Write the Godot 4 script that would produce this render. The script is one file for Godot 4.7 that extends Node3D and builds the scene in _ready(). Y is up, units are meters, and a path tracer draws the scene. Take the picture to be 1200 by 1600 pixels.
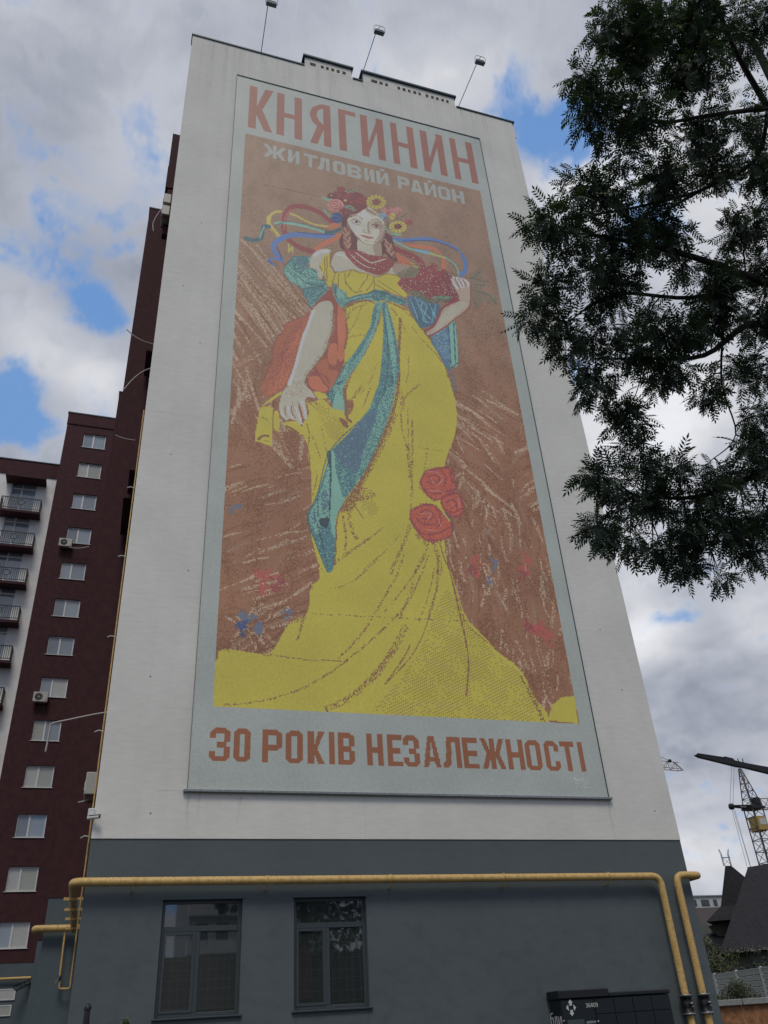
extends Node3D
# A gable wall with a tall mosaic panel, seen from the yard below on a cloudy day.

var used := {}
var rng := RandomNumberGenerator.new()


# ------------------------------------------------------------------ mesh building
class MB:
	var st := SurfaceTool.new()
	var n := 0

	func _init() -> void:
		st.begin(Mesh.PRIMITIVE_TRIANGLES)

	func tri(a: Vector3, b: Vector3, c: Vector3, g := -1) -> MB:
		st.set_smooth_group(g)
		st.add_vertex(a)
		st.set_smooth_group(g)
		st.add_vertex(c)
		st.set_smooth_group(g)
		st.add_vertex(b)
		n += 1
		return self

	func quad(a: Vector3, b: Vector3, c: Vector3, d: Vector3, g := -1) -> MB:
		tri(a, b, c, g)
		tri(a, c, d, g)
		return self

	func span(x0: float, y0: float, z0: float, x1: float, y1: float, z1: float) -> MB:
		return box(Vector3((x0 + x1) / 2, (y0 + y1) / 2, (z0 + z1) / 2), Vector3(absf(x1 - x0), absf(y1 - y0), absf(z1 - z0)))

	func box(c: Vector3, s: Vector3, b := Basis()) -> MB:
		var h := s / 2
		var p := []
		for k in 8:
			p.append(c + b * Vector3(h.x if k & 1 else -h.x, h.y if k & 2 else -h.y, h.z if k & 4 else -h.z))
		quad(p[4], p[5], p[7], p[6])
		quad(p[1], p[0], p[2], p[3])
		quad(p[5], p[1], p[3], p[7])
		quad(p[0], p[4], p[6], p[2])
		quad(p[6], p[7], p[3], p[2])
		quad(p[0], p[1], p[5], p[4])
		return self

	# a box with its edges cut off by e
	func soft(c: Vector3, s: Vector3, e: float) -> MB:
		var h := s / 2
		var f := []
		for k in 8:
			var g := Vector3(1 if k & 1 else -1, 1 if k & 2 else -1, 1 if k & 4 else -1)
			f.append([c + g * (h - Vector3(0, e, e)), c + g * (h - Vector3(e, 0, e)), c + g * (h - Vector3(e, e, 0))])
		for face in [[4, 5, 7, 6, 2], [1, 0, 2, 3, 2], [5, 1, 3, 7, 0], [0, 4, 6, 2, 0], [6, 7, 3, 2, 1], [0, 1, 5, 4, 1]]:
			quad(f[face[0]][face[4]], f[face[1]][face[4]], f[face[2]][face[4]], f[face[3]][face[4]])
		for e2 in [[4, 5, 2, 1], [6, 7, 2, 1], [0, 1, 2, 1], [2, 3, 2, 1], [4, 6, 2, 0], [5, 7, 2, 0], [0, 2, 2, 0], [1, 3, 2, 0], [0, 4, 0, 1], [1, 5, 0, 1], [2, 6, 0, 1], [3, 7, 0, 1]]:
			var a: Vector3 = f[e2[0]][e2[2]]
			var b: Vector3 = f[e2[1]][e2[2]]
			var d: Vector3 = f[e2[0]][e2[3]]
			var q: Vector3 = f[e2[1]][e2[3]]
			if (b - a).cross(d - a).dot((a + b + d + q) / 4 - c) > 0:
				quad(a, b, q, d)
			else:
				quad(b, a, d, q)
		for k in 8:
			var a: Vector3 = f[k][0]
			var b: Vector3 = f[k][1]
			var d: Vector3 = f[k][2]
			if (b - a).cross(d - a).dot(a - c) > 0:
				tri(a, b, d)
			else:
				tri(b, a, d)
		return self

	# a round bar through the points; r is one radius or one for each point
	func tube(path: Array, r, sides := 8, caps := true) -> MB:
		var rings := []
		var up := Vector3.UP
		for k in path.size():
			var d: Vector3 = (path[mini(k + 1, path.size() - 1)] - path[maxi(k - 1, 0)]).normalized()
			if k == 0:
				up = Vector3.UP if absf(d.y) < 0.9 else Vector3.RIGHT
			var x := d.cross(up).normalized()
			up = x.cross(d).normalized()
			var q: float = r[k] if r is Array else r
			var ring := []
			for s in sides:
				var a := TAU * s / sides
				ring.append(path[k] + (x * cos(a) + up * sin(a)) * q)
			rings.append(ring)
		for k in path.size() - 1:
			for s in sides:
				var t: int = (s + 1) % sides
				quad(rings[k][t], rings[k][s], rings[k + 1][s], rings[k + 1][t], 1)
		if caps:
			for s in sides:
				var t: int = (s + 1) % sides
				tri(path[0], rings[0][s], rings[0][t])
				tri(path[-1], rings[-1][t], rings[-1][s])
		return self

	func rod(a: Vector3, b: Vector3, r: float, sides := 6) -> MB:
		return tube([a, b], r, sides)

	# an outline in the plane of u and v, given depth d along u x v
	func plate(poly: PackedVector2Array, o: Vector3, u: Vector3, v: Vector3, d: float) -> MB:
		var w := u.cross(v).normalized() * d
		if Geometry2D.is_polygon_clockwise(poly):
			poly.reverse()
		var t := Geometry2D.triangulate_polygon(poly)
		for k in range(0, t.size(), 3):
			var a := poly[t[k]]
			var b := poly[t[k + 1]]
			var c := poly[t[k + 2]]
			if (b - a).cross(c - a) < 0:
				var s := b
				b = c
				c = s
			var A := o + u * a.x + v * a.y
			var B := o + u * b.x + v * b.y
			var C := o + u * c.x + v * c.y
			tri(A + w, B + w, C + w)
			tri(A, C, B)
		for k in poly.size():
			var a := poly[k]
			var b := poly[(k + 1) % poly.size()]
			var A := o + u * a.x + v * a.y
			var B := o + u * b.x + v * b.y
			quad(A, B, B + w, A + w)
		return self

	# a solid turned round the axis from o along up: profile of [radius, height]
	func lathe(o: Vector3, profile: Array, sides := 12, up := Vector3.UP) -> MB:
		var x := up.cross(Vector3.RIGHT if absf(up.x) < 0.9 else Vector3.BACK).normalized()
		var z := x.cross(up)
		for k in profile.size() - 1:
			for s in sides:
				var a := TAU * s / sides
				var b := TAU * (s + 1) / sides
				var p := []
				for e in [[k, a], [k, b], [k + 1, b], [k + 1, a]]:
					p.append(o + up * profile[e[0]][1] + (x * cos(e[1]) + z * sin(e[1])) * profile[e[0]][0])
				quad(p[1], p[0], p[3], p[2], 1)
		return self

	func mesh() -> ArrayMesh:
		st.generate_normals()
		st.index()
		return st.commit()


func numbered(called: String) -> String:
	used[called] = used.get(called, 0) + 1
	return called if used[called] == 1 else "%s_%03d" % [called, used[called] - 1]


func thing(called: String, label: String, category: String, at := Vector3.ZERO, group := "") -> Node3D:
	var o := Node3D.new()
	o.name = numbered(called)
	add_child(o)
	o.position = at
	return tag(o, label, category, group)


func tag(o: Node3D, label: String, category: String, group := "") -> Node3D:
	o.set_meta("label", label)
	o.set_meta("category", category)
	if group:
		o.set_meta("group", group)
	return o


# commits what b holds as one named mesh; under a thing its points are given in the world
func part(called: String, b, m: Material, parent: Node3D = null) -> MeshInstance3D:
	var o := MeshInstance3D.new()
	o.name = called if parent else numbered(called)
	o.mesh = b.mesh() if b is MB else b
	o.material_override = m
	if parent:
		parent.add_child(o, true)
		var at := Vector3.ZERO
		var p: Node = parent
		while p is Node3D and p != self:
			at += p.position
			p = p.get_parent()
		o.position = -at
	else:
		add_child(o)
	return o


func struct(called: String, b, m: Material) -> MeshInstance3D:
	var o := part(called, b, m)
	o.set_meta("kind", "structure")
	return o


# a copy of a thing with its parts, under the next number
func copy(o: Node3D, called: String, by: Vector3, label: String) -> Node3D:
	var c: Node3D = o.duplicate()
	c.name = numbered(called)
	add_child(c)
	c.position = o.position + by
	c.set_meta("label", label)
	return c


# ------------------------------------------------------------------ materials
func noise_tex(freq: float, low: float, sd: int, oct := 5, size := 512) -> NoiseTexture2D:
	var f := FastNoiseLite.new()
	f.seed = sd
	f.noise_type = FastNoiseLite.TYPE_SIMPLEX_SMOOTH
	f.frequency = freq
	f.fractal_octaves = oct
	f.fractal_gain = 0.6
	var t := NoiseTexture2D.new()
	t.width = size
	t.height = size
	t.seamless = true
	t.noise = f
	var g := Gradient.new()
	g.set_color(0, Color(low, low, low))
	g.set_color(1, Color(1, 1, 1))
	t.color_ramp = g
	return t


func bump_tex(freq: float, sd: int, oct := 4) -> NoiseTexture2D:
	var t := noise_tex(freq, 0.0, sd, oct)
	t.color_ramp = null
	return t


func mat(called: String, c: Color, rough := 0.8, tex: Texture2D = null, scale := 0.2, bump: Texture2D = null, height := 0.0) -> StandardMaterial3D:
	var m := StandardMaterial3D.new()
	m.resource_name = called
	m.albedo_color = c.linear_to_srgb()
	m.roughness = rough
	m.cull_mode = BaseMaterial3D.CULL_DISABLED
	if tex or bump:
		m.uv1_triplanar = true
		m.uv1_world_triplanar = true
		m.uv1_scale = Vector3.ONE * scale
	if tex:
		m.albedo_texture = tex
	if bump:
		m.heightmap_enabled = true
		m.heightmap_texture = bump
		m.heightmap_scale = height
	return m


func metal(called: String, c: Color, rough := 0.45, metallic := 0.6, tex: Texture2D = null, scale := 0.6) -> StandardMaterial3D:
	var m := mat(called, c, rough, tex, scale)
	m.metallic = metallic
	return m


func glass(called: String, alpha := 0.06) -> StandardMaterial3D:
	var m := StandardMaterial3D.new()
	m.resource_name = called
	m.albedo_color = Color(0.8, 0.9, 0.9, alpha)
	m.transparency = BaseMaterial3D.TRANSPARENCY_ALPHA
	m.roughness = 0.02
	m.metallic_specular = 0.7
	m.cull_mode = BaseMaterial3D.CULL_DISABLED
	return m


# smooth curve through 3D points
func curve(points: Array, steps := 6) -> Array:
	var r := []
	for k in points.size() - 1:
		var a: Vector3 = points[maxi(k - 1, 0)]
		var b: Vector3 = points[k]
		var c: Vector3 = points[k + 1]
		var d: Vector3 = points[mini(k + 2, points.size() - 1)]
		for s in steps:
			r.append(b.cubic_interpolate(c, a, d, float(s) / steps))
	r.append(points[-1])
	return r


# a pipe path with its corners rounded to radius q
func bends(points: Array, q: float, steps := 6) -> Array:
	var r := [points[0]]
	for k in range(1, points.size() - 1):
		var p: Vector3 = points[k]
		var a: Vector3 = (points[k - 1] - p).normalized()
		var b: Vector3 = (points[k + 1] - p).normalized()
		for s in steps + 1:
			var t := float(s) / steps
			var u := p + a * q
			var v := p + b * q
			r.append(u.lerp(p, t).lerp(p.lerp(v, t), t))
	r.append(points[-1])
	return r


# ------------------------------------------------------------------ sky: air and broken cloud
func sky_panorama() -> ImageTexture:
	# [azimuth, elevation, half width, half height in degrees, strength]
	var holes := [
		[-4.9, 43.9, 1.67, 1.20, 1.00],
		[-7.3, 44.7, 1.75, 1.10, 0.60],
		[-10.5, 36.3, 2.64, 2.40, 1.00],
		[-10.4, 39.0, 1.89, 1.00, 0.55],
		[-10.9, 47.3, 4.21, 1.88, 0.42],
		[-6.5, 46.8, 2.35, 1.74, 0.30],
		[40.0, 54.3, 3.26, 1.87, 1.00],
		[43.7, 55.2, 2.26, 1.40, 0.50],
		[46.9, 47.8, 2.26, 2.25, 0.50],
		[37.2, 58.1, 2.30, 1.38, 0.25],
		[-12.4, 43.1, 1.47, 1.54, 0.25],
	]
	var bright := [
		[-9.6, 40.5, 2.29, 1.59, 0.12],
		[-4.9, 40.3, 2.40, 1.64, 0.16],
		[-11.2, 42.6, 2.26, 1.56, 0.10],
		[32.4, 59.4, 4.20, 2.04, 0.14],
		[42.1, 50.8, 2.33, 2.05, 0.20],
		[47.7, 50.5, 3.32, 2.89, 0.12],
		[37.7, 21.2, 2.76, 2.09, 0.34],
		[39.1, 34.9, 4.79, 3.82, 0.20],
		[44.3, 35.3, 4.54, 3.71, 0.24],
		[35.4, 8.4, 2.60, 1.86, 0.22],
		[39.5, 7.9, 2.81, 2.19, 0.14],
		[-5.3, 53.4, 4.72, 3.23, 0.08],
		[37.4, 11.5, 3.34, 1.92, 0.06],
		[23.3, 61.1, 3.86, 2.01, 0.05],
		[37.2, 26.4, 2.83, 3.43, 0.22],
		[45.0, 21.4, 2.17, 2.42, 0.12],
		[53.3, 44.8, 4.15, 5.43, 0.12],
	]
	var dim := [
		[3.0, 62.4, 8.46, 2.24, 0.05],
		[42.6, 59.5, 5.38, 2.28, 0.05],
		[40.1, 17.4, 4.09, 2.83, 0.14],
		[37.7, 13.0, 4.08, 1.56, 0.10],
		[41.7, 21.7, 2.27, 1.65, 0.06],
		[-14.2, 53.6, 4.43, 2.72, 0.05],
		[38.8, 9.5, 2.87, 1.11, 0.06],
		[13.7, 63.3, 5.33, 1.93, 0.03],
	]
	# the mean cloud is thin in some places and thick in others; the rest of the sky has gaps of its own
	var W := 2048
	var H := 1024
	var lw := 512
	var lh := 128
	var f1 := FastNoiseLite.new()
	f1.seed = 7
	f1.noise_type = FastNoiseLite.TYPE_SIMPLEX_SMOOTH
	f1.frequency = 2.2
	f1.fractal_octaves = 4
	var f3 := FastNoiseLite.new()
	f3.seed = 31
	f3.noise_type = FastNoiseLite.TYPE_SIMPLEX_SMOOTH
	f3.frequency = 1.1
	f3.fractal_octaves = 2
	var low := Image.create(lw, lh, false, Image.FORMAT_RGBF)
	for j in lh:
		var el := 90.0 - (j + 0.5) / lh * 90.0
		for i in lw:
			var az := (i + 0.5) / lw * 360.0
			if az > 180.0:
				az -= 360.0
			var ce := cos(deg_to_rad(el))
			var d := Vector3(sin(deg_to_rad(az)) * ce, sin(deg_to_rad(el)), -cos(deg_to_rad(az)) * ce)
			var hole := 0.0
			for b in holes:
				var da: float = wrapf(az - b[0], -180, 180) * ce / b[2]
				var de: float = (el - b[1]) / b[3]
				hole += b[4] * exp(-(da * da + de * de))
			var lum := 0.0
			for b in bright:
				var da: float = wrapf(az - b[0], -180, 180) * ce / b[2]
				var de: float = (el - b[1]) / b[3]
				lum += b[4] * exp(-(da * da + de * de))
			for b in dim:
				var da: float = wrapf(az - b[0], -180, 180) * ce / b[2]
				var de: float = (el - b[1]) / b[3]
				lum -= b[4] * exp(-(da * da + de * de))
			# gaps in the cloud all round, away from the part the holes above describe
			var away := clampf((absf(wrapf(az - 18.0, -180, 180)) * ce - 26.0) / 14.0, 0.0, 1.0)
			if el > 70.0:
				away = 1.0
			var gap := f3.get_noise_3dv(d * 1.6)
			hole += away * smoothstep(0.22, 0.5, gap) * 0.9
			low.set_pixel(i, j, Color(hole, lum, f1.get_noise_3dv(d)))
	low.resize(W, H / 2, Image.INTERPOLATE_BILINEAR)
	var f2 := FastNoiseLite.new()
	f2.seed = 12
	f2.noise_type = FastNoiseLite.TYPE_SIMPLEX_SMOOTH
	f2.frequency = 7.0
	f2.fractal_octaves = 6
	f2.fractal_gain = 0.55
	f2.domain_warp_enabled = true
	f2.domain_warp_amplitude = 0.06
	f2.domain_warp_frequency = 6.0
	var im := Image.create(W, H, false, Image.FORMAT_RGBF)
	im.fill(Color(0.16, 0.16, 0.16))
	for j in H / 2:
		var el := PI / 2 - (j + 0.5) / H * PI
		var ce := cos(el)
		var se := sin(el)
		# cloud sheets lie flat: seen low down they bunch together
		var flat := 1.0 / maxf(se + 0.25, 0.3)
		for i in W:
			var az := (i + 0.5) / W * TAU
			var p := low.get_pixel(i, j)
			var x := sin(az) * ce
			var z := -cos(az) * ce
			var n := f2.get_noise_3d(x * flat, se * 0.8 * flat, z * flat)
			var cover := smoothstep(0.95, 0.2, p.r * 0.9 + n * 1.15 - p.b * 0.1)
			var l := 0.455 + p.g * 0.95 + p.b * 0.13 + n * 0.15
			l = clampf(l, 0.2, 0.8)
			# thick cloud is bluer, thin cloud is white
			var t := clampf((l - 0.3) / 0.35, 0.0, 1.0)
			var cl := Color(l * lerpf(0.86, 0.985, t), l * lerpf(0.94, 1.0, t), l * lerpf(1.16, 1.05, t))
			var blue := Color(0.085, 0.235, 0.56).lerp(Color(0.19, 0.37, 0.66), 1.0 - se)
			im.set_pixel(i, j, blue.lerp(cl, maxf(cover, 0.1)))
	return ImageTexture.create_from_image(im)


# ------------------------------------------------------------------ the mosaic: its print, laid out in tiles of 29 mm
const NX := 384
const NY := 1018
var tile_colours := {
	"fr": [202, 211, 205], "sf": [242, 239, 220], "tx": [180, 118, 85], "tt": [189, 131, 117],
	"b1": [195, 163, 140], "b2": [174, 145, 123], "b3": [194, 143, 112], "b4": [165, 117, 88],
	"wl": [232, 205, 175], "ye": [239, 225, 103], "yl": [239, 223, 128], "ol": [180, 152, 103],
	"ob": [171, 131, 97], "br": [180, 131, 103], "td": [97, 137, 146], "tl": [168, 223, 202],
	"tg": [115, 165, 171], "bg": [125, 152, 174], "bl": [128, 162, 226], "bd": [97, 115, 165],
	"cy": [158, 214, 235], "yg": [217, 220, 146], "rd": [186, 106, 106], "rdl": [223, 140, 137],
	"or": [242, 152, 118], "oc": [220, 140, 109], "rb": [192, 118, 106], "sk": [229, 225, 203],
	"sh": [243, 243, 243], "ss": [205, 183, 162], "sr": [223, 202, 183], "hd": [137, 97, 97],
	"hb": [174, 128, 115], "hl": [226, 180, 154], "lp": [214, 143, 137], "wr": [158, 97, 100],
	"bk": [103, 103, 97], "gl": [158, 198, 168], "gd": [118, 140, 121], "pk": [242, 177, 168],
	"pw": [243, 239, 229], "lf": [162, 154, 131], "tk": [88, 109, 115], "ro": [242, 131, 106],
	"jt": [155, 128, 112], "rp": [223, 121, 111], "bf": [137, 149, 174],
}
var tiles := PackedByteArray()
var tile_keys := []
var clipped := false


func m_put(c: int, x: int, y: int, mode: int, dens: float) -> void:
	if x < 0 or y < 0 or x >= NX or y >= NY or clipped and (x < 16 or x > 367 or y < 135 or y > 948):
		return
	if mode == 1 and rng.randf() > dens:
		return
	if mode == 2 and (x % 2 != 0 or (x / 2 + y) % 3 != 0 or rng.randf() > dens * 1.6 + 0.5 * sin(x * 0.16) * sin(y * 0.13 + 1.0)):
		return
	tiles[y * NX + x] = c


func m_smooth(p: Array, closed: bool) -> PackedVector2Array:
	var v := PackedVector2Array()
	var n := p.size() / 2
	var q := []
	for k in n:
		q.append(Vector2(p[2 * k], p[2 * k + 1]))
	if n < 3:
		return PackedVector2Array(q)
	for k in (n if closed else n - 1):
		var a: Vector2 = q[(k - 1 + n) % n] if closed or k > 0 else q[0]
		var b: Vector2 = q[k]
		var c: Vector2 = q[(k + 1) % n]
		var d: Vector2 = q[(k + 2) % n] if closed or k < n - 2 else q[n - 1]
		for s in 5:
			v.append(b.cubic_interpolate(c, a, d, s / 5.0))
	if not closed:
		v.append(q[n - 1])
	return v


# fills an outline; mode 1 strews tiles, mode 2 sets every other one
func mf(c: String, p: Array, mode := 0, dens := 1.0, smooth := true) -> void:
	var ci := tile_keys.find(c)
	var v: PackedVector2Array
	if smooth:
		v = m_smooth(p, true)
	else:
		for k in p.size() / 2:
			v.append(Vector2(p[2 * k], p[2 * k + 1]))
	var lo := 1e9
	var hi := -1e9
	for a in v:
		lo = minf(lo, a.y)
		hi = maxf(hi, a.y)
	for y in range(maxi(0, int(lo) - 1), mini(NY - 1, int(hi) + 1) + 1):
		var xs := []
		var yc := y + 0.5
		for k in v.size():
			var a := v[k]
			var b := v[(k + 1) % v.size()]
			if (a.y <= yc) != (b.y <= yc):
				xs.append(a.x + (yc - a.y) / (b.y - a.y) * (b.x - a.x))
		xs.sort()
		for k in range(0, xs.size() - 1, 2):
			for x in range(int(ceil(xs[k] - 0.5)), int(floor(xs[k + 1] - 0.5)) + 1):
				m_put(ci, x, y, mode, dens)


func ms(c: String, rx: float, ry: float, p: Array, mode := 0, dens := 1.0) -> void:
	var ci := tile_keys.find(c)
	var v := m_smooth(p, false)
	var done := {}
	for k in v.size() - 1:
		var steps := maxi(1, int(v[k].distance_to(v[k + 1]) / maxf(0.4, minf(rx, ry) * 0.6)))
		for s in steps + 1:
			var q := v[k].lerp(v[k + 1], float(s) / steps)
			for y in range(int(floor(q.y - ry)), int(ceil(q.y + ry)) + 1):
				for x in range(int(floor(q.x - rx)), int(ceil(q.x + rx)) + 1):
					var dx := (x + 0.5 - q.x) / rx
					var dy := (y + 0.5 - q.y) / ry
					if dx * dx + dy * dy <= 1.0 and not done.has(y * NX + x):
						done[y * NX + x] = true
						m_put(ci, x, y, mode, dens)


func m_dots(c: String, x0: float, y0: float, x1: float, y1: float, n: int) -> void:
	var ci := tile_keys.find(c)
	var red := tile_keys.find("rd")
	var wine := tile_keys.find("wr")
	for k in n * 3:
		var x := int(rng.randf_range(x0, x1))
		var y := int(rng.randf_range(y0, y1))
		if tiles[y * NX + x] == red or tiles[y * NX + x] == wine:
			m_put(ci, x, y, 1, 0.7)
			if rng.randf() < 0.5:
				m_put(ci, x, y + 1, 0, 1)


func mr(c: String, x0: float, y0: float, x1: float, y1: float) -> void:
	mf(c, [x0, y0, x1, y0, x1, y1, x0, y1], 0, 1.0, false)


# one letter between x0, y0 and x1, y1; upright strokes are t wide, level ones h high
func letter(ch: String, c: String, x0: float, y0: float, x1: float, y1: float, t: float, h: float) -> void:
	var H := y1 - y0
	var w := x1 - x0
	var cx := t * 0.75
	var cy := h * 0.75
	match ch:
		"О", "0", "С":
			mf(c, [x0 + cx, y0, x1 - cx, y0, x1, y0 + cy, x1, y0 + h, x0, y0 + h, x0, y0 + cy], 0, 1, false)
			mf(c, [x0, y1 - h, x1, y1 - h, x1, y1 - cy, x1 - cx, y1, x0 + cx, y1, x0, y1 - cy], 0, 1, false)
			mr(c, x0, y0 + h, x0 + t, y1 - h)
			if ch == "С":
				mr(c, x1 - t, y0 + h, x1, y0 + H * 0.34)
				mr(c, x1 - t, y1 - H * 0.34, x1, y1 - h)
			else:
				mr(c, x1 - t, y0 + h, x1, y1 - h)
		"Р":
			mr(c, x0, y0, x0 + t, y1)
			mf(c, [x0 + t, y0, x1 - cx, y0, x1, y0 + cy, x1, y0 + h, x0 + t, y0 + h], 0, 1, false)
			mr(c, x1 - t, y0 + h, x1, y0 + H * 0.62 - h)
			mf(c, [x0 + t, y0 + H * 0.62 - h, x1, y0 + H * 0.62 - h, x1, y0 + H * 0.62 - cy, x1 - cx, y0 + H * 0.62, x0 + t, y0 + H * 0.62], 0, 1, false)
		"В":
			mr(c, x0, y0, x0 + t, y1)
			mf(c, [x0 + t, y0, x1 - cx, y0, x1, y0 + cy, x1, y0 + h, x0 + t, y0 + h], 0, 1, false)
			mf(c, [x0 + t, y1 - h, x1, y1 - h, x1, y1 - cy, x1 - cx, y1, x0 + t, y1], 0, 1, false)
			mr(c, x0 + t, y0 + H / 2 - h / 2, x1 - cx * 0.7, y0 + H / 2 + h / 2)
			mr(c, x1 - t, y0 + h, x1, y0 + H / 2 - h * 0.4)
			mr(c, x1 - t, y0 + H / 2 + h * 0.4, x1, y1 - h)
		"З", "3":
			mf(c, [x0 + cx, y0, x1 - cx, y0, x1, y0 + cy, x1, y0 + h, x0, y0 + h, x0, y0 + cy], 0, 1, false)
			mf(c, [x0, y1 - h, x1, y1 - h, x1, y1 - cy, x1 - cx, y1, x0 + cx, y1, x0, y1 - cy], 0, 1, false)
			mr(c, x0 + w * 0.35, y0 + H / 2 - h / 2, x1 - cx * 0.7, y0 + H / 2 + h / 2)
			mr(c, x1 - t, y0 + h, x1, y0 + H / 2 - h * 0.4)
			mr(c, x1 - t, y0 + H / 2 + h * 0.4, x1, y1 - h)
			mr(c, x0, y0 + h, x0 + t, y0 + H * 0.3)
			mr(c, x0, y1 - H * 0.3, x0 + t, y1 - h)
		"Е":
			mr(c, x0, y0, x0 + t, y1)
			mr(c, x0 + t, y0, x1, y0 + h)
			mr(c, x0 + t, y0 + H / 2 - h / 2, x1 - w * 0.1, y0 + H / 2 + h / 2)
			mr(c, x0 + t, y1 - h, x1, y1)
		"Г":
			mr(c, x0, y0, x0 + t, y1)
			mr(c, x0 + t, y0, x1, y0 + h)
		"Т":
			mr(c, x0, y0, x1, y0 + h)
			mr(c, x0 + w / 2 - t / 2, y0 + h, x0 + w / 2 + t / 2, y1)
		"І":
			mr(c, x0, y0, x1, y1)
		"Н":
			mr(c, x0, y0, x0 + t, y1)
			mr(c, x1 - t, y0, x1, y1)
			mr(c, x0 + t, y0 + H * 0.5 - h / 2, x1 - t, y0 + H * 0.5 + h / 2)
		"К":
			mr(c, x0, y0, x0 + t, y1)
			mf(c, [x0 + t, y0 + H * 0.5, x1 - t * 1.1, y0, x1, y0, x0 + w * 0.56, y0 + H * 0.52, x1, y1, x1 - t * 1.1, y1, x0 + t, y0 + H * 0.64], 0, 1, false)
		"И", "Й":
			mr(c, x0, y0, x0 + t, y1)
			mr(c, x1 - t, y0, x1, y1)
			mf(c, [x0 + t, y1 - H * 0.34, x1 - t, y0 + H * 0.1, x1 - t, y0 + H * 0.34, x0 + t, y1 - H * 0.1], 0, 1, false)
			if ch == "Й":
				mf(c, [x0 + w * 0.28, y0 - h * 1.1, x0 + w * 0.72, y0 - h * 1.1, x0 + w * 0.62, y0 - h * 0.4, x0 + w * 0.38, y0 - h * 0.4], 0, 1, false)
		"А":
			mf(c, [x0, y1, x0 + w / 2 - t * 0.6, y0, x0 + w / 2 + t * 0.6, y0, x1, y1, x1 - t, y1, x0 + w / 2, y0 + h, x0 + t, y1], 0, 1, false)
			mr(c, x0 + w * 0.25, y1 - H * 0.34, x1 - w * 0.25, y1 - H * 0.34 + h)
		"Л":
			mr(c, x1 - t, y0, x1, y1)
			mr(c, x0 + w * 0.26, y0, x1 - t, y0 + h)
			mf(c, [x0, y1, x0, y1 - h, x0 + w * 0.14, y1 - h * 1.4, x0 + w * 0.26, y0, x0 + w * 0.26 + t, y0, x0 + w * 0.14 + t, y1 - h * 0.8, x0 + t * 0.8, y1], 0, 1, false)
		"Ж":
			var m := x0 + w / 2
			mr(c, m - t / 2, y0, m + t / 2, y1)
			for s in [-1, 1]:
				mf(c, [m + s * t * 0.4, y0 + H * 0.47, m + s * (w / 2 - t), y0, m + s * w / 2, y0, m + s * (w * 0.17 + t * 0.5), y0 + H * 0.5, m + s * w / 2, y1, m + s * (w / 2 - t), y1, m + s * t * 0.4, y0 + H * 0.57], 0, 1, false)
		"Я":
			mr(c, x1 - t, y0, x1, y1)
			mf(c, [x1 - t, y0, x0 + w * 0.5, y0 + H * 0.02, x0 + w * 0.16, y0 + H * 0.12, x0, y0 + H * 0.3, x0 + w * 0.1, y0 + H * 0.47, x0 + w * 0.38, y0 + H * 0.585, x1 - t, y0 + H * 0.62, x1 - t, y0 + H * 0.5, x0 + w * 0.46, y0 + H * 0.44, x0 + w * 0.33, y0 + H * 0.3, x0 + w * 0.42, y0 + H * 0.17, x1 - t, y0 + H * 0.1], 0, 1, false)
			mf(c, [x0 + w * 0.36, y0 + H * 0.56, x0 + w * 0.68, y0 + H * 0.6, x0 + w * 0.34, y1, x0, y1], 0, 1, false)


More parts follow.
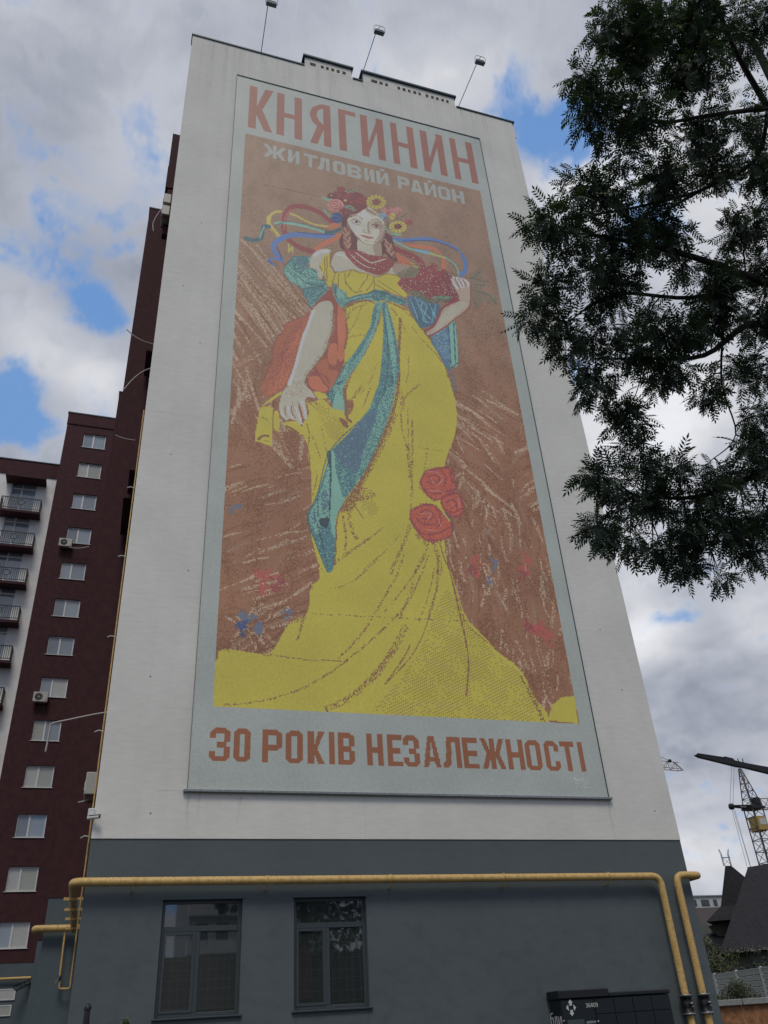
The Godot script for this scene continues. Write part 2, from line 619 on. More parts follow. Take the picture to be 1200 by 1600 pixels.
func mosaic() -> ImageTexture:
	rng.seed = 20
	tile_keys = tile_colours.keys()
	tiles.resize(NX * NY)
	tiles.fill(tile_keys.find("fr"))
	var f := FastNoiseLite.new()
	f.seed = 3
	f.frequency = 0.02
	f.fractal_octaves = 4
	# brown ground: pinkish at the top, redder below, mottled
	for y in range(135, 949):
		var t := clampf((y - 300) / 330.0, 0.0, 1.0)
		for x in range(16, 368):
			var a := rng.randf() < t
			var dark := f.get_noise_2d(x * 1.6, y * 0.8) * 0.8 + rng.randf_range(-0.6, 0.6) > 0.3
			tiles[y * NX + x] = tile_keys.find(("b4" if dark else "b3") if a else ("b2" if dark else "b1"))
	var rows := [["КНЯГИНИН", "tt", 17.5, 119.5, 10.8, 11.0, [18.7, 53.5, 59.5, 96.3, 107.3, 138.6, 151.5, 177.8, 185, 220.8, 232.6, 269.8, 281, 317.8, 329.6, 368]], ["ЖИТЛОВИЙРАЙОН", "fr", 147.0, 176.5, 5.6, 6.2, [41.6, 73.4, 76, 92.4, 97.6, 117.5, 118.5, 135.3, 140.3, 157.6, 161.5, 181, 185.6, 200.5, 204.5, 222.3, 235.8, 254, 255.6, 274, 277, 295.4, 297.6, 317, 320, 339]], ["30РОКІВНЕЗАЛЕЖНОСТІ", "tx", 967.4, 995.2, 5.0, 4.6, [15.4, 32, 34.8, 49.4, 59.4, 76, 79, 94.2, 98.5, 113, 116.6, 121.6, 125.2, 140, 151.4, 165.6, 169.8, 183.6, 184.8, 199.8, 203.2, 220, 222.4, 239.7, 242.4, 257, 260, 283.7, 286, 303, 305.4, 321.2, 324.8, 339.8, 342.4, 357.4, 361.4, 366.4]]]
	for r in rows:
		for k in r[0].length():
			letter(r[0][k], r[1], r[6][2 * k], r[2], r[6][2 * k + 1], r[3], r[4], r[5])
	# grass and ears of rye behind the figure
	clipped = true
	for k in 760:
		var left := k % 2 == 0
		var x := rng.randf_range(14, 150) if left else rng.randf_range(235, 372)
		var y := rng.randf_range(430, 960) if left else rng.randf_range(560, 950)
		var l := rng.randf_range(14, 42)
		# blades lean together, as the wind lays them
		var wind := f.get_noise_2d(x * 0.5 + 700.0, y * 0.22)
		var lean := clampf(wind * 3.2 + rng.randf_range(-0.25, 0.25), -1.2, 1.2)
		var up := rng.randf_range(0.7, 1.4)
		if left and y < 560:
			lean = rng.randf_range(-1.3, -0.9)
			up = rng.randf_range(1.2, 1.9)
			l *= 1.5
		elif left and y > 690 and y < 880:
			lean = rng.randf_range(0.6, 1.1)
			up = rng.randf_range(0.3, 0.6)
		elif not left and y < 720:
			lean = clampf(wind * 3.0 - 0.3, -1.2, 1.2)
			up = rng.randf_range(0.4, 0.9)
		elif not left:
			lean = rng.randf_range(-0.3, 0.3)
			l *= 0.7
		var c := "wl" if rng.randf() < 0.55 else ("b4" if rng.randf() < 0.7 else "b1")
		var w := rng.randf_range(0.6, 1.2) if rng.randf() < 0.5 else rng.randf_range(1.2, 2.6)
		var bend := rng.randf_range(-0.02, 0.12) * signf(lean)
		ms(c, w, w * 0.8, [x, y, x + lean * l * 0.5 + bend * l, y - up * l * 0.6, x + lean * l, y - up * l], 1, rng.randf_range(0.3, 0.7))
	for a in [[44, 908, 60, 890, 80, 872, 104, 862], [24, 925, 48, 902, 76, 886, 110, 878], [20, 900, 40, 880, 70, 862, 100, 852]]:
		ms("b4", 1.2, 1.2, a, 1, 0.8)
		ms("b1", 1.0, 1.0, Array(a).map(func(v): return v + 3), 1, 0.8)
	# poppies and cornflowers in the field, in patches of strewn tiles
	for p in [[62, 824, 10, 13, "rp"], [70, 828, 7, 8, "rd"], [54, 818, 6, 6, "rp"], [46, 868, 11, 13, "bf"], [40, 874, 7, 8, "bd"], [78, 858, 5, 6, "bf"], [28, 748, 6, 7, "bf"], [283, 784, 8, 12, "rp"], [275, 790, 5, 8, "rd"], [338, 780, 7, 18, "rp"], [333, 788, 4, 8, "rd"], [336, 852, 14, 11, "rp"], [348, 862, 9, 10, "rp"], [330, 846, 6, 7, "rd"], [302, 780, 5, 8, "bf"], [292, 800, 4, 6, "bf"], [262, 690, 7, 10, "b1"], [300, 742, 6, 8, "b1"]]:
		for k in 9:
			var a := Vector2(p[0] + rng.randf_range(-1, 1) * p[2] * 0.85, p[1] + rng.randf_range(-1, 1) * p[3] * 0.85)
			ms(p[4], p[2] * 0.24, p[3] * 0.22, [a.x, a.y, a.x + rng.randf_range(-3, 3), a.y + rng.randf_range(-4, 4)], 1, 0.75)
	mosaic_figure()
	clipped = false
	# maker's faint lines in the lower corner
	for x in [352, 354, 357, 360, 362, 365]:
		ms("sh", 0.6, 0.8, [x, 1001, x + 0.3, 1009], 1, 0.3)
	# every tile has a tone of its own
	var tw := NX * 2
	var data := PackedByteArray()
	data.resize(tw * NY * 2 * 3)
	var cols := []
	for k in tile_keys:
		cols.append(tile_colours[k])
	for y in NY:
		for x in NX:
			var c: Array = cols[tiles[y * NX + x]]
			var j := 1.0 + rng.randf_range(-0.035, 0.03) + f.get_noise_2d(x * 0.5, y * 0.5) * 0.05
			var r := int(clampf(c[0] * j, 0, 255))
			var g := int(clampf(c[1] * j, 0, 255))
			var b := int(clampf(c[2] * j, 0, 255))
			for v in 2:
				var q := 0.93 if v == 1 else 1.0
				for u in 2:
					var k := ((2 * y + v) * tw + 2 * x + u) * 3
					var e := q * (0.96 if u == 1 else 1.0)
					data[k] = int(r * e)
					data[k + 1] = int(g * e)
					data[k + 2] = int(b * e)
	return ImageTexture.create_from_image(Image.create_from_data(tw, NY * 2, false, Image.FORMAT_RGB8, data))


func mosaic_figure() -> void:
	ms("rd",3.31,4.92,[109.5,348.4,94,345.9,81.5,338.8,74,328.4,71.4,310.7,72.5,291.4,78.7,273.9,89,265.6,107.1,264.3,122.7,270.8,136.9,283.7],0,1.00)
	ms("rdl",0.88,1.32,[72.1,317.9,72.4,304.7,73.8,291,80,275.8],0,1.00)
	ms("yl",1.62,2.47,[67.4,283.6,58.6,288.4,52.3,300],0,1.00)
	ms("yl",2.83,4.25,[52,301.1,51.8,311.4,56.6,321,64.2,331.5],0,1.00)
	ms("ol",0.74,1.10,[52.2,315,58,326.1,63,333.7],1,0.50)
	ms("yl",1.29,1.92,[80,284.1,89,286,99.2,291.2,112,294.7,131.4,293.2],0,1.00)
	ms("yl",1.11,1.61,[77.9,343.6,78.5,356.9,82.2,347.7,82.8,356.5],0,1.00)
	ms("td",2.53,3.78,[23.4,349.7,33,350.3,42.5,343.8,44.6,332.2,45.6,320.9,52.9,318.5],0,1.00)
	ms("tl",0.85,1.27,[41.3,344.2,43.4,332.6,46.2,320.7],0,1.00)
	ms("tl",1.78,2.64,[60.2,308.7,75.1,303.8,94.1,302.4,111.9,303.3,127.3,305.9],0,1.00)
	ms("td",1.97,2.88,[127.3,305.9,139.1,300.3,147.2,291.9],0,1.00)
	ms("td",0.50,0.66,[60.2,314.3,75.1,301,94.1,299.6,111.9,300.4,127.3,303.1],0,1.00)
	ms("bl",3.33,4.89,[138.8,309.8,113,317,89,321.8,75.3,329.8,64.3,340.6,58.6,353.1,59.7,361.7,65.9,372.2,68.4,375],0,1.00)
	ms("bd",0.64,0.94,[138.9,306,113.1,313.3,89,317.2],0,1.00)
	ms("bd",0.73,1.06,[63.3,353.5,67,364.8,69.6,373.8],0,1.00)
	ms("bl",1.55,2.25,[69,375.7,61.2,376.2,53.1,379.5,54.7,384.2,60.7,387.3],0,1.00)
	ms("bd",0.71,1.03,[53.1,381.2,57.7,386.8],0,1.00)
	ms("or",3.09,4.48,[114,342,123,329.7,134.8,318.6,146.8,305.4],0,1.00)
	mf("or",[128.7,297.9,136.9,283.3,147.3,286.1,136.6,294.9],0,1,true)
	ms("bl",2.71,3.83,[219.1,288.4,235.7,286.8,267.3,274.3,284.5,272.3],0,1.00)
	ms("bl",1.63,2.25,[284.5,272.3,300,273.5,313.7,279.8,321,291.4],0,1.00)
	ms("bl",3.09,4.16,[321.6,292.1,324.4,308.8,321.3,323.1,313.3,333.9],0,1.00)
	ms("bd",0.65,0.91,[234.1,289.6,267,277.8,284.2,275.2,299.6,277.6,314.6,284.4],0,1.00)
	ms("or",2.44,3.39,[240.5,295.7,260.2,292.2,277.1,291,286.4,295.9],0,1.00)
	ms("or",3.31,4.51,[291.8,309.8,290.1,326.4],0,1.00)
	ms("tl",1.54,2.17,[220.3,292,241.5,301.2,252.4,302.3],0,1.00)
	ms("cy",2.14,2.96,[252.4,302.3,262.1,302.3,273.2,302.4],0,1.00)
	ms("yg",1.73,2.38,[273.2,302.4,284.3,303.3,295.4,304.8],0,1.00)
	ms("tl",1.16,1.57,[295.4,304.8,305.9,312.3,310.9,324.2,310.7,334.6],0,1.00)
	ms("td",0.50,0.59,[295.2,306.8,304.5,314.6,308.8,326.7],0,1.00)
	ms("rd",4.33,6.00,[220.6,307.6,233.8,312.7,247.2,316.3,256.2,323.1,263.3,336.1],0,1.00)
	mf("or",[222.6,318,237.1,323.5,246,330.8,238.9,335.7,224.3,333.5],0,1,true)
	ms("yl",2.08,2.86,[243.9,332.4,251,336.3],0,1.00)
	mf("hd",[149.4,270.9,159.1,262.5,156.1,282.6,163.9,293.8,170.5,307.1,169.6,327.4,149.8,333.4,144.8,316.7,150,298.3,148.8,283.3],0,1,true)
	mf("hd",[208.9,256.7,211.2,278.8,218.2,283.5,221.1,299.9,222.4,321.4,224,332.6,215,333.6,208,322.4,202.4,327.4,201.2,306,206.7,294],0,1,true)
	mf("hb",[151.2,287.6,159.4,288.4,161.2,304.9,159.3,325.6,152.2,329.4,149.6,311.9],0,1,true)
	ms("hl",1.07,1.55,[152.4,288.1,155.6,296.5],0,1.00)
	ms("hl",1.06,1.54,[159.2,295.4,154.2,303.7],0,1.00)
	ms("hl",1.06,1.52,[151.2,308,156.2,313.2],0,1.00)
	ms("hl",1.06,1.53,[160,305.3,156.1,316.6],0,1.00)
	ms("hl",1.05,1.51,[152,317.8,156.4,324.8],0,1.00)
	ms("hl",1.05,1.51,[160.2,317,156.4,326.4],0,1.00)
	ms("hl",1.06,1.54,[150.9,298,154.2,305.4],0,1.00)
	mf("hb",[207.7,297.1,218.3,300.7,220.9,316.9,222.7,326.4,216.7,326.5,210.4,313.3],0,1,true)
	ms("hl",1.22,1.72,[208.5,303.7,212.8,312.6],0,1.00)
	ms("hl",1.22,1.73,[217.1,301.1,213.9,313.9],0,1.00)
	ms("hl",1.22,1.71,[210.3,315,215.8,321.7],0,1.00)
	ms("hl",1.22,1.71,[219.8,315.5,215.7,323.4],0,1.00)
	ms("hl",1.23,1.74,[208.6,293.5,212.3,300.8],0,1.00)
	mf("sk",[170.5,307.1,179.7,310.9,190.3,310.2,202.1,302.3,201.8,328.4,192.8,330.3,183.4,332.3,170.1,329.7],0,1,true)
	mf("ss",[190.8,312.6,202.1,302.3,201.8,328.4,194,329.9],0,1,true)
	mf("sf",[181.8,237.9,187.7,242.2,198.4,247.6,206.7,252,210,263.4,208.7,281.3,204.3,294.8,196.5,306.1,189.1,310.7,179.7,310.3,172.9,304.6,166.2,296.5,160.1,284.8,156.6,273.8,160.3,263.8,171.4,253.9,176.6,244.2],0,1,true)
	mf("sh",[180.3,242.9,187.4,247.7,191.8,256.9,184.2,264.8,173.4,263,170.1,257],1,0.60,true)
	mf("sh",[162.1,278.9,172.8,278.9,178.4,285.8,174.4,297.3,167.5,292.7],1,0.55,true)
	mf("ss",[191.5,264.1,202.7,258.7,209,265.5,208,282.4,203.7,295,196.5,305.7,192.3,307,196.4,297.3,201.2,285.4,201.8,274.8,193.3,274.9],1,0.85,true)
	mf("sk",[185.9,265.9,191.5,264.1,192.6,277.8,190.3,287.2,186.1,286.8],1,0.80,true)
	mf("ss",[186,266.8,189.6,265.6,187.7,279.4,189.1,287.6,185.7,289],1,0.75,true)
	mf("sk",[179.9,305.8,189.3,308,195.6,300.9,189.6,301.1],1,0.60,true)
	ms("ss",0.98,1.41,[210,263.4,208.7,281.3,204.3,294.8,196.5,306.1],1,0.80)
	ms("ss",0.72,1.03,[160.1,284.8,166.2,296.5,172.9,304.6,179.7,310.3],1,0.50)
	ms("ss",1.11,1.64,[176.6,246,181.7,239.8,187.6,244.1,197.1,248],1,0.60)
	ms("hb",0.50,0.54,[161.7,263.7,167.6,258.9,173.7,258,178.5,262.2],0,1.00)
	ms("sk",0.85,1.25,[163.2,266.4,171.1,262.9,176.9,267.2],1,0.80)
	ms("sh",0.54,0.79,[165.3,272.7,169.5,273.1,173.6,272.8],0,1.00)
	ms("hd",0.50,0.71,[162.2,270.6,167.3,266.4,172.1,267.3,175.9,272],0,1.00)
	mf("hd",[172.1,269.8,171.8,271.2,171,272.4,169.9,273.1,168.9,273.1,168.2,272.3,168,271.1,168.3,269.7,169.1,268.5,170.1,267.8,171.2,267.8,171.9,268.5],0,1,true)
	ms("hb",0.50,0.50,[163.7,273.2,168.8,275.7,174.4,273.9],0,1.00)
	ms("hb",0.50,0.63,[190.4,261.7,196.7,256.8,202.8,256.2,205.8,259.4],0,1.00)
	ms("sk",0.55,0.80,[192.9,272.5,198.3,272.8,203.2,271.8],0,1.00)
	ms("hd",0.55,0.80,[190.4,271.5,196.2,266.8,201.6,266.8,204.7,270.4],0,1.00)
	mf("hd",[200.2,269.7,199.9,271.2,199,272.6,197.9,273.3,196.8,273.3,196,272.5,195.8,271.2,196.2,269.6,197.1,268.3,198.2,267.6,199.3,267.6,200,268.4],0,1,true)
	ms("hb",0.50,0.50,[192.4,274.4,197.5,275.1,203.4,272.2],0,1.00)
	ms("hb",0.50,0.50,[186.3,265.8,185.6,276.6,185.6,284.9],1,0.70)
	ms("hb",0.50,0.52,[178.4,287.9,181.3,288.3,184.3,288.7,186.9,287.9],0,1.00)
	ms("hb",0.50,0.50,[178.8,286,180.9,283.6],1,0.70)
	mf("lp",[174.4,296,179.2,294.8,183.4,295.2,188.1,295.4,192.7,295.7,187.3,299.4,181.4,299.2],0,1,true)
	ms("rd",0.50,0.61,[173.5,296.3,182.7,295.9,193,295.9],0,1.00)
	ms("ss",0.50,0.69,[180.6,303.9,185.9,304.3,189.5,302.8],1,0.70)
	ms("hb",0.50,0.50,[156.6,273.8,160.1,284.8,166.2,296.5,172.9,304.6,179.7,310.6,189.1,311.1,196.5,306.4,204.3,294.8,208.7,281.3],0,1.00)
	mf("wr",[146.4,205.4,155.5,206.8,160.8,214.2,172.1,207,183,211,188,222.1,184.9,236,179.1,243.3,172.7,251.7,161.7,258.1,155.4,266.3,149.6,262.1,151.3,245.6,143.2,235.8,133.8,231.8,135.7,223,143.7,219.3],0,1,true)
	ms("bk",0.87,1.31,[157.2,210.8,163.5,204.8,169.7,205.5],1,0.60)
	mf("wr",[142.5,225.1,141.6,228.5,139.3,231.6,136.1,233.5,133,233.8,130.8,232.3,130,229.5,130.9,226.1,133.2,223,136.4,221.1,139.5,220.8,141.8,222.3],0,1,true)
	mf("rd",[156.7,207.3,155.9,210.9,153.8,214.1,151,215.9,148.3,216,146.3,214.3,145.7,211.2,146.5,207.6,148.6,204.4,151.4,202.5,154.1,202.4,156.1,204.1],0,1,true)
	mf("yl",[137.1,226.3,136.9,227.1,136.5,227.8,136,228.2,135.5,228.1,135.1,227.7,134.9,227.1,135.1,226.3,135.5,225.6,136.1,225.2,136.6,225.2,137,225.6],0,1,true)
	mf("yl",[157.8,229.6,157.5,231.1,156.7,232.4,155.5,233.1,154.5,233.2,153.7,232.4,153.4,231.2,153.8,229.7,154.6,228.4,155.7,227.6,156.8,227.6,157.6,228.4],0,1,true)
	ms("rd",1.61,2.42,[160.4,224.4,169.3,213.9,179.1,216.1],1,0.50)
	ms("rd",1.48,2.21,[162.6,232.7,173.8,225.2,182.1,229.6],1,0.50)
	ms("tl",0.96,1.45,[124.2,236.1,130.1,238.5,134.9,235.1],0,1.00)
	ms("td",0.50,0.63,[125.4,234.7,133.7,234.6],0,1.00)
	ms("tl",1.18,1.76,[125.5,261.4,130.6,268.4,136.4,272.6],0,1.00)
	ms("tl",0.82,1.23,[127.2,266.1,132.9,272.9],0,1.00)
	ms("td",0.50,0.53,[126.1,263,135.2,273.9],0,1.00)
	ms("gl",1.83,2.72,[156.1,245.7,162.3,240,165.7,246.1],1,0.70)
	ms("gd",0.61,0.91,[155.1,240.7,163.2,248.7],0,1.00)
	ms("gd",0.97,1.44,[155.8,256.5,165.5,251.5,171.7,245.8],1,0.60)
	ms("pk",0.61,0.91,[165.6,249.7,171.8,244],1,0.50)
	mf("pk",[153.3,242.2,151.5,249.6,147.1,256,141.2,259.8,135.4,260,131.2,256.5,129.8,250.2,131.5,242.9,135.9,236.3,141.9,232.4,147.8,232.3,152,235.8],0,1,true)
	ms("rd",0.54,0.81,[132.3,244.9,138.4,238.3,145.6,237.7,149,244.6,144,252.5,136.9,252.3,134.6,246.8],0,1.00)
	ms("rd",0.54,0.81,[137.7,244,143.1,242.1,144.7,246.9,139.9,248.6],0,1.00)
	ms("rd",0.50,0.54,[131,252.5,137.9,257.2,147.5,254,151.9,245.4],0,1.00)
	mf("bd",[150.7,268.7,149.5,274.5,146.5,279.5,142.6,282.2,138.7,282,136,279,135.1,273.9,136.3,268.1,139.2,263.2,143.2,260.4,147.1,260.5,149.8,263.6],0,1,true)
	ms("bl",0.59,0.88,[137.7,267.8,148.2,269.6,139.8,277.6],1,0.70)
	ms("hd",1.80,2.66,[159.2,261.6,150.6,269.7],0,1.00)
	mf("rd",[151.9,221.9,151.3,224.6,149.7,226.9,147.6,228.3,145.6,228.4,144.1,227.1,143.6,224.8,144.2,222.1,145.8,219.7,147.9,218.3,150,218.2,151.4,219.5],1,0.85,true)
	ms("wr",0.50,0.50,[145.7,224,147.8,220.8,149.8,223.2,147.7,225.8],1,0.80)
	ms("pk",0.50,0.50,[146.6,221.9,148.7,220.5],1,0.50)
	mf("wr",[146.2,217.4,145.8,219.5,144.6,221.3,143,222.4,141.4,222.4,140.3,221.4,139.9,219.7,140.4,217.6,141.6,215.8,143.2,214.7,144.7,214.7,145.9,215.7],1,0.85,true)
	ms("rd",0.50,0.50,[141.5,219.1,143.1,216.6,144.6,218.5,143,220.5],1,0.80)
	ms("pk",0.50,0.50,[142.2,217.4,143.8,216.4],1,0.50)
	mf("rd",[166.9,212.9,166.2,216.1,164.3,219,161.8,220.6,159.3,220.7,157.6,219.1,157.1,216.4,157.8,213.2,159.7,210.3,162.2,208.7,164.6,208.6,166.4,210.2],1,0.85,true)
	ms("wr",0.50,0.50,[159.5,215.5,162.1,211.7,164.4,214.5,161.9,217.6],1,0.80)
	ms("pk",0.50,0.50,[160.6,212.9,163.1,211.3],1,0.50)
	mf("wr",[174.8,217.5,173.9,221.2,171.7,224.4,168.9,226.3,166.1,226.4,164.1,224.6,163.4,221.5,164.3,217.8,166.5,214.6,169.4,212.6,172.2,212.6,174.2,214.4],1,0.85,true)
	ms("rd",0.50,0.50,[166.3,220.5,169.3,216.1,171.9,219.4,169,222.9],1,0.80)
	ms("pk",0.50,0.50,[167.5,217.5,170.4,215.7],1,0.50)
	mf("rd",[183.7,221.8,182.7,225.8,180.3,229.3,177.2,231.3,174.1,231.4,172,229.5,171.3,226.1,172.3,222.1,174.7,218.6,177.8,216.5,180.9,216.4,183.1,218.3],1,0.85,true)
	ms("wr",0.50,0.50,[174.4,225,177.7,220.2,180.6,223.8,177.3,227.6],1,0.80)
	ms("pk",0.50,0.50,[175.8,221.8,178.9,219.8],1,0.50)
	mf("wr",[168.2,231.7,167.5,234.5,165.8,237,163.6,238.5,161.4,238.5,159.9,237.2,159.4,234.7,160,231.9,161.7,229.4,163.9,227.9,166.1,227.9,167.7,229.3],1,0.85,true)
	ms("rd",0.50,0.50,[161.6,234,163.8,230.6,165.9,233.1,163.7,235.9],1,0.80)
	ms("pk",0.50,0.50,[162.5,231.7,164.7,230.3],1,0.50)
	mf("rd",[187.2,215.1,186.7,217.2,185.5,219,183.8,220.1,182.2,220.1,181.1,219.1,180.7,217.3,181.3,215.2,182.5,213.4,184.2,212.3,185.8,212.2,186.9,213.3],1,0.85,true)
	ms("wr",0.50,0.50,[182.4,216.7,184.1,214.2,185.6,216.1,183.9,218.1],1,0.80)
	ms("pk",0.50,0.50,[183.1,215.1,184.7,214],1,0.50)
	mf("rd",[159.3,222.9,158.7,225.3,157.3,227.4,155.4,228.6,153.6,228.7,152.3,227.5,151.9,225.5,152.5,223.1,153.9,221,155.7,219.8,157.6,219.7,158.8,220.9],1,0.85,true)
	ms("wr",0.50,0.50,[153.8,224.9,155.7,222,157.4,224.1,155.5,226.4],1,0.80)
	ms("pk",0.50,0.50,[154.5,222.9,156.4,221.8],1,0.50)
	mf("wr",[176.4,233.4,175.7,236.1,174.1,238.5,172,239.8,169.9,239.9,168.5,238.6,168,236.3,168.7,233.6,170.3,231.3,172.4,229.9,174.4,229.8,175.9,231.1],1,0.85,true)
	ms("rd",0.50,0.50,[170.1,235.6,172.3,232.4,174.2,234.8,172.1,237.4],1,0.80)
	ms("pk",0.50,0.50,[171,233.4,173.1,232.1],1,0.50)
	mf("wr",[153.5,252,153,254.3,151.6,256.3,149.8,257.5,148,257.5,146.7,256.4,146.3,254.4,146.8,252.1,148.2,250,150,248.9,151.8,248.8,153.1,250],1,0.85,true)
	ms("rd",0.50,0.50,[148.1,253.8,150,251,151.7,253.1,149.8,255.3],1,0.80)
	ms("pk",0.50,0.50,[148.9,251.9,150.7,250.8],1,0.50)
	mf("rd",[160.1,255.1,159.6,257.1,158.4,258.8,156.8,259.8,155.3,259.9,154.2,258.9,153.8,257.2,154.3,255.2,155.5,253.4,157.1,252.4,158.6,252.4,159.7,253.3],1,0.85,true)
	ms("wr",0.50,0.50,[155.4,256.6,157,254.3,158.5,256.1,156.9,258],1,0.80)
	ms("pk",0.50,0.50,[156.1,255,157.6,254],1,0.50)
	ms("gl",0.72,1.09,[125.2,233.4,127.8,233.9,130.1,235.6],1,0.85)
	ms("gl",0.72,1.09,[129.3,235.6,131.9,236.1,134.2,237.8],1,0.85)
	ms("gl",0.73,1.09,[153.6,241.6,156.2,242.1,158.6,243.8],1,0.85)
	ms("gl",0.73,1.08,[157.1,245.8,159.7,246.3,162,248],1,0.85)
	ms("gl",0.73,1.09,[163.2,241,165.9,241.5,168.2,243.2],1,0.85)
	ms("gl",0.71,1.06,[127.6,264.6,130.1,265.1,132.4,266.8],1,0.85)
	ms("gl",0.71,1.05,[131.6,268.5,134.1,269,136.4,270.7],1,0.85)
	ms("gl",0.74,1.13,[160.8,207.1,163.4,207.7,165.8,209.4],1,0.85)
	ms("gl",0.74,1.12,[155.8,210.8,158.4,211.3,160.8,213],1,0.85)
	ms("gl",0.75,1.13,[167,204,169.7,204.5,172.1,206.3],1,0.85)
	mf("yl",[214.9,213.8,212.5,222.2,206.8,229.6,199.4,234.1,192.2,234.6,187.2,230.8,185.6,223.9,187.9,215.6,193.5,208,201,203.4,208.3,202.9,213.4,206.7],0,1,true)
	ms("ob",0.50,0.57,[207.8,216.3,215.7,213.5],0,1.00)
	ms("ob",0.50,0.56,[206.8,219.8,213.7,220.9],0,1.00)
	ms("ob",0.50,0.56,[204.6,223.1,209.1,227.9],0,1.00)
	ms("ob",0.50,0.56,[201.5,225.6,202.8,233],0,1.00)
	ms("ob",0.50,0.56,[198.1,226.7,195.9,235.3],0,1.00)
	ms("ob",0.50,0.56,[195.1,226.3,190,234.3],0,1.00)
	ms("ob",0.50,0.56,[193.2,224.5,186,230.4],0,1.00)
	ms("ob",0.50,0.56,[192.6,221.5,184.8,224.1],0,1.00)
	ms("ob",0.50,0.56,[193.5,218,186.7,216.8],0,1.00)
	ms("ob",0.50,0.56,[195.8,214.6,191.2,209.8],0,1.00)
	ms("ob",0.50,0.57,[198.9,212.1,197.6,204.6],0,1.00)
	ms("ob",0.50,0.57,[202.3,210.9,204.5,202.2],0,1.00)
	ms("ob",0.50,0.57,[205.2,211.4,210.6,203.1],0,1.00)
	ms("ob",0.50,0.57,[207.2,213.3,214.6,207.2],0,1.00)
	mf("hb",[206.9,216.6,205.8,220.6,203.4,224.1,200.1,226.2,197.1,226.3,194.9,224.4,194.2,220.9,195.3,216.9,197.7,213.3,200.9,211.2,204.1,211.1,206.2,213.1],0,1,true)
	ms("rd",0.89,1.31,[198.8,216.6,202.5,217.2,201,222.3],1,0.60)
	ms("sk",2.12,3.11,[189.2,236.3,197.4,242.6,206.8,251.1],0,1.00)
	ms("hb",0.50,0.73,[187.2,238.8,198.5,244.9,208.5,253.2],0,1.00)
	mf("pk",[228.4,229.4,226.7,234.8,222.5,239.6,217.1,242.7,211.9,243.1,208.3,240.9,207.1,236.6,208.8,231.3,212.9,226.5,218.3,223.3,223.6,222.8,227.3,225.1],1,0.75,true)
	mf("cy",[216.5,243.4,215.3,247,212.7,250.3,209.2,252.3,205.8,252.6,203.4,251,202.7,248,203.8,244.4,206.4,241.1,209.9,239.1,213.3,238.8,215.7,240.4],1,0.80,true)
	mf("pk",[237.8,223.6,236.7,226.7,234.2,229.5,230.9,231.3,227.8,231.7,225.6,230.4,224.9,227.9,226,224.8,228.4,221.9,231.7,220.1,234.9,219.7,237.1,221],1,0.70,true)
	ms("rd",0.51,0.74,[212.8,232,221.4,234.6,228,228.7],1,0.60)
	mf("rd",[252.2,244.3,251,248.1,248.4,251.5,245,253.5,241.7,253.6,239.5,251.9,238.8,248.7,240,244.9,242.6,241.5,246,239.4,249.3,239.3,251.6,241.1],1,0.65,true)
	ms("hb",0.51,0.74,[228.9,233.9,242.2,240.3],1,0.70)
	mf("pk",[214.8,229.5,214.2,231.9,212.7,234,210.8,235.2,208.9,235.2,207.6,234.1,207.2,232,207.9,229.6,209.4,227.5,211.3,226.3,213.2,226.2,214.5,227.4],1,0.85,true)
	ms("hb",0.50,0.50,[208.8,231.5,211.2,227.9,213.3,230,210.9,233.5],1,0.60)
	mf("rdl",[220.5,223.9,219.9,226.1,218.5,228.1,216.7,229.3,215,229.3,213.8,228.2,213.4,226.3,214,224,215.4,222,217.2,220.9,219,220.8,220.2,221.9],1,0.85,true)
	ms("hb",0.50,0.50,[214.8,225.8,217.1,222.5,219.1,224.4,216.8,227.7],1,0.60)
	mf("pk",[227.1,227.2,226.4,229.7,224.8,232,222.7,233.3,220.7,233.4,219.3,232.1,218.9,229.9,219.6,227.3,221.2,225.1,223.3,223.7,225.3,223.7,226.7,224.9],1,0.85,true)
	ms("hb",0.50,0.50,[220.6,229.4,223.2,225.5,225.5,227.7,222.8,231.5],1,0.60)
	mf("pk",[229.7,233.6,229.1,235.7,227.8,237.5,226.1,238.6,224.5,238.6,223.3,237.6,223,235.8,223.6,233.7,224.9,231.9,226.6,230.8,228.2,230.8,229.3,231.8],1,0.85,true)
	ms("hb",0.50,0.50,[224.4,235.4,226.5,232.3,228.3,234,226.2,237.1],1,0.60)
	mf("rdl",[219.7,236.9,219.1,239.1,217.7,241.1,215.9,242.2,214.2,242.3,213,241.2,212.6,239.3,213.2,237.1,214.6,235.1,216.4,234,218.2,233.9,219.4,235],1,0.85,true)
	ms("hb",0.50,0.50,[214.1,238.8,216.3,235.5,218.3,237.4,216,240.7],1,0.60)
	mf("cy",[210.2,238.3,209.8,240,208.7,241.6,207.3,242.4,205.9,242.5,205,241.6,204.7,240.1,205.2,238.4,206.2,236.9,207.6,236,209,235.9,209.9,236.8],1,0.85,true)
	ms("hb",0.50,0.50,[205.8,239.8,207.6,237.2,209.1,238.7,207.3,241.2],1,0.60)
	mf("pk",[234.7,221.8,234.1,224.3,232.5,226.4,230.6,227.6,228.7,227.7,227.4,226.5,227,224.4,227.7,222,229.2,219.9,231.2,218.6,233.1,218.5,234.4,219.7],1,0.85,true)
	ms("hb",0.50,0.50,[228.6,223.9,231.1,220.3,233.2,222.3,230.7,225.9],1,0.60)
	mf("rdl",[237,229.3,236.5,231.1,235.4,232.6,233.9,233.6,232.5,233.6,231.6,232.7,231.3,231.2,231.8,229.4,232.9,227.9,234.4,227,235.8,226.9,236.7,227.8],1,0.85,true)
	ms("hb",0.50,0.50,[232.5,230.8,234.3,228.2,235.8,229.7,234,232.3],1,0.60)
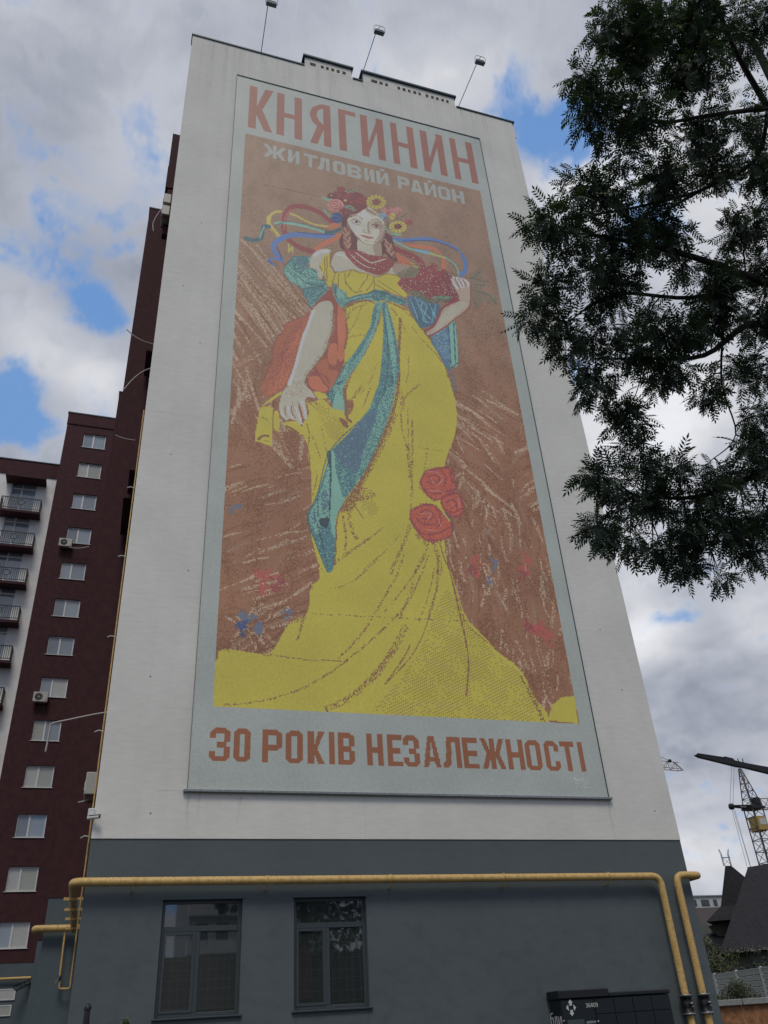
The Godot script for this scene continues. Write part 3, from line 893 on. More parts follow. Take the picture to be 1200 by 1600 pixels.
	mf("bf",[216.3,248,215.8,250,214.5,251.8,212.8,252.8,211.2,252.9,210.1,251.9,209.8,250.1,210.3,248.1,211.6,246.3,213.3,245.2,214.9,245.2,216,246.2],1,0.85,true)
	ms("hb",0.50,0.50,[211.1,249.7,213.2,246.7,215,248.4,212.9,251.4],1,0.60)
	mf("rdl",[246.6,241.6,246,243.7,244.7,245.5,243,246.5,241.4,246.6,240.3,245.6,240,243.8,240.5,241.7,241.9,239.9,243.6,238.8,245.2,238.8,246.3,239.8],1,0.85,true)
	ms("hb",0.50,0.50,[241.3,243.3,243.5,240.3,245.3,242,243.1,245.1],1,0.60)
	mf("rd",[251,246.5,250.5,248.4,249.2,250,247.7,251,246.2,251,245.1,250.1,244.9,248.5,245.4,246.6,246.6,244.9,248.2,243.9,249.7,243.9,250.8,244.8],1,0.85,true)
	ms("hb",0.50,0.50,[246.1,248.1,248.1,245.3,249.8,246.9,247.8,249.7],1,0.60)
	mf("wr",[242,251.2,241.6,252.8,240.6,254.2,239.3,255,238,255,237.2,254.2,236.9,252.9,237.4,251.3,238.4,249.9,239.7,249.1,240.9,249.1,241.8,249.8],1,0.85,true)
	ms("hb",0.50,0.50,[237.9,252.5,239.6,250.2,241,251.5,239.3,253.9],1,0.60)
	ms("gd",0.51,0.74,[224.2,247.7,226.9,245.4,230.3,242.1],1,0.80)
	ms("gd",0.51,0.74,[230.3,249.3,233,247,236.5,243.7],1,0.80)
	ms("gd",0.51,0.74,[234.8,238.8,237.5,236.5,241,233.1],1,0.80)
	ms("gd",0.52,0.75,[240.2,233.4,242.9,231,246.4,227.6],1,0.80)
	ms("gd",0.50,0.71,[219.4,284.5,222,282.3,225.3,279.2],1,0.80)
	ms("gd",0.50,0.71,[214.9,279,217.5,276.8,220.8,273.6],1,0.80)
	mf("yl",[227.4,239.8,226.5,243.7,224.7,246.9,222.3,248.7,220.1,248.4,218.6,246.3,218.2,242.8,219.1,238.9,220.9,235.7,223.3,233.9,225.5,234.1,227,236.3],0,1,true)
	ms("ob",0.51,0.74,[219.7,240.5,225.8,243],0,1.00)
	ms("gd",2.12,3.06,[214.9,258.2,215.4,270.5],1,0.80)
	ms("gl",1.87,2.68,[211.7,271.7,218.7,276.4,227.1,279],1,0.80)
	ms("tl",1.00,1.43,[221,279.2,233.3,277],0,1.00)
	mf("yl",[242.4,257.3,240.2,264.5,235,270.8,228.4,274.6,222,274.9,217.5,271.7,216.2,265.8,218.3,258.7,223.4,252.4,230.1,248.4,236.6,248,241.2,251.3],0,1,true)
	ms("ob",0.50,0.55,[235.4,259.1,242.2,257.4],0,1.00)
	ms("ob",0.50,0.54,[234.3,262.3,240,264.3],0,1.00)
	ms("ob",0.50,0.54,[232,265.1,234.9,270.5],0,1.00)
	ms("ob",0.50,0.54,[228.9,266.8,228.4,274.2],0,1.00)
	ms("ob",0.50,0.54,[225.9,267,222.1,274.6],0,1.00)
	ms("ob",0.50,0.54,[223.9,265.6,217.7,271.5],0,1.00)
	ms("ob",0.50,0.54,[223.2,263,216.4,265.7],0,1.00)
	ms("ob",0.50,0.54,[224.2,259.8,218.5,258.8],0,1.00)
	ms("ob",0.50,0.55,[226.6,257,223.5,252.6],0,1.00)
	ms("ob",0.50,0.55,[229.7,255.2,230.1,248.8],0,1.00)
	ms("ob",0.50,0.55,[232.7,255,236.5,248.4],0,1.00)
	ms("ob",0.50,0.55,[234.7,256.4,240.9,251.6],0,1.00)
	mf("hd",[235.1,259.2,234.1,262.1,231.9,264.8,228.9,266.5,226.1,266.7,224.1,265.4,223.5,262.9,224.4,259.9,226.7,257.3,229.7,255.6,232.5,255.4,234.5,256.7],0,1,true)
	mf("rd",[231.5,260,231,261.4,230,262.6,228.8,263.3,227.5,263.4,226.7,262.8,226.4,261.6,226.8,260.2,227.8,259,229.1,258.3,230.3,258.2,231.2,258.8],0,1,true)
	mf("sk",[131.4,366.2,135.8,347.4,142.3,337.6,153.1,337.3,167.3,357.4,181.8,366,197.8,367,210.1,356.3,218.8,339.1,241,337.6,226.5,357.2,216.9,360,205.1,362.2,193,371.1,181.6,368.9,169.1,368.3,160.1,367.1,145.2,375.2,135.1,377],0,1,true)
	ms("sh",0.92,1.31,[139.8,343.7,147.2,343.9,154,346.8],0,1.00)
	mf("ss",[218.8,339.1,241.1,336.7,226.6,354.8,217.1,355.9],0,1,true)
	mf("sk",[104.9,378.3,106.3,360.2,113.9,345.3,125.4,337.8,132.8,338.1,131.6,343.9,123.9,352.2,121.4,366.4,117.3,374.7,122.4,382,119.7,395.8,115.8,392.6,114.7,382.5,108.6,379],0,1,true)
	ms("sh",1.90,2.73,[111.3,355.1,119,345.6,129.2,340.7],0,1.00)
	ms("hb",0.57,0.81,[131.4,366.2,135.6,347.4,142.3,337.3,149.8,334.2],0,1.00)
	ms("hb",0.50,0.71,[131.4,366.2,135.2,374.6,137.3,378.7],0,1.00)
	mf("rd",[152.2,331,165,328.4,176.6,328.6,184.6,331.1,202.3,329.4,218.8,330.8,217.4,342.8,205.9,357.8,195.6,365.5,181.8,364.7,168.3,360.6,158.4,349.5,153,341.4],0,1,true)
	ms("sk",0.76,1.06,[159.9,339.3,167.7,347.9,180,355.6,191.5,356],0,1.00)
	ms("sk",0.95,1.33,[167.1,333.1,178.3,341.5,187.4,345.8,201.9,336.7,207.4,332.2],0,1.00)
	ms("pw",0.50,0.50,[157.7,336.7,158.1,337.1],0,1.00)
	ms("pw",0.50,0.50,[161.6,338.3,161.9,338.7],0,1.00)
	ms("pw",0.50,0.50,[165.4,339.9,165.7,340.2],0,1.00)
	ms("pw",0.50,0.50,[169.2,341.3,169.6,341.7],0,1.00)
	ms("pw",0.50,0.50,[173.1,342.6,173.4,343],0,1.00)
	ms("pw",0.50,0.50,[176.9,343.8,177.2,344.2],0,1.00)
	ms("pw",0.50,0.50,[180.8,344.9,181.1,345.3],0,1.00)
	ms("pw",0.50,0.50,[184.6,346,185,346.4],0,1.00)
	ms("pw",0.50,0.50,[188.5,346.9,188.8,347.3],0,1.00)
	ms("pw",0.50,0.50,[192.4,347.7,192.7,348.1],0,1.00)
	ms("pw",0.50,0.50,[196.3,348.4,196.6,348.8],0,1.00)
	ms("pw",0.50,0.50,[200.2,349.1,200.5,349.4],0,1.00)
	ms("pw",0.50,0.50,[204.1,349.6,204.4,350],0,1.00)
	ms("pw",0.50,0.50,[208,350,208.4,350.4],0,1.00)
	ms("pw",0.50,0.50,[212,350.3,212.3,350.7],0,1.00)
	ms("pw",0.52,0.74,[159.7,346.7,159.8,346.7],0,1.00)
	ms("pw",0.52,0.73,[164,352.7,164.1,352.7],0,1.00)
	ms("pw",0.52,0.73,[169.6,357.5,169.7,357.5],0,1.00)
	ms("pw",0.52,0.73,[175.1,360.7,175.3,360.7],0,1.00)
	ms("pw",0.52,0.73,[182,361.9,182.1,361.9],0,1.00)
	ms("pw",0.53,0.73,[188.9,360.7,189,360.7],0,1.00)
	ms("pw",0.53,0.74,[196.1,357.1,196.2,357],0,1.00)
	ms("pw",0.53,0.74,[203.3,351.7,203.5,351.7],0,1.00)
	ms("pw",0.54,0.75,[209.7,343.4,209.8,343.3],0,1.00)
	ms("pw",0.54,0.75,[213.7,336.5,213.8,336.4],0,1.00)
	ms("pw",0.53,0.75,[176.4,331.1,176.6,331],0,1.00)
	ms("pw",0.53,0.75,[183.3,334,183.4,333.9],0,1.00)
	ms("pw",0.53,0.75,[190.3,334.3,190.4,334.3],0,1.00)
	ms("pw",0.54,0.75,[198.5,333.9,198.6,333.8],0,1.00)
	ms("pw",0.53,0.74,[186.1,348.7,186.2,348.6],0,1.00)
	ms("pw",0.53,0.74,[193.1,346.6,193.3,346.6],0,1.00)
	ms("pw",0.54,0.75,[199.2,342.4,199.3,342.3],0,1.00)
	ms("pw",0.53,0.75,[169.2,337.4,169.3,337.3],0,1.00)
	ms("pw",0.53,0.74,[173.6,342.6,173.7,342.5],0,1.00)
	ms("pw",0.52,0.75,[157.8,334.2,157.9,334.2],0,1.00)
	ms("pw",0.52,0.74,[166.6,346.3,166.7,346.3],0,1.00)
	ms("wr",0.50,0.58,[153.3,331.5,164.4,342.1,175.6,350.1,191.4,358.4],1,0.60)
	mf("oc",[105.2,459.9,92.1,470.7,74.1,484.6,72.9,495.3,65,510.4,60.1,527.5,60,545.6,51.9,574.4,49.2,594.4,57.7,599,68.2,589.1,76.7,577.6,93.6,512.7],0,1,true)
	mf("or",[99.9,469.8,92.1,492.6,82.4,549.8,71.7,583.3,56.3,595.7,60.8,568.8,71.3,537.7,84.5,504.7],1,0.60,true)
	mf("rb",[105.2,459.9,92.1,470.7,74.1,484.6,72.9,495.3,65,510.4,60.1,527.5,60,545.6,51.9,574.4,49.2,594.4,57.7,599,68.2,589.1,76.7,577.6,93.6,512.7],1,0.22,true)
	ms("rb",2.97,3.96,[93.7,476.6,78.4,506.2,71.3,537.7,60.9,578.1],1,0.35)
	ms("rd",0.50,0.50,[106.7,458.8,92.1,470.3,73.8,485.4,73.3,493.8,65,509.4,60.3,529.1],0,1.00)
	ms("rd",0.50,0.68,[84.9,484,88,497.1,81,511,71.1,522.6],1,0.45)
	ms("rd",0.50,0.64,[59.7,526.6,60,545.6,54.9,563.9,51.9,574.4],0,1.00)
	ms("rd",1.11,1.47,[62.1,542.2,71.9,531.2,80.8,518.7],1,0.40)
	ms("rd",0.50,0.59,[71,544.6,83.1,528.6],1,0.50)
	ms("rd",0.50,0.55,[57.8,600.8,70.3,585.9,77.8,576.7],1,0.70)
	mf("rb",[105.3,449.1,121.8,422.7,131.8,411,136.1,427.8,145.5,439.8,150,457.9,151.8,476,146.9,496.8,145.9,523.4,139.5,544.2,127.5,571.4,120.6,581.8,106.2,581.9,99.7,570,100.9,558.3,112.3,536.4,125.5,505.2,131.9,476.6,133.5,446.2,128.9,431.9],0,1,true)
	mf("or",[139.5,440.2,144.4,440.4,150.3,457.8,151.3,474.7,146.7,503.7,145.4,510.8,137.1,512.8],0,1,true)
	mf("or",[127.1,507.9,136.6,502.6,135.2,534.8,126,533.1],0,1,true)
	mf("or",[137.7,503.9,146.1,500.4,145.4,522,138.2,528.1],0,1,true)
	mf("or",[102,561.7,114.3,556.9,118.6,566.1,124.6,573.4,118.4,579.6,105.2,576],0,1,true)
	mf("oc",[111.1,538.6,123.8,528.3,127,544,137.2,544.7,127.5,569.9,116.5,556.4],0,1,true)
	ms("rd",1.47,1.89,[112.1,550.1,121.1,555.5,126.5,564.4],1,0.50)
	ms("rd",0.51,0.65,[114.3,556.9,125.2,571.8],0,1.00)
	ms("rd",0.50,0.60,[125.4,535.4,135.2,535.5],0,1.00)
	ms("rd",0.50,0.57,[138.4,440.5,137.5,476.7,137.6,512.6],0,1.00)
	mf("ye",[148.2,437.9,149.8,463.7,151,478.3,146.9,504.3,144.5,531.2,139,561.8,141.7,599,118.7,603.4,96.5,625.7,101,646.7,103.2,684.5,104.5,720.6,103.4,772.1,108.9,797.6,110.6,816.6,102.1,826.5,98.9,853.1,81.3,867.1,64.4,896.2,43.7,897,22.6,896.1,17.4,906.8,16.4,950,69.9,949.4,145.2,948.7,231.5,948.3,330.2,948.9,323.1,922.8,313.5,898,292.9,879.9,275.3,861.4,260.6,842.3,251.9,801.2,247.1,779.9,247.3,756.7,254.5,686.2,258.6,653.4,273.2,616.4,279.7,589.7,281.1,562.2,277.3,528.8,275.6,512.7,267.7,491.3,256.7,463.7,243.1,442.7,234.3,424.7,224.6,415.8,204.4,412,175.3,419.7],0,1,true)
	mf("ye",[16.4,908.0,30,896.6,60,898.3,60,949,16.4,949],0,1,false)
	mf("ye",[40,930,326,930,336,949,40,949],0,1,false)
	mf("ye",[333.9,946.9,341.7,931.8,353.5,923,367.6,921,367.4,948.8],0,1,false)
	mf("ye",[71.4,588.5,70.6,592.8,57.9,606.2,49.6,613.9,61.9,597.3],0,1,true)
	mf("ye",[48.7,616.1,60.1,612.5,62.3,618.8,62,661.7,59,664.7,47.7,661.6,43.5,661.1,46,635],0,1,true)
	mf("ye",[62.8,618.7,68.6,618.9,69.4,641.1,65.8,643.7,63.1,638.4],0,1,true)
	mf("ye",[75,631,89.8,626.9,94,635.4,92.9,644.7,86.6,641.9,76.1,637.3],0,1,true)
	mf("ye",[107.3,581.2,120.6,581.3,122.7,587.9,111.6,589.4],0,1,true)
	mf("ye",[99.5,595.3,105,597,118.2,590.2,128,599.3,137.8,604.3,149.5,618.5,146.9,629.8,128.8,657.9,123.4,661.4,120,674.7,102.2,677.6,100.2,657.6,94,641.9,96.2,625.7,100.4,623.6,101.6,608.6],0,1,true)
	ms("br",1.32,1.65,[47.7,658.5,52.6,653.2,58.2,652.2],0,1.00)
	ms("ol",0.50,0.50,[53.8,659.3,60.4,659.4],1,0.60)
	ms("ol",1.86,2.35,[51,626.2,58.4,632.7],1,0.25)
	ms("br",1.26,1.56,[77.2,635.8,83.5,638.6,89.8,642.7],0,1.00)
	ms("br",0.50,0.52,[62.1,617.5,62.6,639.8],0,1.00)
	mf("ob",[110.4,595.9,129,604.7,144.8,627.5,129.1,646.2,115.6,619.4],2,0.50,true)
	mf("br",[136.5,612.8,145.2,616.6,146,625.9,139.5,621.7],0,1,true)
	ms("br",0.50,0.55,[99.5,595.3,109.3,604.4,111.4,608],1,0.80)
	ms("br",1.21,1.52,[105,594.2,111.5,598.4],1,0.50)
	ms("br",0.85,1.04,[99.9,629,102.4,641.7,101.3,656.2],1,0.70)
	ms("ob",0.50,0.50,[104.6,641.3,114.7,673],1,0.50)
	ms("ob",0.50,0.50,[115.4,627.5,122.2,669.2],1,0.50)
	ms("br",0.50,0.50,[94,643.2,100.2,658.9,102.7,676.2],1,0.80)
	ms("br",0.84,1.07,[71.5,598.1,63.3,617.3,62.8,621.4],0,1.00)
	mf("ye",[131.4,343.9,130.4,363.8,131.9,372.8,136.7,380.5,146,374.6,160.1,366.7,169.1,368,181.7,368,193,370.7,204.8,362,217,359.1,222.6,357.5,227,370.7,221.4,374.7,228.5,385.8,233.2,392.7,230.2,398.8,212.2,396,202.1,393,196.9,394.4,188.3,394.4,181.1,403.3,167.4,409.3,157.1,418.9,152.2,417.9,150.8,410.4,142.6,406.9,141.2,399.3,133.5,398.3,131.9,406.4,127.9,406.1,124.7,397.8,126.4,394.2,121.6,389.4,123.3,385.8,119.3,380.8,117.5,373.5,121,363,122.2,353],0,1,false)
	ms("ob",0.50,0.50,[124.4,355.6,123.9,385.7],0,1.00)
	ms("ob",0.50,0.50,[127.8,351.4,126.5,389.5],0,1.00)
	ms("ob",0.50,0.50,[118,372.5,120.6,380.4],0,1.00)
	ms("ob",0.50,0.50,[131.5,364.6,137.2,380.3,133.5,398.4],0,1.00)
	ms("ob",0.50,0.50,[142.3,378.8,141.2,399.3],0,1.00)
	ms("ob",0.50,0.50,[150.2,375,150.2,393.7],0,1.00)
	ms("ob",0.50,0.50,[150.2,393.7,163,408.6],0,1.00)
	ms("ob",0.50,0.50,[158.9,367,154.5,381.6],0,1.00)
	ms("ob",0.50,0.50,[120.5,389.7,127.1,389.4,125.8,399],0,1.00)
	ms("ob",0.50,0.58,[149.8,390,159.1,408.1],0,1.00)
	ms("ob",0.50,0.59,[177,382.3,167.8,401.2],0,1.00)
	ms("ob",0.50,0.59,[190,378.7,188.4,393.2],0,1.00)
	ms("ob",0.50,0.59,[189.1,378.9,177.9,400.7],0,1.00)
	ms("ob",0.50,0.59,[190.5,385.6,208.9,394.6],0,1.00)
	ms("ob",0.50,0.60,[194.4,377.5,227.6,398.9],0,1.00)
	ms("ob",0.50,0.58,[162.5,408.3,172.7,402.1],0,1.00)
	ms("ob",0.50,0.50,[158.9,367.8,153.9,382.6],0,1.00)
	ms("ob",0.50,0.50,[190.7,370.6,186.8,379.6],0,1.00)
	ms("ob",0.50,0.50,[181.7,368.4,178.8,381.1],0,1.00)
	ms("ob",0.50,0.50,[216.9,359.2,224.9,363.3],0,1.00)
	ms("ob",0.50,0.50,[161.2,367.1,171.3,371.4],0,1.00)
	ms("ob",0.50,0.50,[137.3,377.1,145.2,375.7,160.1,367.1,169.1,368.3,181.6,368.9,193,371.1,205.1,362.2,216.9,360,226.4,358.1],0,1.00)
	mf("tl",[84.6,364.3,104.4,359.2,103.7,371.2,102,377.9,106.4,380.6,110.8,380.1,115.1,386.6,115,395.1,117.1,396.8,123.6,398,125.7,405.1,127.2,412.3,122.1,422.6,114.4,435.1,105.3,449.1,101.6,438.4,96.9,429.4,96.4,422.1,89,415.2,79.4,410.4,73.6,401.5,71.9,395.9,75,382.7,80.3,373.4],0,1,true)
	mf("tg",[84.6,364.3,104.4,359.2,103.7,371.2,102,377.9,106.4,380.6,110.8,380.1,115.1,386.6,115,395.1,117.1,396.8,123.6,398,125.7,405.1,127.2,412.3,122.1,422.6,114.4,435.1,105.3,449.1,101.6,438.4,96.9,429.4,96.4,422.1,89,415.2,79.4,410.4,73.6,401.5,71.9,395.9,75,382.7,80.3,373.4],1,0.42,true)
	mf("td",[84.6,365.8,102.2,360.6,102,379.5,95.5,390.7,84.7,387.6,80.4,378.1],1,0.35,true)
	mf("td",[95.4,415,123.6,401.1,125.5,412.7,105.8,447.5,101.7,437],1,0.30,true)
	mf("tl",[75.1,396.5,83.6,397.1,97.6,406.8,106.1,410.5,97.5,414.4,83.7,410.7],1,0.50,true)
	mf("tg",[89,366.1,102.1,362.2,101.5,378.1,97.7,385.4,87.9,374.3],1,0.75,true)
	mf("bg",[89,367.7,101,367.3,100.9,381.4,93.3,378.9],1,0.60,true)
	mf("tg",[97.5,423.3,112.6,413.3,125.6,411.2,112.4,422.3,105.9,435.8,101.7,435.5],1,0.60,true)
	ms("td",0.50,0.67,[84.6,364.3,75,382.7,73,397.1,79.4,410.4,89,415.2,96.4,422.1,96.9,429.4,101.6,438.4,105.3,449.1],0,1.00)
	ms("td",0.50,0.63,[84.6,364.3,104.4,359.2],0,1.00)
	ms("td",0.50,0.61,[78.2,378.7,82.5,386.7,94.4,394.1,106.2,398.3,123.6,398],0,1.00)
	ms("td",0.50,0.68,[76.1,391.6,84.7,401.4,86.9,396.2,97.6,406.8,106.1,409,121.3,406.3],0,1.00)
	ms("td",0.50,0.62,[83.6,372.4,87.9,388.2,100.9,393.7],0,1.00)
	ms("td",0.50,0.62,[102,384.2,106.3,395.3,115,395.1],0,1.00)
	ms("td",0.50,0.62,[106.4,380.6,114,386.9],0,1.00)
	ms("td",0.65,0.90,[98.6,418.6,110.4,412.3,123.5,407.2],0,1.00)
	ms("td",0.50,0.61,[96.5,410.2,107.2,405.7,122.4,404.5],0,1.00)
	ms("td",0.50,0.60,[105.9,441.7,117.8,423.8,126.6,412.4],0,1.00)
	ms("td",0.50,0.53,[86.9,400.8,89,410.7,95.4,421],0,1.00)
	mf("tl",[134,401.3,138.9,401.4,142.1,406.7,148.6,407.9,150.6,415,155.9,421.1,153.6,424.7,145.5,438.7,140.3,432.7,136.2,421.8,134.3,410.3],0,1,true)
	mf("tg",[134.5,401.1,140,402.7,138.4,421.2,145.6,437.2,140.3,432.7,135.7,422],1,0.80,true)
	ms("td",0.55,0.75,[137.8,403.3,137.4,418.5,145.6,437.2],0,1.00)
	ms("td",0.50,0.61,[143.1,407.9,150.5,418],0,1.00)
	ms("td",0.50,0.60,[140.4,426.7,153.8,418.6],0,1.00)
	mf("tl",[145.8,438.6,137.1,427.5,148.8,420,152.1,421.3,165.7,410.9,179.3,406.1,190,395.1,201.9,395.3,212.1,398.4,229.1,402,230.4,412,218,413,201,410.6,190.5,416.8,180.5,416,167,419.6,153.4,428.8],0,1,true)
	mf("tg",[145.8,438.6,137.1,427.5,148.8,420,152.1,421.3,165.7,410.9,179.3,406.1,190,395.1,201.9,395.3,212.1,398.4,229.1,402,230.4,412,218,413,201,410.6,190.5,416.8,180.5,416,167,419.6,153.4,428.8],1,0.45,true)
	mf("td",[212,399.6,229.1,402,230.4,412,218,413,204.5,409.7],1,0.40,true)
	ms("td",0.59,0.80,[146.6,437.3,156.9,424.5,180.7,411,189.1,411.5],0,1.00)
	ms("td",1.04,1.41,[181.1,404.5,189.9,397.5,201.8,397.7,211.8,401.9,228.6,407.9],0,1.00)
	mf("td",[182.8,402.8,191.7,395.8,201.8,397.7,202.9,407.8,190.6,415.6,185.7,412.4],1,0.60,true)
	ms("td",0.50,0.57,[152,422.5,167.3,411.6,179.2,407.2],0,1.00)
	ms("br",1.18,1.59,[148.2,439.1,166.9,423,180.4,418.3,187,420],1,0.80)
	ms("br",1.22,1.62,[204.3,413.1,217.7,416.5,229.4,421.4],1,0.80)
	ms("br",2.10,2.73,[195.2,423.5,190.3,451.4,180.7,479.7,169.7,507.3,152.6,543.3,144.1,570.4],1,0.75)
	mf("tl",[192.3,416.3,184.7,432.9,180,460.5,170.8,484.1,156.9,512.3,146.9,528.7,138.6,550.3,127.4,575.7,122.1,582.4,130,593.9,141.7,599,144.6,600.3,142.5,570.7,150.9,547.6,166,520.4,174.9,497.8,184.2,474.6,192.4,444.3,196.9,418.5],0,1,true)
	mf("tg",[190.5,417.9,184.4,437.5,180.3,460.4,170.8,484.1,157.2,512.2,153.2,527.3,164.9,508.4,175.6,483,185.2,454.9],1,0.85,true)
	mf("tg",[192.3,416.3,184.7,432.9,180,460.5,170.8,484.1,156.9,512.3,146.9,528.7,138.6,550.3,127.4,575.7,122.1,582.4,130,593.9,141.7,599,144.6,600.3,142.5,570.7,150.9,547.6,166,520.4,174.9,497.8,184.2,474.6,192.4,444.3,196.9,418.5],1,0.38,true)
	ms("td",0.74,0.97,[191.8,424.4,186.4,448,180.3,471.2,170.3,494.7,158.2,518.1],1,0.50)
	mf("td",[122.8,580.8,130.7,576.4,137.2,585,136.9,596.2,131.3,597.3],1,0.70,true)
	mf("td",[133.3,563,143.7,556.5,138.9,564.7],1,0.80,true)
	ms("td",0.51,0.63,[128.5,575.4,139.5,583.1,142.7,606.1],0,1.00)
	mf("tl",[129.1,600.5,140.1,601.1,144.2,611.3,147.5,613.5,143.1,596.4,140.6,584.3,134.1,577.1],0,1,true)
	ms("br",1.69,2.10,[143.9,569.4,144.4,589.2,145.4,611.1,149.6,615.8],0,1.00)
	mf("br",[145.1,586.2,154.1,585.9,151.3,601.8,145.5,605.6],1,0.90,true)
	ms("td",0.50,0.58,[146.9,528.7,138.6,550.3,127.4,575.7,122.1,582.4],0,1.00)
	ms("br",1.93,2.35,[220.4,439.5,213.3,505.7,210.4,546.9,200.3,592.4,179.7,646.2,155.4,701.1,136.8,735.8],1,0.80)
	ms("br",2.93,3.45,[203.1,596.5,183.5,645.5,159.1,696.4,140.4,731.4],1,0.45)
	mf("tg",[197.2,418.4,197.3,445.3,195.4,478.3,191.9,510.5,186.6,547.9,181,566.7,171.9,593.1,159,614.1,146.4,634.3,124.8,661.6,121.3,677.8,109.9,719.9,99.6,747.5,107.6,776.7,118.7,808,126.3,799.3,127.8,769.1,129,746.9,137.1,724.7,152.2,700.7,164.2,678.5,181.2,638.8,197.6,592.4,206.8,553.6,214.2,515.8,213.1,484.7,210.2,453,206.5,431.8,203.4,414.5],0,1,true)
	mf("tl",[197.2,418.4,197.3,445.3,195.4,478.3,191.9,510.5,186.6,547.9,181,566.7,171.9,593.1,159,614.1,146.4,634.3,124.8,661.6,121.3,677.8,109.9,719.9,99.6,747.5,107.6,776.7,118.7,808,126.3,799.3,127.8,769.1,129,746.9,137.1,724.7,152.2,700.7,164.2,678.5,181.2,638.8,197.6,592.4,206.8,553.6,214.2,515.8,213.1,484.7,210.2,453,206.5,431.8,203.4,414.5],1,0.24,true)
	mf("td",[197.2,418.4,197.3,445.3,195.4,478.3,191.9,510.5,186.6,547.9,181,566.7,171.9,593.1,159,614.1,146.4,634.3,124.8,661.6,121.3,677.8,109.9,719.9,99.6,747.5,107.6,776.7,118.7,808,126.3,799.3,127.8,769.1,129,746.9,137.1,724.7,152.2,700.7,164.2,678.5,181.2,638.8,197.6,592.4,206.8,553.6,214.2,515.8,213.1,484.7,210.2,453,206.5,431.8,203.4,414.5],1,0.20,true)
	ms("td",1.22,1.55,[199,444.8,201.4,487.5,196.6,539.9,184.3,590.8],1,0.60)
	ms("td",1.23,1.57,[207.8,464.5,208.3,506.8,201.7,558.5],1,0.50)
	mf("tl",[202.4,417.1,204.7,434.5,207.8,464.5,210,506.4,205.6,547.9,203.4,507.9,202.1,476.7,200.7,444.4],1,0.80,true)
	mf("tl",[190,570.6,207.2,547.6,196.4,593.1,180.2,637.2,165.1,674.5,152.7,698.2,156.8,667.4,173.6,620.5],1,0.45,true)
	mf("bg",[158.9,615.9,182.7,591.1,164.9,648.7,153.2,684.8,135.2,670.9,129.8,659],1,0.80,true)
	mf("tl",[125.6,661.9,129.9,663.1,130.6,683.8,136.8,716,138.9,722.9,129.9,742.6,127.7,769.5,123.6,753,123.8,708.8,125.9,684.6],0,1,true)
	mf("tl",[122.8,679.4,112.8,719.4,102,745.5,109.1,768.4,112.3,754.4,121.5,746.4,123.2,699.8],1,0.75,true)
	mf("bg",[119.1,711.3,122.6,728.7,115.6,736.7,114.4,719.2],1,0.70,true)
	mf("bg",[106.5,736.2,108.6,751.5,105.6,753.6],1,0.90,true)
	ms("tk",0.78,0.92,[125.2,663.8,124.8,699.6,122.3,742.8],1,0.85)
	mf("tk",[112.4,748.4,121.5,746.4,122.1,751.5,118.2,758.8,112.3,754.4],0,1,true)
	ms("tk",0.88,0.99,[109.3,754.8,114.9,779.3,119.5,804.9],1,0.70)
	mf("tk",[121.6,662.5,126.4,661.7,124.4,681.1,122.1,677.7],1,0.80,true)
	mf("tg",[115,771,127,766.2,126,796.1,120.2,806.4],1,0.60,true)
	ms("tk",0.61,0.70,[110.5,723.3,110.9,747.8],1,0.70)
	ms("td",0.50,0.53,[159,614.3,124.8,661,109.8,719.9,99.7,747.5,107.6,776.9,118.7,808.2],0,1.00)
	ms("br",0.92,1.04,[127,799.2,128.7,769.3,130.6,745.2,138.8,725.6,153,701.7],1,0.90)
	ms("br",2.79,3.20,[154.9,713.4,143.7,734.8],1,0.50)
	mf("br",[150.4,706.7,160.1,701.6,174.1,710.6,162.5,719.5,150,717.7],1,0.30,true)
	mf("ob",[158.4,705.5,176.3,728.4,166.4,736.9,154.6,720.6],2,0.40,true)
	ms("br",2.31,2.61,[143.3,729.4,144.2,750.3,149.6,766.8],1,0.35)
	ms("br",1.21,1.36,[136.8,742.6,139,768.1,137,785],1,0.50)
	ms("br",0.50,0.54,[146.7,721.8,158.4,741.5],0,1.00)
	ms("br",1.51,1.67,[129.2,795.7,136.9,788.3,152.4,774.9,165.1,763.2],1,0.40)
	ms("ob",0.54,0.60,[136.8,790,152.4,774.9,168.3,761,179,750.2],1,0.50)
	ms("ob",0.54,0.60,[155.7,802.6,176.4,782.1,189.7,767,199.3,753.4],1,0.45)
	ms("br",1.04,1.23,[210,590.1,209.8,617.3,213.9,643,213.5,682.2],1,0.50)
	ms("br",1.37,1.58,[223.2,600.3,220,646,215.6,697.1,211.9,723.5],1,0.45)
	ms("br",0.70,0.82,[219.2,584,216.1,636.6,216,681.9],1,0.50)
	ms("br",0.86,0.99,[238.7,634.8,233.5,663.6,224.2,693.9],1,0.40)
	ms("br",1.91,2.09,[213.6,723.3,206.5,752.8,195.2,778.3,184.3,802.8],1,0.40)
	ms("br",1.60,1.72,[228.1,762.4,221.8,778.6,210.6,800],1,0.40)
	ms("br",2.10,2.29,[215.8,755.1,227.6,767.6],1,0.40)
	ms("br",2.10,2.24,[234.4,763.4,238.9,783.5,239,798.7],1,0.40)
	ms("br",0.65,0.69,[241.1,760.8,245.4,782.8,253.4,797.1],1,0.90)
	ms("br",0.62,0.73,[105.2,720.6,110,698.2,109.4,689],1,0.50)
	ms("br",1.02,1.14,[103.2,772.5,108.8,798,114.4,808.6],1,0.50)
	ms("br",0.58,0.73,[226.2,496.5,225.3,519.5,220.2,544.8],1,0.50)
	ms("br",0.50,0.56,[218,437.8,226.5,460],1,0.60)
	ms("br",0.69,0.88,[234.2,447.1,247.6,470.2,262.9,488.1,270,501.3],1,0.50)
	ms("br",0.50,0.66,[148.3,487.4,162.2,456.3,171.7,425.1],1,0.50)
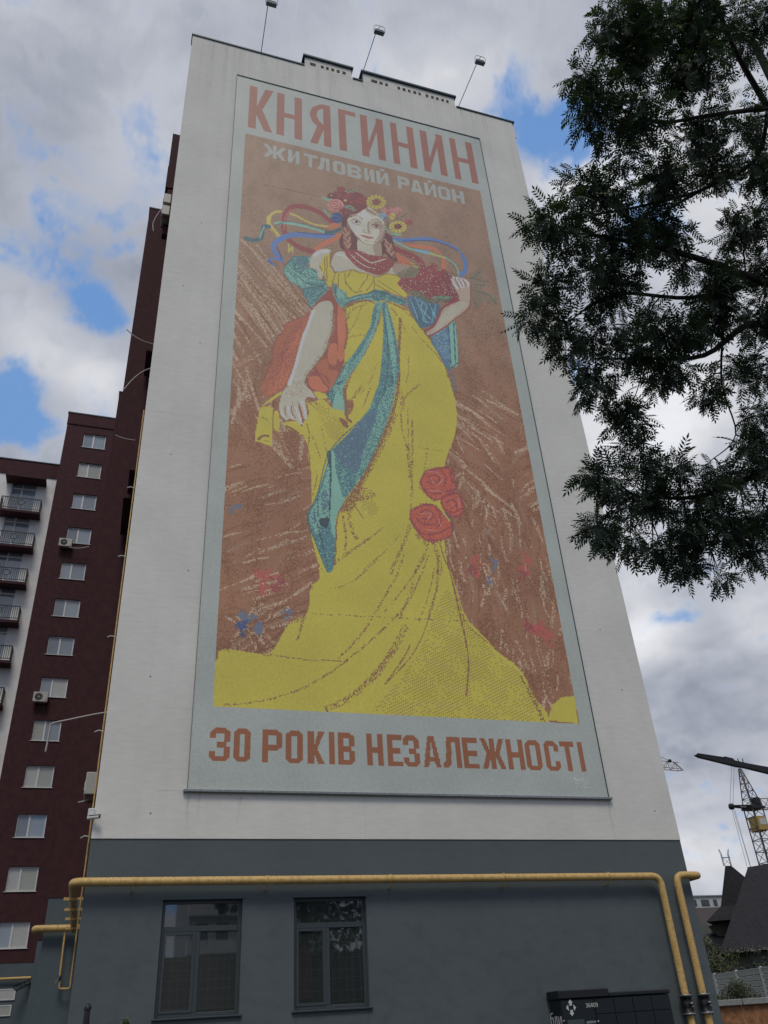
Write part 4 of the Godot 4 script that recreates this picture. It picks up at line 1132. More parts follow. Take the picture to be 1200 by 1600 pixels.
	ms("br",1.30,1.70,[153.1,486.3,171,477.7],1,0.30)
	ms("br",0.50,0.60,[160.5,576.5,175.6,550.2,186.9,513.7],1,0.40)
	ms("br",1.13,1.39,[236.4,543.4,222.2,560.2,213.3,573.7],1,0.45)
	ms("br",2.71,3.32,[211.2,558.5,213.3,573.7,210.9,585.6],1,0.35)
	ms("br",1.21,1.60,[210.4,424,216.5,433.7],1,0.50)
	ms("br",1.05,1.38,[221,419,233.7,431.6],1,0.40)
	ms("br",0.62,0.77,[164.4,592.7,175,562.1],1,0.70)
	ms("br",1.84,2.30,[149.5,588.2,165.8,560.1],1,0.35)
	ms("br",1.49,2.01,[151.8,454.6,156.3,440.3,176.8,423.8],1,0.40)
	ms("br",0.67,0.85,[217.6,466.5,213.3,505.7,213.5,526.2],1,0.60)
	ms("br",1.74,2.21,[234.1,427,249.3,450,270.9,492.7,276.2,522.9],1,0.60)
	ms("br",1.61,2.14,[148.1,441.3,150.1,478.5,146.1,505.6],1,0.70)
	ms("br",1.11,1.17,[127.7,897.7,146.3,877.8,162.8,854,176.8,829.5,191.3,803.9,199.5,781.5],1,0.45)
	ms("br",0.50,0.50,[64.4,898.5,95.7,901.1,135.9,900.2],1,0.75)
	ms("br",0.89,0.92,[25.2,947.5,59.7,941.7,95.5,927.8,130.5,903.6,171.5,866.3,202.5,830.4,226.8,778.4],1,0.50)
	ms("br",2.66,2.67,[115,946.7,138.3,934.1,162.9,910.5,179.4,887.9],1,0.40)
	ms("br",3.41,3.46,[159.6,916.7,182.8,884.5,195.4,861.1],1,0.35)
	ms("br",0.77,0.78,[171.3,920.5,191.4,893.3,198.7,880.2],1,0.80)
	ms("br",0.50,0.50,[222.4,845.6,212.2,869.5,197.7,892.9,171.3,920.5],1,0.95)
	ms("br",1.35,1.42,[237.2,777.2,233,813.6,220.5,849.1],1,0.60)
	ms("br",0.83,0.88,[175.8,846.3,204.1,809.6,223.4,778.8],1,0.40)
	ms("br",0.50,0.52,[126.6,825.9,145.7,815.5,172.7,787.5],1,0.60)
	ms("br",0.89,0.96,[101.4,825.1,97.4,850,89.3,882.1],1,0.60)
	ms("br",2.35,2.52,[82.6,865.6,95.8,859.8],1,0.35)
	ms("br",0.67,0.70,[210.4,853.3,222.6,825.1,232.4,792.4],1,0.50)
	ms("br",1.31,1.37,[191.3,851.6,207.1,812.7],1,0.35)
	ms("br",0.69,0.71,[246.9,783.5,253.4,818.7,259.7,852.5],1,0.60)
	ms("br",1.22,1.34,[108.3,812.6,102,830],1,0.50)
	ms("br",0.83,0.83,[250.2,801.3,254.5,839.3,258,872.5,257.9,895.1,251.9,926.6],0,1.00)
	mf("ob",[227.7,841.7,243.6,816.1,252.3,829.2,263,852.2,289.1,883.4,312.7,904.4,326.2,947.2,242.2,948.6,163.9,947.3,180.3,921.5,207.6,885.9],2,0.50,true)
	ms("ob",1.34,1.25,[312.7,904.4,322,929.1,327.5,947.2],1,0.50)
	ms("br",0.84,0.81,[262.6,855.6,292.9,880.5,314.4,898.5,322.8,924.3,330,948.3],1,0.60)
	ms("ol",0.54,0.59,[20.1,896.3,28.4,898.6],1,0.50)
	ms("br",0.55,0.58,[13.9,908.4,22.8,896.1,64.4,899.7],1,0.70)
	mf("sk",[111.1,446.2,117.6,437.2,127.3,431.6,132.6,436.2,133.5,446.2,132.2,476.6,127,498.7,122.5,516.1,112.3,536.9,100.9,556.9,97.5,569.1,100.8,575.5,106.2,581.4,110.5,590.3,100.7,590.2,98.4,596.9,100.5,617.8,98.3,622.7,94,620.8,93.3,631.6,90.5,628.5,83.4,623.7,86.2,626.2,80.6,625.1,77.1,627.9,70.7,621.6,69.6,617.4,69.5,604,72.5,589.7,77.8,577.4,84.2,551.8,91.3,517.8,95.1,496.8,101.4,476.8,106.8,456],0,1,true)
	ms("ss",2.71,3.58,[132.5,450.8,131.1,476.8,125.1,501.2,120.2,518.7,110,538.9,99.4,558.7],1,0.45)
	mf("ss",[78.9,574.4,99.3,566.3,100.7,581.1,93.4,591.9,76.1,593.5],1,0.25,true)
	ms("sh",1.89,2.52,[108.6,454.7,102.9,477.5,96.7,499.8,92.8,517.9,86.1,551.9,79.6,576.1],0,1.00)
	ms("rb",1.07,1.35,[90.6,603.2,92.8,611.6,94.6,620],0,1.00)
	ms("rb",0.53,0.67,[82.3,606.9,83.4,616.1,87.1,622.8],0,1.00)
	ms("rb",0.50,0.60,[75.7,608.2,76,618.9,77.6,621.9],0,1.00)
	ms("ss",0.54,0.68,[89.8,598.6,90.3,605.3],0,1.00)
	ms("ss",0.50,0.54,[83.3,601.2,85.5,613],0,1.00)
	ms("sh",0.97,1.22,[94.1,597.7,97.3,609.4,98.9,619.9],0,1.00)
	ms("sh",0.85,1.07,[86.6,607.4,90.8,618.7,94,628.8],0,1.00)
	ms("sh",0.74,0.94,[79.1,607.5,79.7,618.2,84.5,623.9],0,1.00)
	ms("sh",0.74,0.93,[71.6,608.9,71.7,618.3,76,625.5],0,1.00)
	ms("rd",0.50,0.50,[100.8,575.5,106.2,581.4,110.5,590.3,100.7,590.6],0,1.00)
	ms("ob",0.54,0.71,[133.5,446.2,131.9,476.6,126.7,499.8,122.5,517.1,112.3,537.4,100.9,557.4,97.8,569.5],0,1.00)
	mf("lf",[326.3,331.2,336.2,319.8,345.5,314.2,349.1,341.7,340.2,355.3,353.8,359,364.6,363.5,357.8,381.6,348.9,374.9,337,379.9,329.9,392.5,324.8,377.7,325.9,357.3],1,0.55,true)
	ms("gd",0.52,0.69,[327.1,336.6,338.3,325.8,345.2,316.2],0,1.00)
	ms("gd",0.51,0.68,[330,347,347.3,344],0,1.00)
	ms("gd",0.51,0.66,[330,358.1,350.6,361.7,362.7,376.7],0,1.00)
	ms("gd",0.50,0.65,[326.7,373.6,331.6,390.3],0,1.00)
	ms("gd",0.51,0.67,[340.2,355.3,353.3,362.8,360,375.6],0,1.00)
	mf("lf",[221.3,357.3,230,347.5,237.1,341.8,249.7,335.3,255.6,345.7,243.8,358.2,227.5,362.8],1,0.70,true)
	ms("gd",0.50,0.66,[222.7,356.9,237.4,354.5,253.7,337],0,1.00)
	ms("gd",0.50,0.66,[235.6,344.1,242.6,356.7],0,1.00)
	mf("rd",[221.5,373.5,230.2,362,243.8,358.2,253,344.6,255.1,336.6,263.3,336.1,269.8,324.8,275.6,321.2,280.8,325.4,278.4,335.4,290.2,328.3,299,337,304.5,350.4,304.2,365.1,303.8,381.5,286.1,395.1,282.4,378.3,263.6,392.2,254.9,385.7,241.9,382.1,231.1,386.8,222.5,378.5],0,1,true)
	mf("wr",[286.5,336.8,298.9,338,304.5,350.4,304,379.6,287.6,392.9,285.9,370.1],1,0.60,true)
	mf("wr",[224.2,372.7,243.6,361.9,263.7,361.7,282.9,345.3,282.8,374.6,264,388.6,242.1,380.3],1,0.35,true)
	m_dots("pw",221.1,314.6,303.6,401.3,110)
	mf("gd",[235.1,385.7,246,381,257.5,386.8,265,391.8,276.5,383.4,287.6,380.4,295.2,385.6,283.5,394,264.3,399,247.4,396.5],1,0.60,true)
	ms("gl",1.66,2.19,[270.5,390.4,279.1,384.5,289.8,385.2],1,0.60)
	ms("gl",1.40,1.84,[287.4,382.3,295.7,381],1,0.60)
	mf("bg",[232.9,397.5,240.2,393.2,247.2,393.6,260.8,399.4,275.1,398,277.8,406.6,272.5,424,266,437,247.7,448.6,243.1,442.7,237.4,428.4,233.4,413.5],0,1,true)
	mf("td",[234.5,399.4,246.8,398.4,260.3,404.2,276.4,402.3,268.3,431.9,249.7,445.5,240.7,429.8],1,0.40,true)
	ms("cy",0.71,0.93,[236.3,398.9,241.5,420.6,243.9,433.5],0,1.00)
	ms("cy",0.71,0.94,[243.6,394.6,250.3,418.3,255.6,437.3],0,1.00)
	ms("cy",0.72,0.94,[253.8,398.9,250.7,413.6,261.6,429.1],0,1.00)
	ms("cy",0.72,0.94,[262.3,401.3,266.2,416.5,262.7,435.6],0,1.00)
	ms("cy",0.72,0.94,[271.2,401.3,267.8,418.4,269.6,427.1],0,1.00)
	ms("cy",0.71,0.94,[246.8,398.4,258.3,407,250.9,431.8,259.1,436.5],0,1.00)
	ms("td",0.53,0.70,[239.6,400.3,244.6,424.3,249.9,443.2],0,1.00)
	ms("td",0.54,0.71,[265.7,402.7,261.1,415.5,265.1,428.2],0,1.00)
	ms("td",0.53,0.69,[233.4,413.5,240.4,434.4,247.8,448.2],0,1.00)
	mf("bg",[258.7,464.3,277.9,440.8,293.7,424.4,296.4,431.7,291.8,496.5,283.2,504.7,275.8,510.5,267.9,489.1],0,1,true)
	mf("bl",[258.7,464.3,277.7,442,285.3,436.7,280,503.3,267.9,489.1],1,0.45,true)
	mf("tl",[260.2,462.8,281.4,439.9,279.6,490.7,272.6,492.3],1,0.30,true)
	mf("tl",[286.6,433,295.4,425.1,291.8,496.5,283.2,504.7,280.3,503.2],0,1,true)
	ms("td",0.71,0.89,[285.6,433.3,281.6,504],0,1.00)
	ms("td",0.80,1.01,[293.3,428,288.3,497.3],0,1.00)
	ms("td",0.52,0.65,[258.7,464.3,267.9,489.1,275.8,510.5,283.2,505.1,292.3,496.4],0,1.00)
	ms("bg",3.43,4.20,[279.1,511.9,281.2,523.9,281.1,540.2],1,0.35)
	mf("sr",[297.9,348.5,299.1,358,303.6,366.5,305.6,381.6,281.7,403.2,273.7,421.5,265.8,439.3,252.4,453.7,256.2,459.8,277.8,441.3,297.9,418.1,316.6,397,322.5,380.7,326.5,347.9,323.2,341.4,314.2,338.5,306.7,338.6,300.7,342.8],0,1,true)
	mf("sk",[304.9,387.7,317.8,386.7,298.5,412.9,276.3,438.9,261,453.8,267.4,441.1,282.8,409.9],1,0.80,true)
	ms("sh",1.85,2.47,[299.4,346.2,302.6,354.6,306.1,360.9],0,1.00)
	ms("sh",1.58,2.10,[302.8,340.6,309,347.2,312,357.5],0,1.00)
	ms("sh",1.44,1.92,[308.3,340.9,314.8,345.6,315.1,354.8],0,1.00)
	ms("sh",1.30,1.73,[315.4,339.9,322,343.6,322.3,352.8],0,1.00)
	ms("hb",0.64,0.86,[304.7,341.9,310.1,361.7],0,1.00)
	ms("hb",0.65,0.86,[309.6,341.5,314.4,355],0,1.00)
	ms("hb",0.65,0.86,[315.9,341.6,320.2,352.5],0,1.00)
	ms("hb",0.64,0.85,[298,346.6,303.1,369],0,1.00)
	ms("rb",0.82,1.07,[252.4,453.7,256.2,459.8,277.8,441.3,297.9,418.1,316.6,397,322.5,380.7,326.5,347.9],0,1.00)
	ms("rd",1.44,1.88,[305.5,382.8,281.7,402.8,273.1,421.6,264.9,439.5,251.6,453.9],0,1.00)
	mf("ro",[234.7,669.3,250.8,662.8,264.6,662.6,266.4,678,267.3,689.5,253.7,701.3,239.7,707.1,228.9,697,226.4,684.1],0,1,true)
	mf("rd",[234.7,669.3,250.8,662.8,264.6,662.6,266.4,678,267.3,689.5,253.7,701.3,239.7,707.1,228.9,697,226.4,684.1],1,0.16,true)
	ms("rd",2.25,2.54,[234.7,669.3,250.8,662.8,264.6,662.6,266.4,678,267.3,689.5,253.7,701.3,239.7,707.1,228.9,697,226.4,684.1],1,0.30)
	ms("rd",0.69,0.78,[234.7,669.3,250.8,662.8,264.6,662.6,266.4,678,267.3,689.5,253.7,701.3,239.7,707.1,228.9,697,226.4,684.1,234.7,669.3],0,1.00)
	ms("rd",0.78,0.88,[235.8,676.9,244.6,673.6,249.2,678.7,241.5,687.5,235.1,684.7],0,1.00)
	ms("rd",0.77,0.87,[229.1,695.1,242.2,698.9,265.2,689.8],0,1.00)
	ms("rd",0.78,0.89,[250.6,664.8,256.6,673.7,253.4,687.7],0,1.00)
	ms("rd",0.79,0.89,[262.7,664.9,264.3,682.2],0,1.00)
	ms("pk",0.50,0.50,[234.6,671.2,246.7,669.3,254.2,679.9],0,1.00)
	ms("pk",0.50,0.50,[234,696.3,245.9,694.5,254.2,697.1],0,1.00)
	ms("pk",0.50,0.50,[239,678.3,243.3,687.3,252.5,680.1],0,1.00)
	mf("ro",[252,701.6,268,695.1,273.8,707.5,270.5,721.1,261.2,726,251.8,720.3,247.9,709.3],0,1,true)
	mf("rd",[252,701.6,268,695.1,273.8,707.5,270.5,721.1,261.2,726,251.8,720.3,247.9,709.3],1,0.16,true)
	ms("rd",2.23,2.46,[252,701.6,268,695.1,273.8,707.5,270.5,721.1,261.2,726,251.8,720.3,247.9,709.3],1,0.30)
	ms("rd",0.69,0.76,[252,701.6,268,695.1,273.8,707.5,270.5,721.1,261.2,726,251.8,720.3,247.9,709.3,252,701.6],0,1.00)
	ms("rd",0.77,0.85,[254.7,708.3,262,703.6,266.3,710.5,259,715.2],0,1.00)
	ms("rd",0.77,0.85,[252,718,261.8,720.4,271,713.5],0,1.00)
	ms("pk",0.50,0.50,[269.1,700.6,269.3,713.8],0,1.00)
	ms("pk",0.50,0.50,[258.1,707.9,264.2,714.5],0,1.00)
	mf("ro",[211.8,725.4,225.6,715.8,239,714.6,248.1,724.1,257.4,733.8,255.8,748.4,241.4,757.6,225.1,759.3,215,746.4,210.7,734.5],0,1,true)
	mf("rd",[211.8,725.4,225.6,715.8,239,714.6,248.1,724.1,257.4,733.8,255.8,748.4,241.4,757.6,225.1,759.3,215,746.4,210.7,734.5],1,0.16,true)
	ms("rd",2.15,2.37,[211.8,725.4,225.6,715.8,239,714.6,248.1,724.1,257.4,733.8,255.8,748.4,241.4,757.6,225.1,759.3,215,746.4,210.7,734.5],1,0.30)
	ms("rd",0.66,0.73,[211.8,725.4,225.6,715.8,239,714.6,248.1,724.1,257.4,733.8,255.8,748.4,241.4,757.6,225.1,759.3,215,746.4,210.7,734.5,211.8,725.4],0,1.00)
	ms("rd",0.75,0.83,[223.2,725.6,231.8,720.8,237.8,727.3,232.3,733.5,224.2,732.7],0,1.00)
	ms("rd",0.75,0.82,[217.6,733.6,225.2,739.8,238.4,738.1,244.5,726.4],0,1.00)
	ms("rd",0.74,0.81,[213.8,741.3,224.1,752.4,242.3,748.3,254.8,739.6],0,1.00)
	ms("rd",0.74,0.80,[229.2,750,231.6,758.5],0,1.00)
	ms("rd",0.75,0.83,[241.9,719.4,245.8,729.9,241.4,741.3],0,1.00)
	ms("pk",0.50,0.50,[223,727.5,234.6,725.9,230.6,733.7],0,1.00)
	ms("pk",0.50,0.50,[242.5,730.3,244.7,740.9],0,1.00)
	ms("pk",0.50,0.50,[224.6,747,239.2,746.9],0,1.00)
	ms("gd",0.76,0.83,[251.6,721.8,257.2,732,256.5,746.5],1,0.70)
	ms("yl",1.01,1.11,[249.1,722.1,255.5,732.2],0,1.00)
	ms("br",0.73,0.78,[249.5,756.5,250.6,787.1],1,0.80)
	ms("jt",0.50,0.60,[42.4,237.2,70.7,236.1,94.2,235.9,119.3,235.8],0,1.00)
	ms("jt",0.50,0.50,[194.7,639.3,225.4,638.7,260.2,638.4],1,0.40)
	ms("jt",0.57,0.77,[205.7,331.8,296.1,334.1,361.8,335.7],1,0.80)
	ms("jt",0.50,0.50,[18.1,857.2,125.9,854,287.2,848.5],1,0.35)


func _ready() -> void:
	# ---------------------------------------------------------------- camera, sky, sun, exposure
	var cam := Camera3D.new()
	cam.name = "camera"
	add_child(cam)
	cam.position = Vector3(0.204, 1.6, 19.763)
	cam.rotation = Vector3(0.562069, -0.340704, -0.066522)
	cam.fov = 63.8975
	cam.near = 0.1
	cam.far = 1000.0
	cam.current = true
	var env := Environment.new()
	env.background_mode = Environment.BG_SKY
	env.sky = Sky.new()
	var air := PanoramaSkyMaterial.new()
	air.panorama = sky_panorama()
	env.sky.sky_material = air
	env.tonemap_mode = Environment.TONE_MAPPER_LINEAR
	env.tonemap_exposure = 1.06
	env.sdfgi_enabled = true
	env.ssao_enabled = true
	env.ssil_enabled = true
	var we := WorldEnvironment.new()
	we.name = "world_environment"
	we.environment = env
	add_child(we)
	var sun := DirectionalLight3D.new()
	sun.name = "sun"
	sun.light_energy = 0.4
	sun.light_angular_distance = 18.0
	sun.light_color = Color(1.0, 0.96, 0.9)
	sun.shadow_enabled = true
	add_child(sun)
	sun.look_at_from_position(Vector3(-16, 85, 50), Vector3.ZERO)

	make_materials()
	ground_and_walls()
	mural_building()
	mural_panel()
	far_wing()
	balcony_wing()
	gas_pipes()
	wall_fittings()
	parcel_locker()
	right_side()
	cranes()
	yard_behind()
	ash_tree()


var M := {}


func make_materials() -> void:
	var soft := noise_tex(0.012, 0.93, 1, 6)
	var rough := noise_tex(0.02, 0.78, 2, 6)
	var dirt := noise_tex(0.012, 0.6, 5, 6)
	var fine := bump_tex(0.06, 3)
	var wear := gable_wear()
	M.white = weathered("white_plaster", Color(0.81, 0.81, 0.78), wear, fine)
	M.grey = weathered("grey_plaster", Color(0.108, 0.135, 0.15), wear, fine)
	M.plain_grey = mat("grey_plaster", Color(0.1, 0.134, 0.15), 0.9, soft, 0.22, fine, 0.3)
	M.red = mat("maroon_plaster", Color(0.072, 0.024, 0.03), 0.92, rough, 0.2, fine, 0.3)
	M.wing_white = mat("pale_plaster", Color(0.86, 0.86, 0.86), 0.92, soft, 0.15)
	M.coping = metal("dark_green_metal", Color(0.035, 0.07, 0.085), 0.5, 0.3)
	M.yellow = mat("yellow_pipe_paint", Color(0.68, 0.46, 0.17), 0.5, chips(), 0.9)
	M.black = mat("black_iron", Color(0.015, 0.018, 0.02), 0.5, rough, 2.0)
	M.frame_dark = mat("grey_window_frame", Color(0.05, 0.066, 0.076), 0.45, soft, 1.0)
	M.frame_white = mat("white_window_frame", Color(0.68, 0.69, 0.7), 0.4)
	M.glass = glass("window_glass", 0.012)
	M.room = mat("room_wall", Color(0.02, 0.019, 0.018), 0.9, rough, 0.5)
	M.room_red = mat("red_fabric", Color(0.16, 0.03, 0.03), 0.9, rough, 1.0)
	M.wire = metal("thin_wire", Color(0.2, 0.22, 0.22), 0.5, 0.5)
	M.dark = mat("dark_opening", Color(0.012, 0.013, 0.015), 0.9)
	M.steel = metal("galvanised_steel", Color(0.4, 0.42, 0.43), 0.45, 0.7, rough, 1.0)
	M.lamp = metal("lamp_housing", Color(0.1, 0.13, 0.15), 0.5, 0.4)
	M.plastic = mat("pale_plastic", Color(0.5, 0.5, 0.47), 0.5, soft, 2.0)
	M.hose = mat("pale_hose", Color(0.45, 0.42, 0.4), 0.6)
	M.rust = mat("rusty_wood", Color(0.2, 0.1, 0.05), 0.8)
	M.locker = mat("black_locker_paint", Color(0.006, 0.01, 0.013), 0.42, soft, 1.0)
	M.locker_roof = mat("black_locker_roof", Color(0.007, 0.01, 0.012), 0.5, soft, 1.0)
	M.print = mat("white_print", Color(0.6, 0.62, 0.6), 0.6)
	M.screen = mat("screen_glass", Color(0.05, 0.07, 0.07), 0.12)
	M.bark = mat("bark", Color(0.035, 0.03, 0.025), 0.95, rough, 3.0, fine, 2.0)
	M.brown_wall = mat("brown_render", Color(0.5, 0.235, 0.11), 0.95, dirt, 0.5, fine, 1.0)
	M.stone = mat("pale_coping", Color(0.34, 0.36, 0.34), 0.9, rough, 0.8)
	M.fence = metal("grey_fence_sheet", Color(0.82, 0.84, 0.82), 0.5, 0.0, rough, 0.6)
	M.asphalt = mat("asphalt", Color(0.055, 0.055, 0.056), 0.95, dirt, 0.6, fine, 1.0)
	M.soil = mat("grassy_soil", Color(0.05, 0.065, 0.03), 0.98, dirt, 0.3)
	M.house_wall = mat("house_wall", Color(0.26, 0.28, 0.24), 0.9, rough, 0.4)
	M.far_white = mat("far_white_wall", Color(0.5, 0.52, 0.55), 0.9)
	M.brown_roof = mat("brown_metal_roof", Color(0.07, 0.052, 0.05), 0.7, rough, 0.4)
	M.roof = mat("dark_shingles", Color(0.026, 0.027, 0.034), 0.85, shingle_rows(), 0.45, bump_tex(0.08, 9), 2.0)
	M.crane_grey = mat("crane_steel", Color(0.13, 0.12, 0.11), 0.6, rough, 1.0)
	M.crane_pale = mat("pale_crane_paint", Color(0.42, 0.36, 0.3), 0.6, rough, 1.0)
	M.crane_dark = mat("dark_crane_steel", Color(0.007, 0.008, 0.012), 0.6)
	M.crane_yellow = mat("crane_yellow", Color(0.5, 0.33, 0.08), 0.6, rough, 1.0)
	M.panes = []
	for c in [Color(0.24, 0.29, 0.35), Color(0.3, 0.36, 0.43), Color(0.19, 0.22, 0.27), Color(0.46, 0.47, 0.46), Color(0.36, 0.38, 0.34)]:
		var m := mat("curtained_pane", c, 0.06, soft, 0.7)
		m.metallic_specular = 0.9
		M.panes.append(m)
	M.pane_dark = mat("tower_pane", Color(0.05, 0.06, 0.07), 0.06)


func weathered(called: String, c: Color, wear: Texture2D, fine: Texture2D) -> StandardMaterial3D:
	var m := mat(called, c, 0.92, wear, 1.0, fine, 0.25)
	m.uv1_scale = Vector3(1.0 / 15.0, 1.0 / 38.0, 1.0 / 15.0)
	m.heightmap_enabled = false
	return m


# pipe paint: mostly whole, with rusty chips and grime
func chips() -> ImageTexture:
	var f := FastNoiseLite.new()
	f.seed = 61
	f.frequency = 0.03
	f.fractal_octaves = 5
	var im := Image.create(256, 256, false, Image.FORMAT_RGB8)
	for y in 256:
		for x in 256:
			var n := f.get_noise_2d(absf(x - 128.0), absf(y - 128.0))
			var c := Color(1, 1, 1).lerp(Color(0.86, 0.84, 0.8), clampf(n * 1.5 + 0.3, 0, 1))
			if f.get_noise_2d(absf(x - 128.0) * 3.0 + 400.0, absf(y - 128.0) * 3.0) > 0.42:
				c = Color(0.5, 0.36, 0.27)
			im.set_pixel(x, y, c)
	return ImageTexture.create_from_image(im)


# weathering of the whole gable, 15 by 38 metres: trowel marks, faint lifts, runs under the coping, splashes, repairs
func gable_wear() -> ImageTexture:
	var w := 768
	var h := 1536
	var f := FastNoiseLite.new()
	f.seed = 40
	f.frequency = 1.0
	f.fractal_octaves = 4
	rng.seed = 41
	var runs := []
	for x in w:
		runs.append(clampf(f.get_noise_2d(x * 0.05, 7.0) * 1.6 + f.get_noise_2d(x * 0.3, 90.0) * 0.6, 0.0, 1.0))
	var patches := []
	for k in 16:
		patches.append([rng.randf() * w, rng.randf() * h, rng.randf_range(15, 70), rng.randf_range(10, 50), rng.randf_range(-0.02, 0.012)])
	var drips := []
	for p in [[2.0, 6.4, 1.0], [2.25, 6.45, 0.6], [13.0, 6.4, 0.9], [12.7, 6.45, 0.5], [6.2, 6.4, 0.5], [3.2, 6.4, 0.7], [9.4, 6.4, 0.4], [3.82, 4.4, 0.5], [0.95, 4.4, 0.6], [6.7, 4.4, 0.5], [9.57, 4.4, 0.5], [12.45, 4.4, 0.5], [1.65, 2.0, 0.8], [3.3, 2.0, 0.8], [4.5, 2.0, 0.8], [6.1, 2.0, 0.8]]:
		drips.append([p[0] / 15.0 * w, (38.0 - p[1]) / 38.0 * h, p[2]])
	var data := PackedByteArray()
	data.resize(w * h * 3)
	for y in h:
		var ym := 38.0 - (y + 0.5) / h * 38.0
		var under := clampf(1.0 - (37.9 - ym) / 5.0, 0.0, 1.0) * 0.07 + 0.012
		var lift := absf(fposmod(ym - 5.46, 2.98) - 1.49)
		for x in w:
			var v := 0.955 + f.get_noise_2d(x * 0.006, y * 0.008) * 0.035 + f.get_noise_2d(x * 0.04 + 300.0, y * 0.22) * 0.026 + f.get_noise_2d(x * 0.5, y * 0.5 + 900.0) * 0.02
			v -= runs[x] * under * (0.6 + 0.8 * f.get_noise_2d(x * 0.1, y * 0.01))
			if lift > 1.462:
				v -= 0.022 * clampf(0.5 + f.get_noise_2d(x * 0.02, floorf(ym) * 31.0) * 2.0, 0.0, 1.0)
			if ym < 5.46:
				v -= 0.09 * clampf(f.get_noise_2d(x * 0.03 + 50.0, y * 0.05) + 0.3 - ym * 0.12, 0.0, 1.0) + 0.03 * clampf(f.get_noise_2d(x * 0.012, y * 0.02 + 500.0), 0.0, 1.0)
			var q := int(clampf(v, 0, 1) * 255)
			var k := (y * w + x) * 3
			data[k] = q
			data[k + 1] = q
			data[k + 2] = int(q * 0.995)
	for p in patches:
		for y in range(int(maxf(0, p[1] - p[3])), int(minf(h, p[1] + p[3]))):
			for x in range(int(maxf(0, p[0] - p[2])), int(minf(w, p[0] + p[2]))):
				var e := f.get_noise_2d(x * 0.06, y * 0.06) * 0.5
				if absf(x - p[0]) / p[2] + e < 0.85 and absf(y - p[1]) / p[3] + e < 0.85:
					for c in 3:
						var k: int = (y * w + x) * 3 + c
						data[k] = clampi(data[k] + int(p[4] * 255), 0, 255)
	for p in drips:
		var l := int(rng.randf_range(20, 60) * p[2])
		for y in range(int(p[1]), mini(h, int(p[1]) + l)):
			for x in range(int(p[0]) - 3, int(p[0]) + 4):
				if x < 0 or x >= w:
					continue
				var t := (1.0 - float(y - int(p[1])) / l) * exp(-pow((x - p[0] - f.get_noise_2d(0, y * 0.05) * 2.0) / 1.6, 2))
				for c in 3:
					var k: int = (y * w + x) * 3 + c
					data[k] = clampi(data[k] - int(t * 26 * p[2]), 0, 255)
	return ImageTexture.create_from_image(Image.create_from_data(w, h, false, Image.FORMAT_RGB8, data))


func shingle_rows() -> ImageTexture:
	rng.seed = 4
	var im := Image.create(256, 256, false, Image.FORMAT_RGB8)
	for row in 16:
		var off := rng.randi_range(0, 20)
		for col in 14:
			var v := rng.randf_range(0.72, 1.0)
			im.fill_rect(Rect2i((col * 19 + off) % 256, row * 16, 18, 14), Color(v, v * rng.randf_range(0.94, 1.0), v * rng.randf_range(0.94, 1.0)))
		im.fill_rect(Rect2i(0, row * 16 + 14, 256, 2), Color(0.5, 0.5, 0.5))
	return ImageTexture.create_from_image(im)


# ------------------------------------------------------------------ ground
func ground_and_walls() -> void:
	struct("ground", MB.new().quad(Vector3(-400, 0, 400), Vector3(400, 0, 400), Vector3(400, 0, -500), Vector3(-400, 0, -500)), M.asphalt)
	var t := MB.new()
	t.span(15.05, 0, -6.0, 260, 1.6, -300)
	struct("raised_ground", t, M.soil)
	var w := thing("retaining_wall", "low brown retaining wall with pale coping right of the tall building", "wall", Vector3(27, 0, -6))
	part("wall_face", MB.new().span(15.06, 0, -5.99, 60, 1.635, -5.7), M.brown_wall, w)
	for k in 18:
		var x := 15.08 + k * 2.5
		part("coping_slab", MB.new().soft(Vector3(x + 1.24, 1.72, -5.83), Vector3(2.47, 0.17, 0.5), 0.015), M.stone, w)


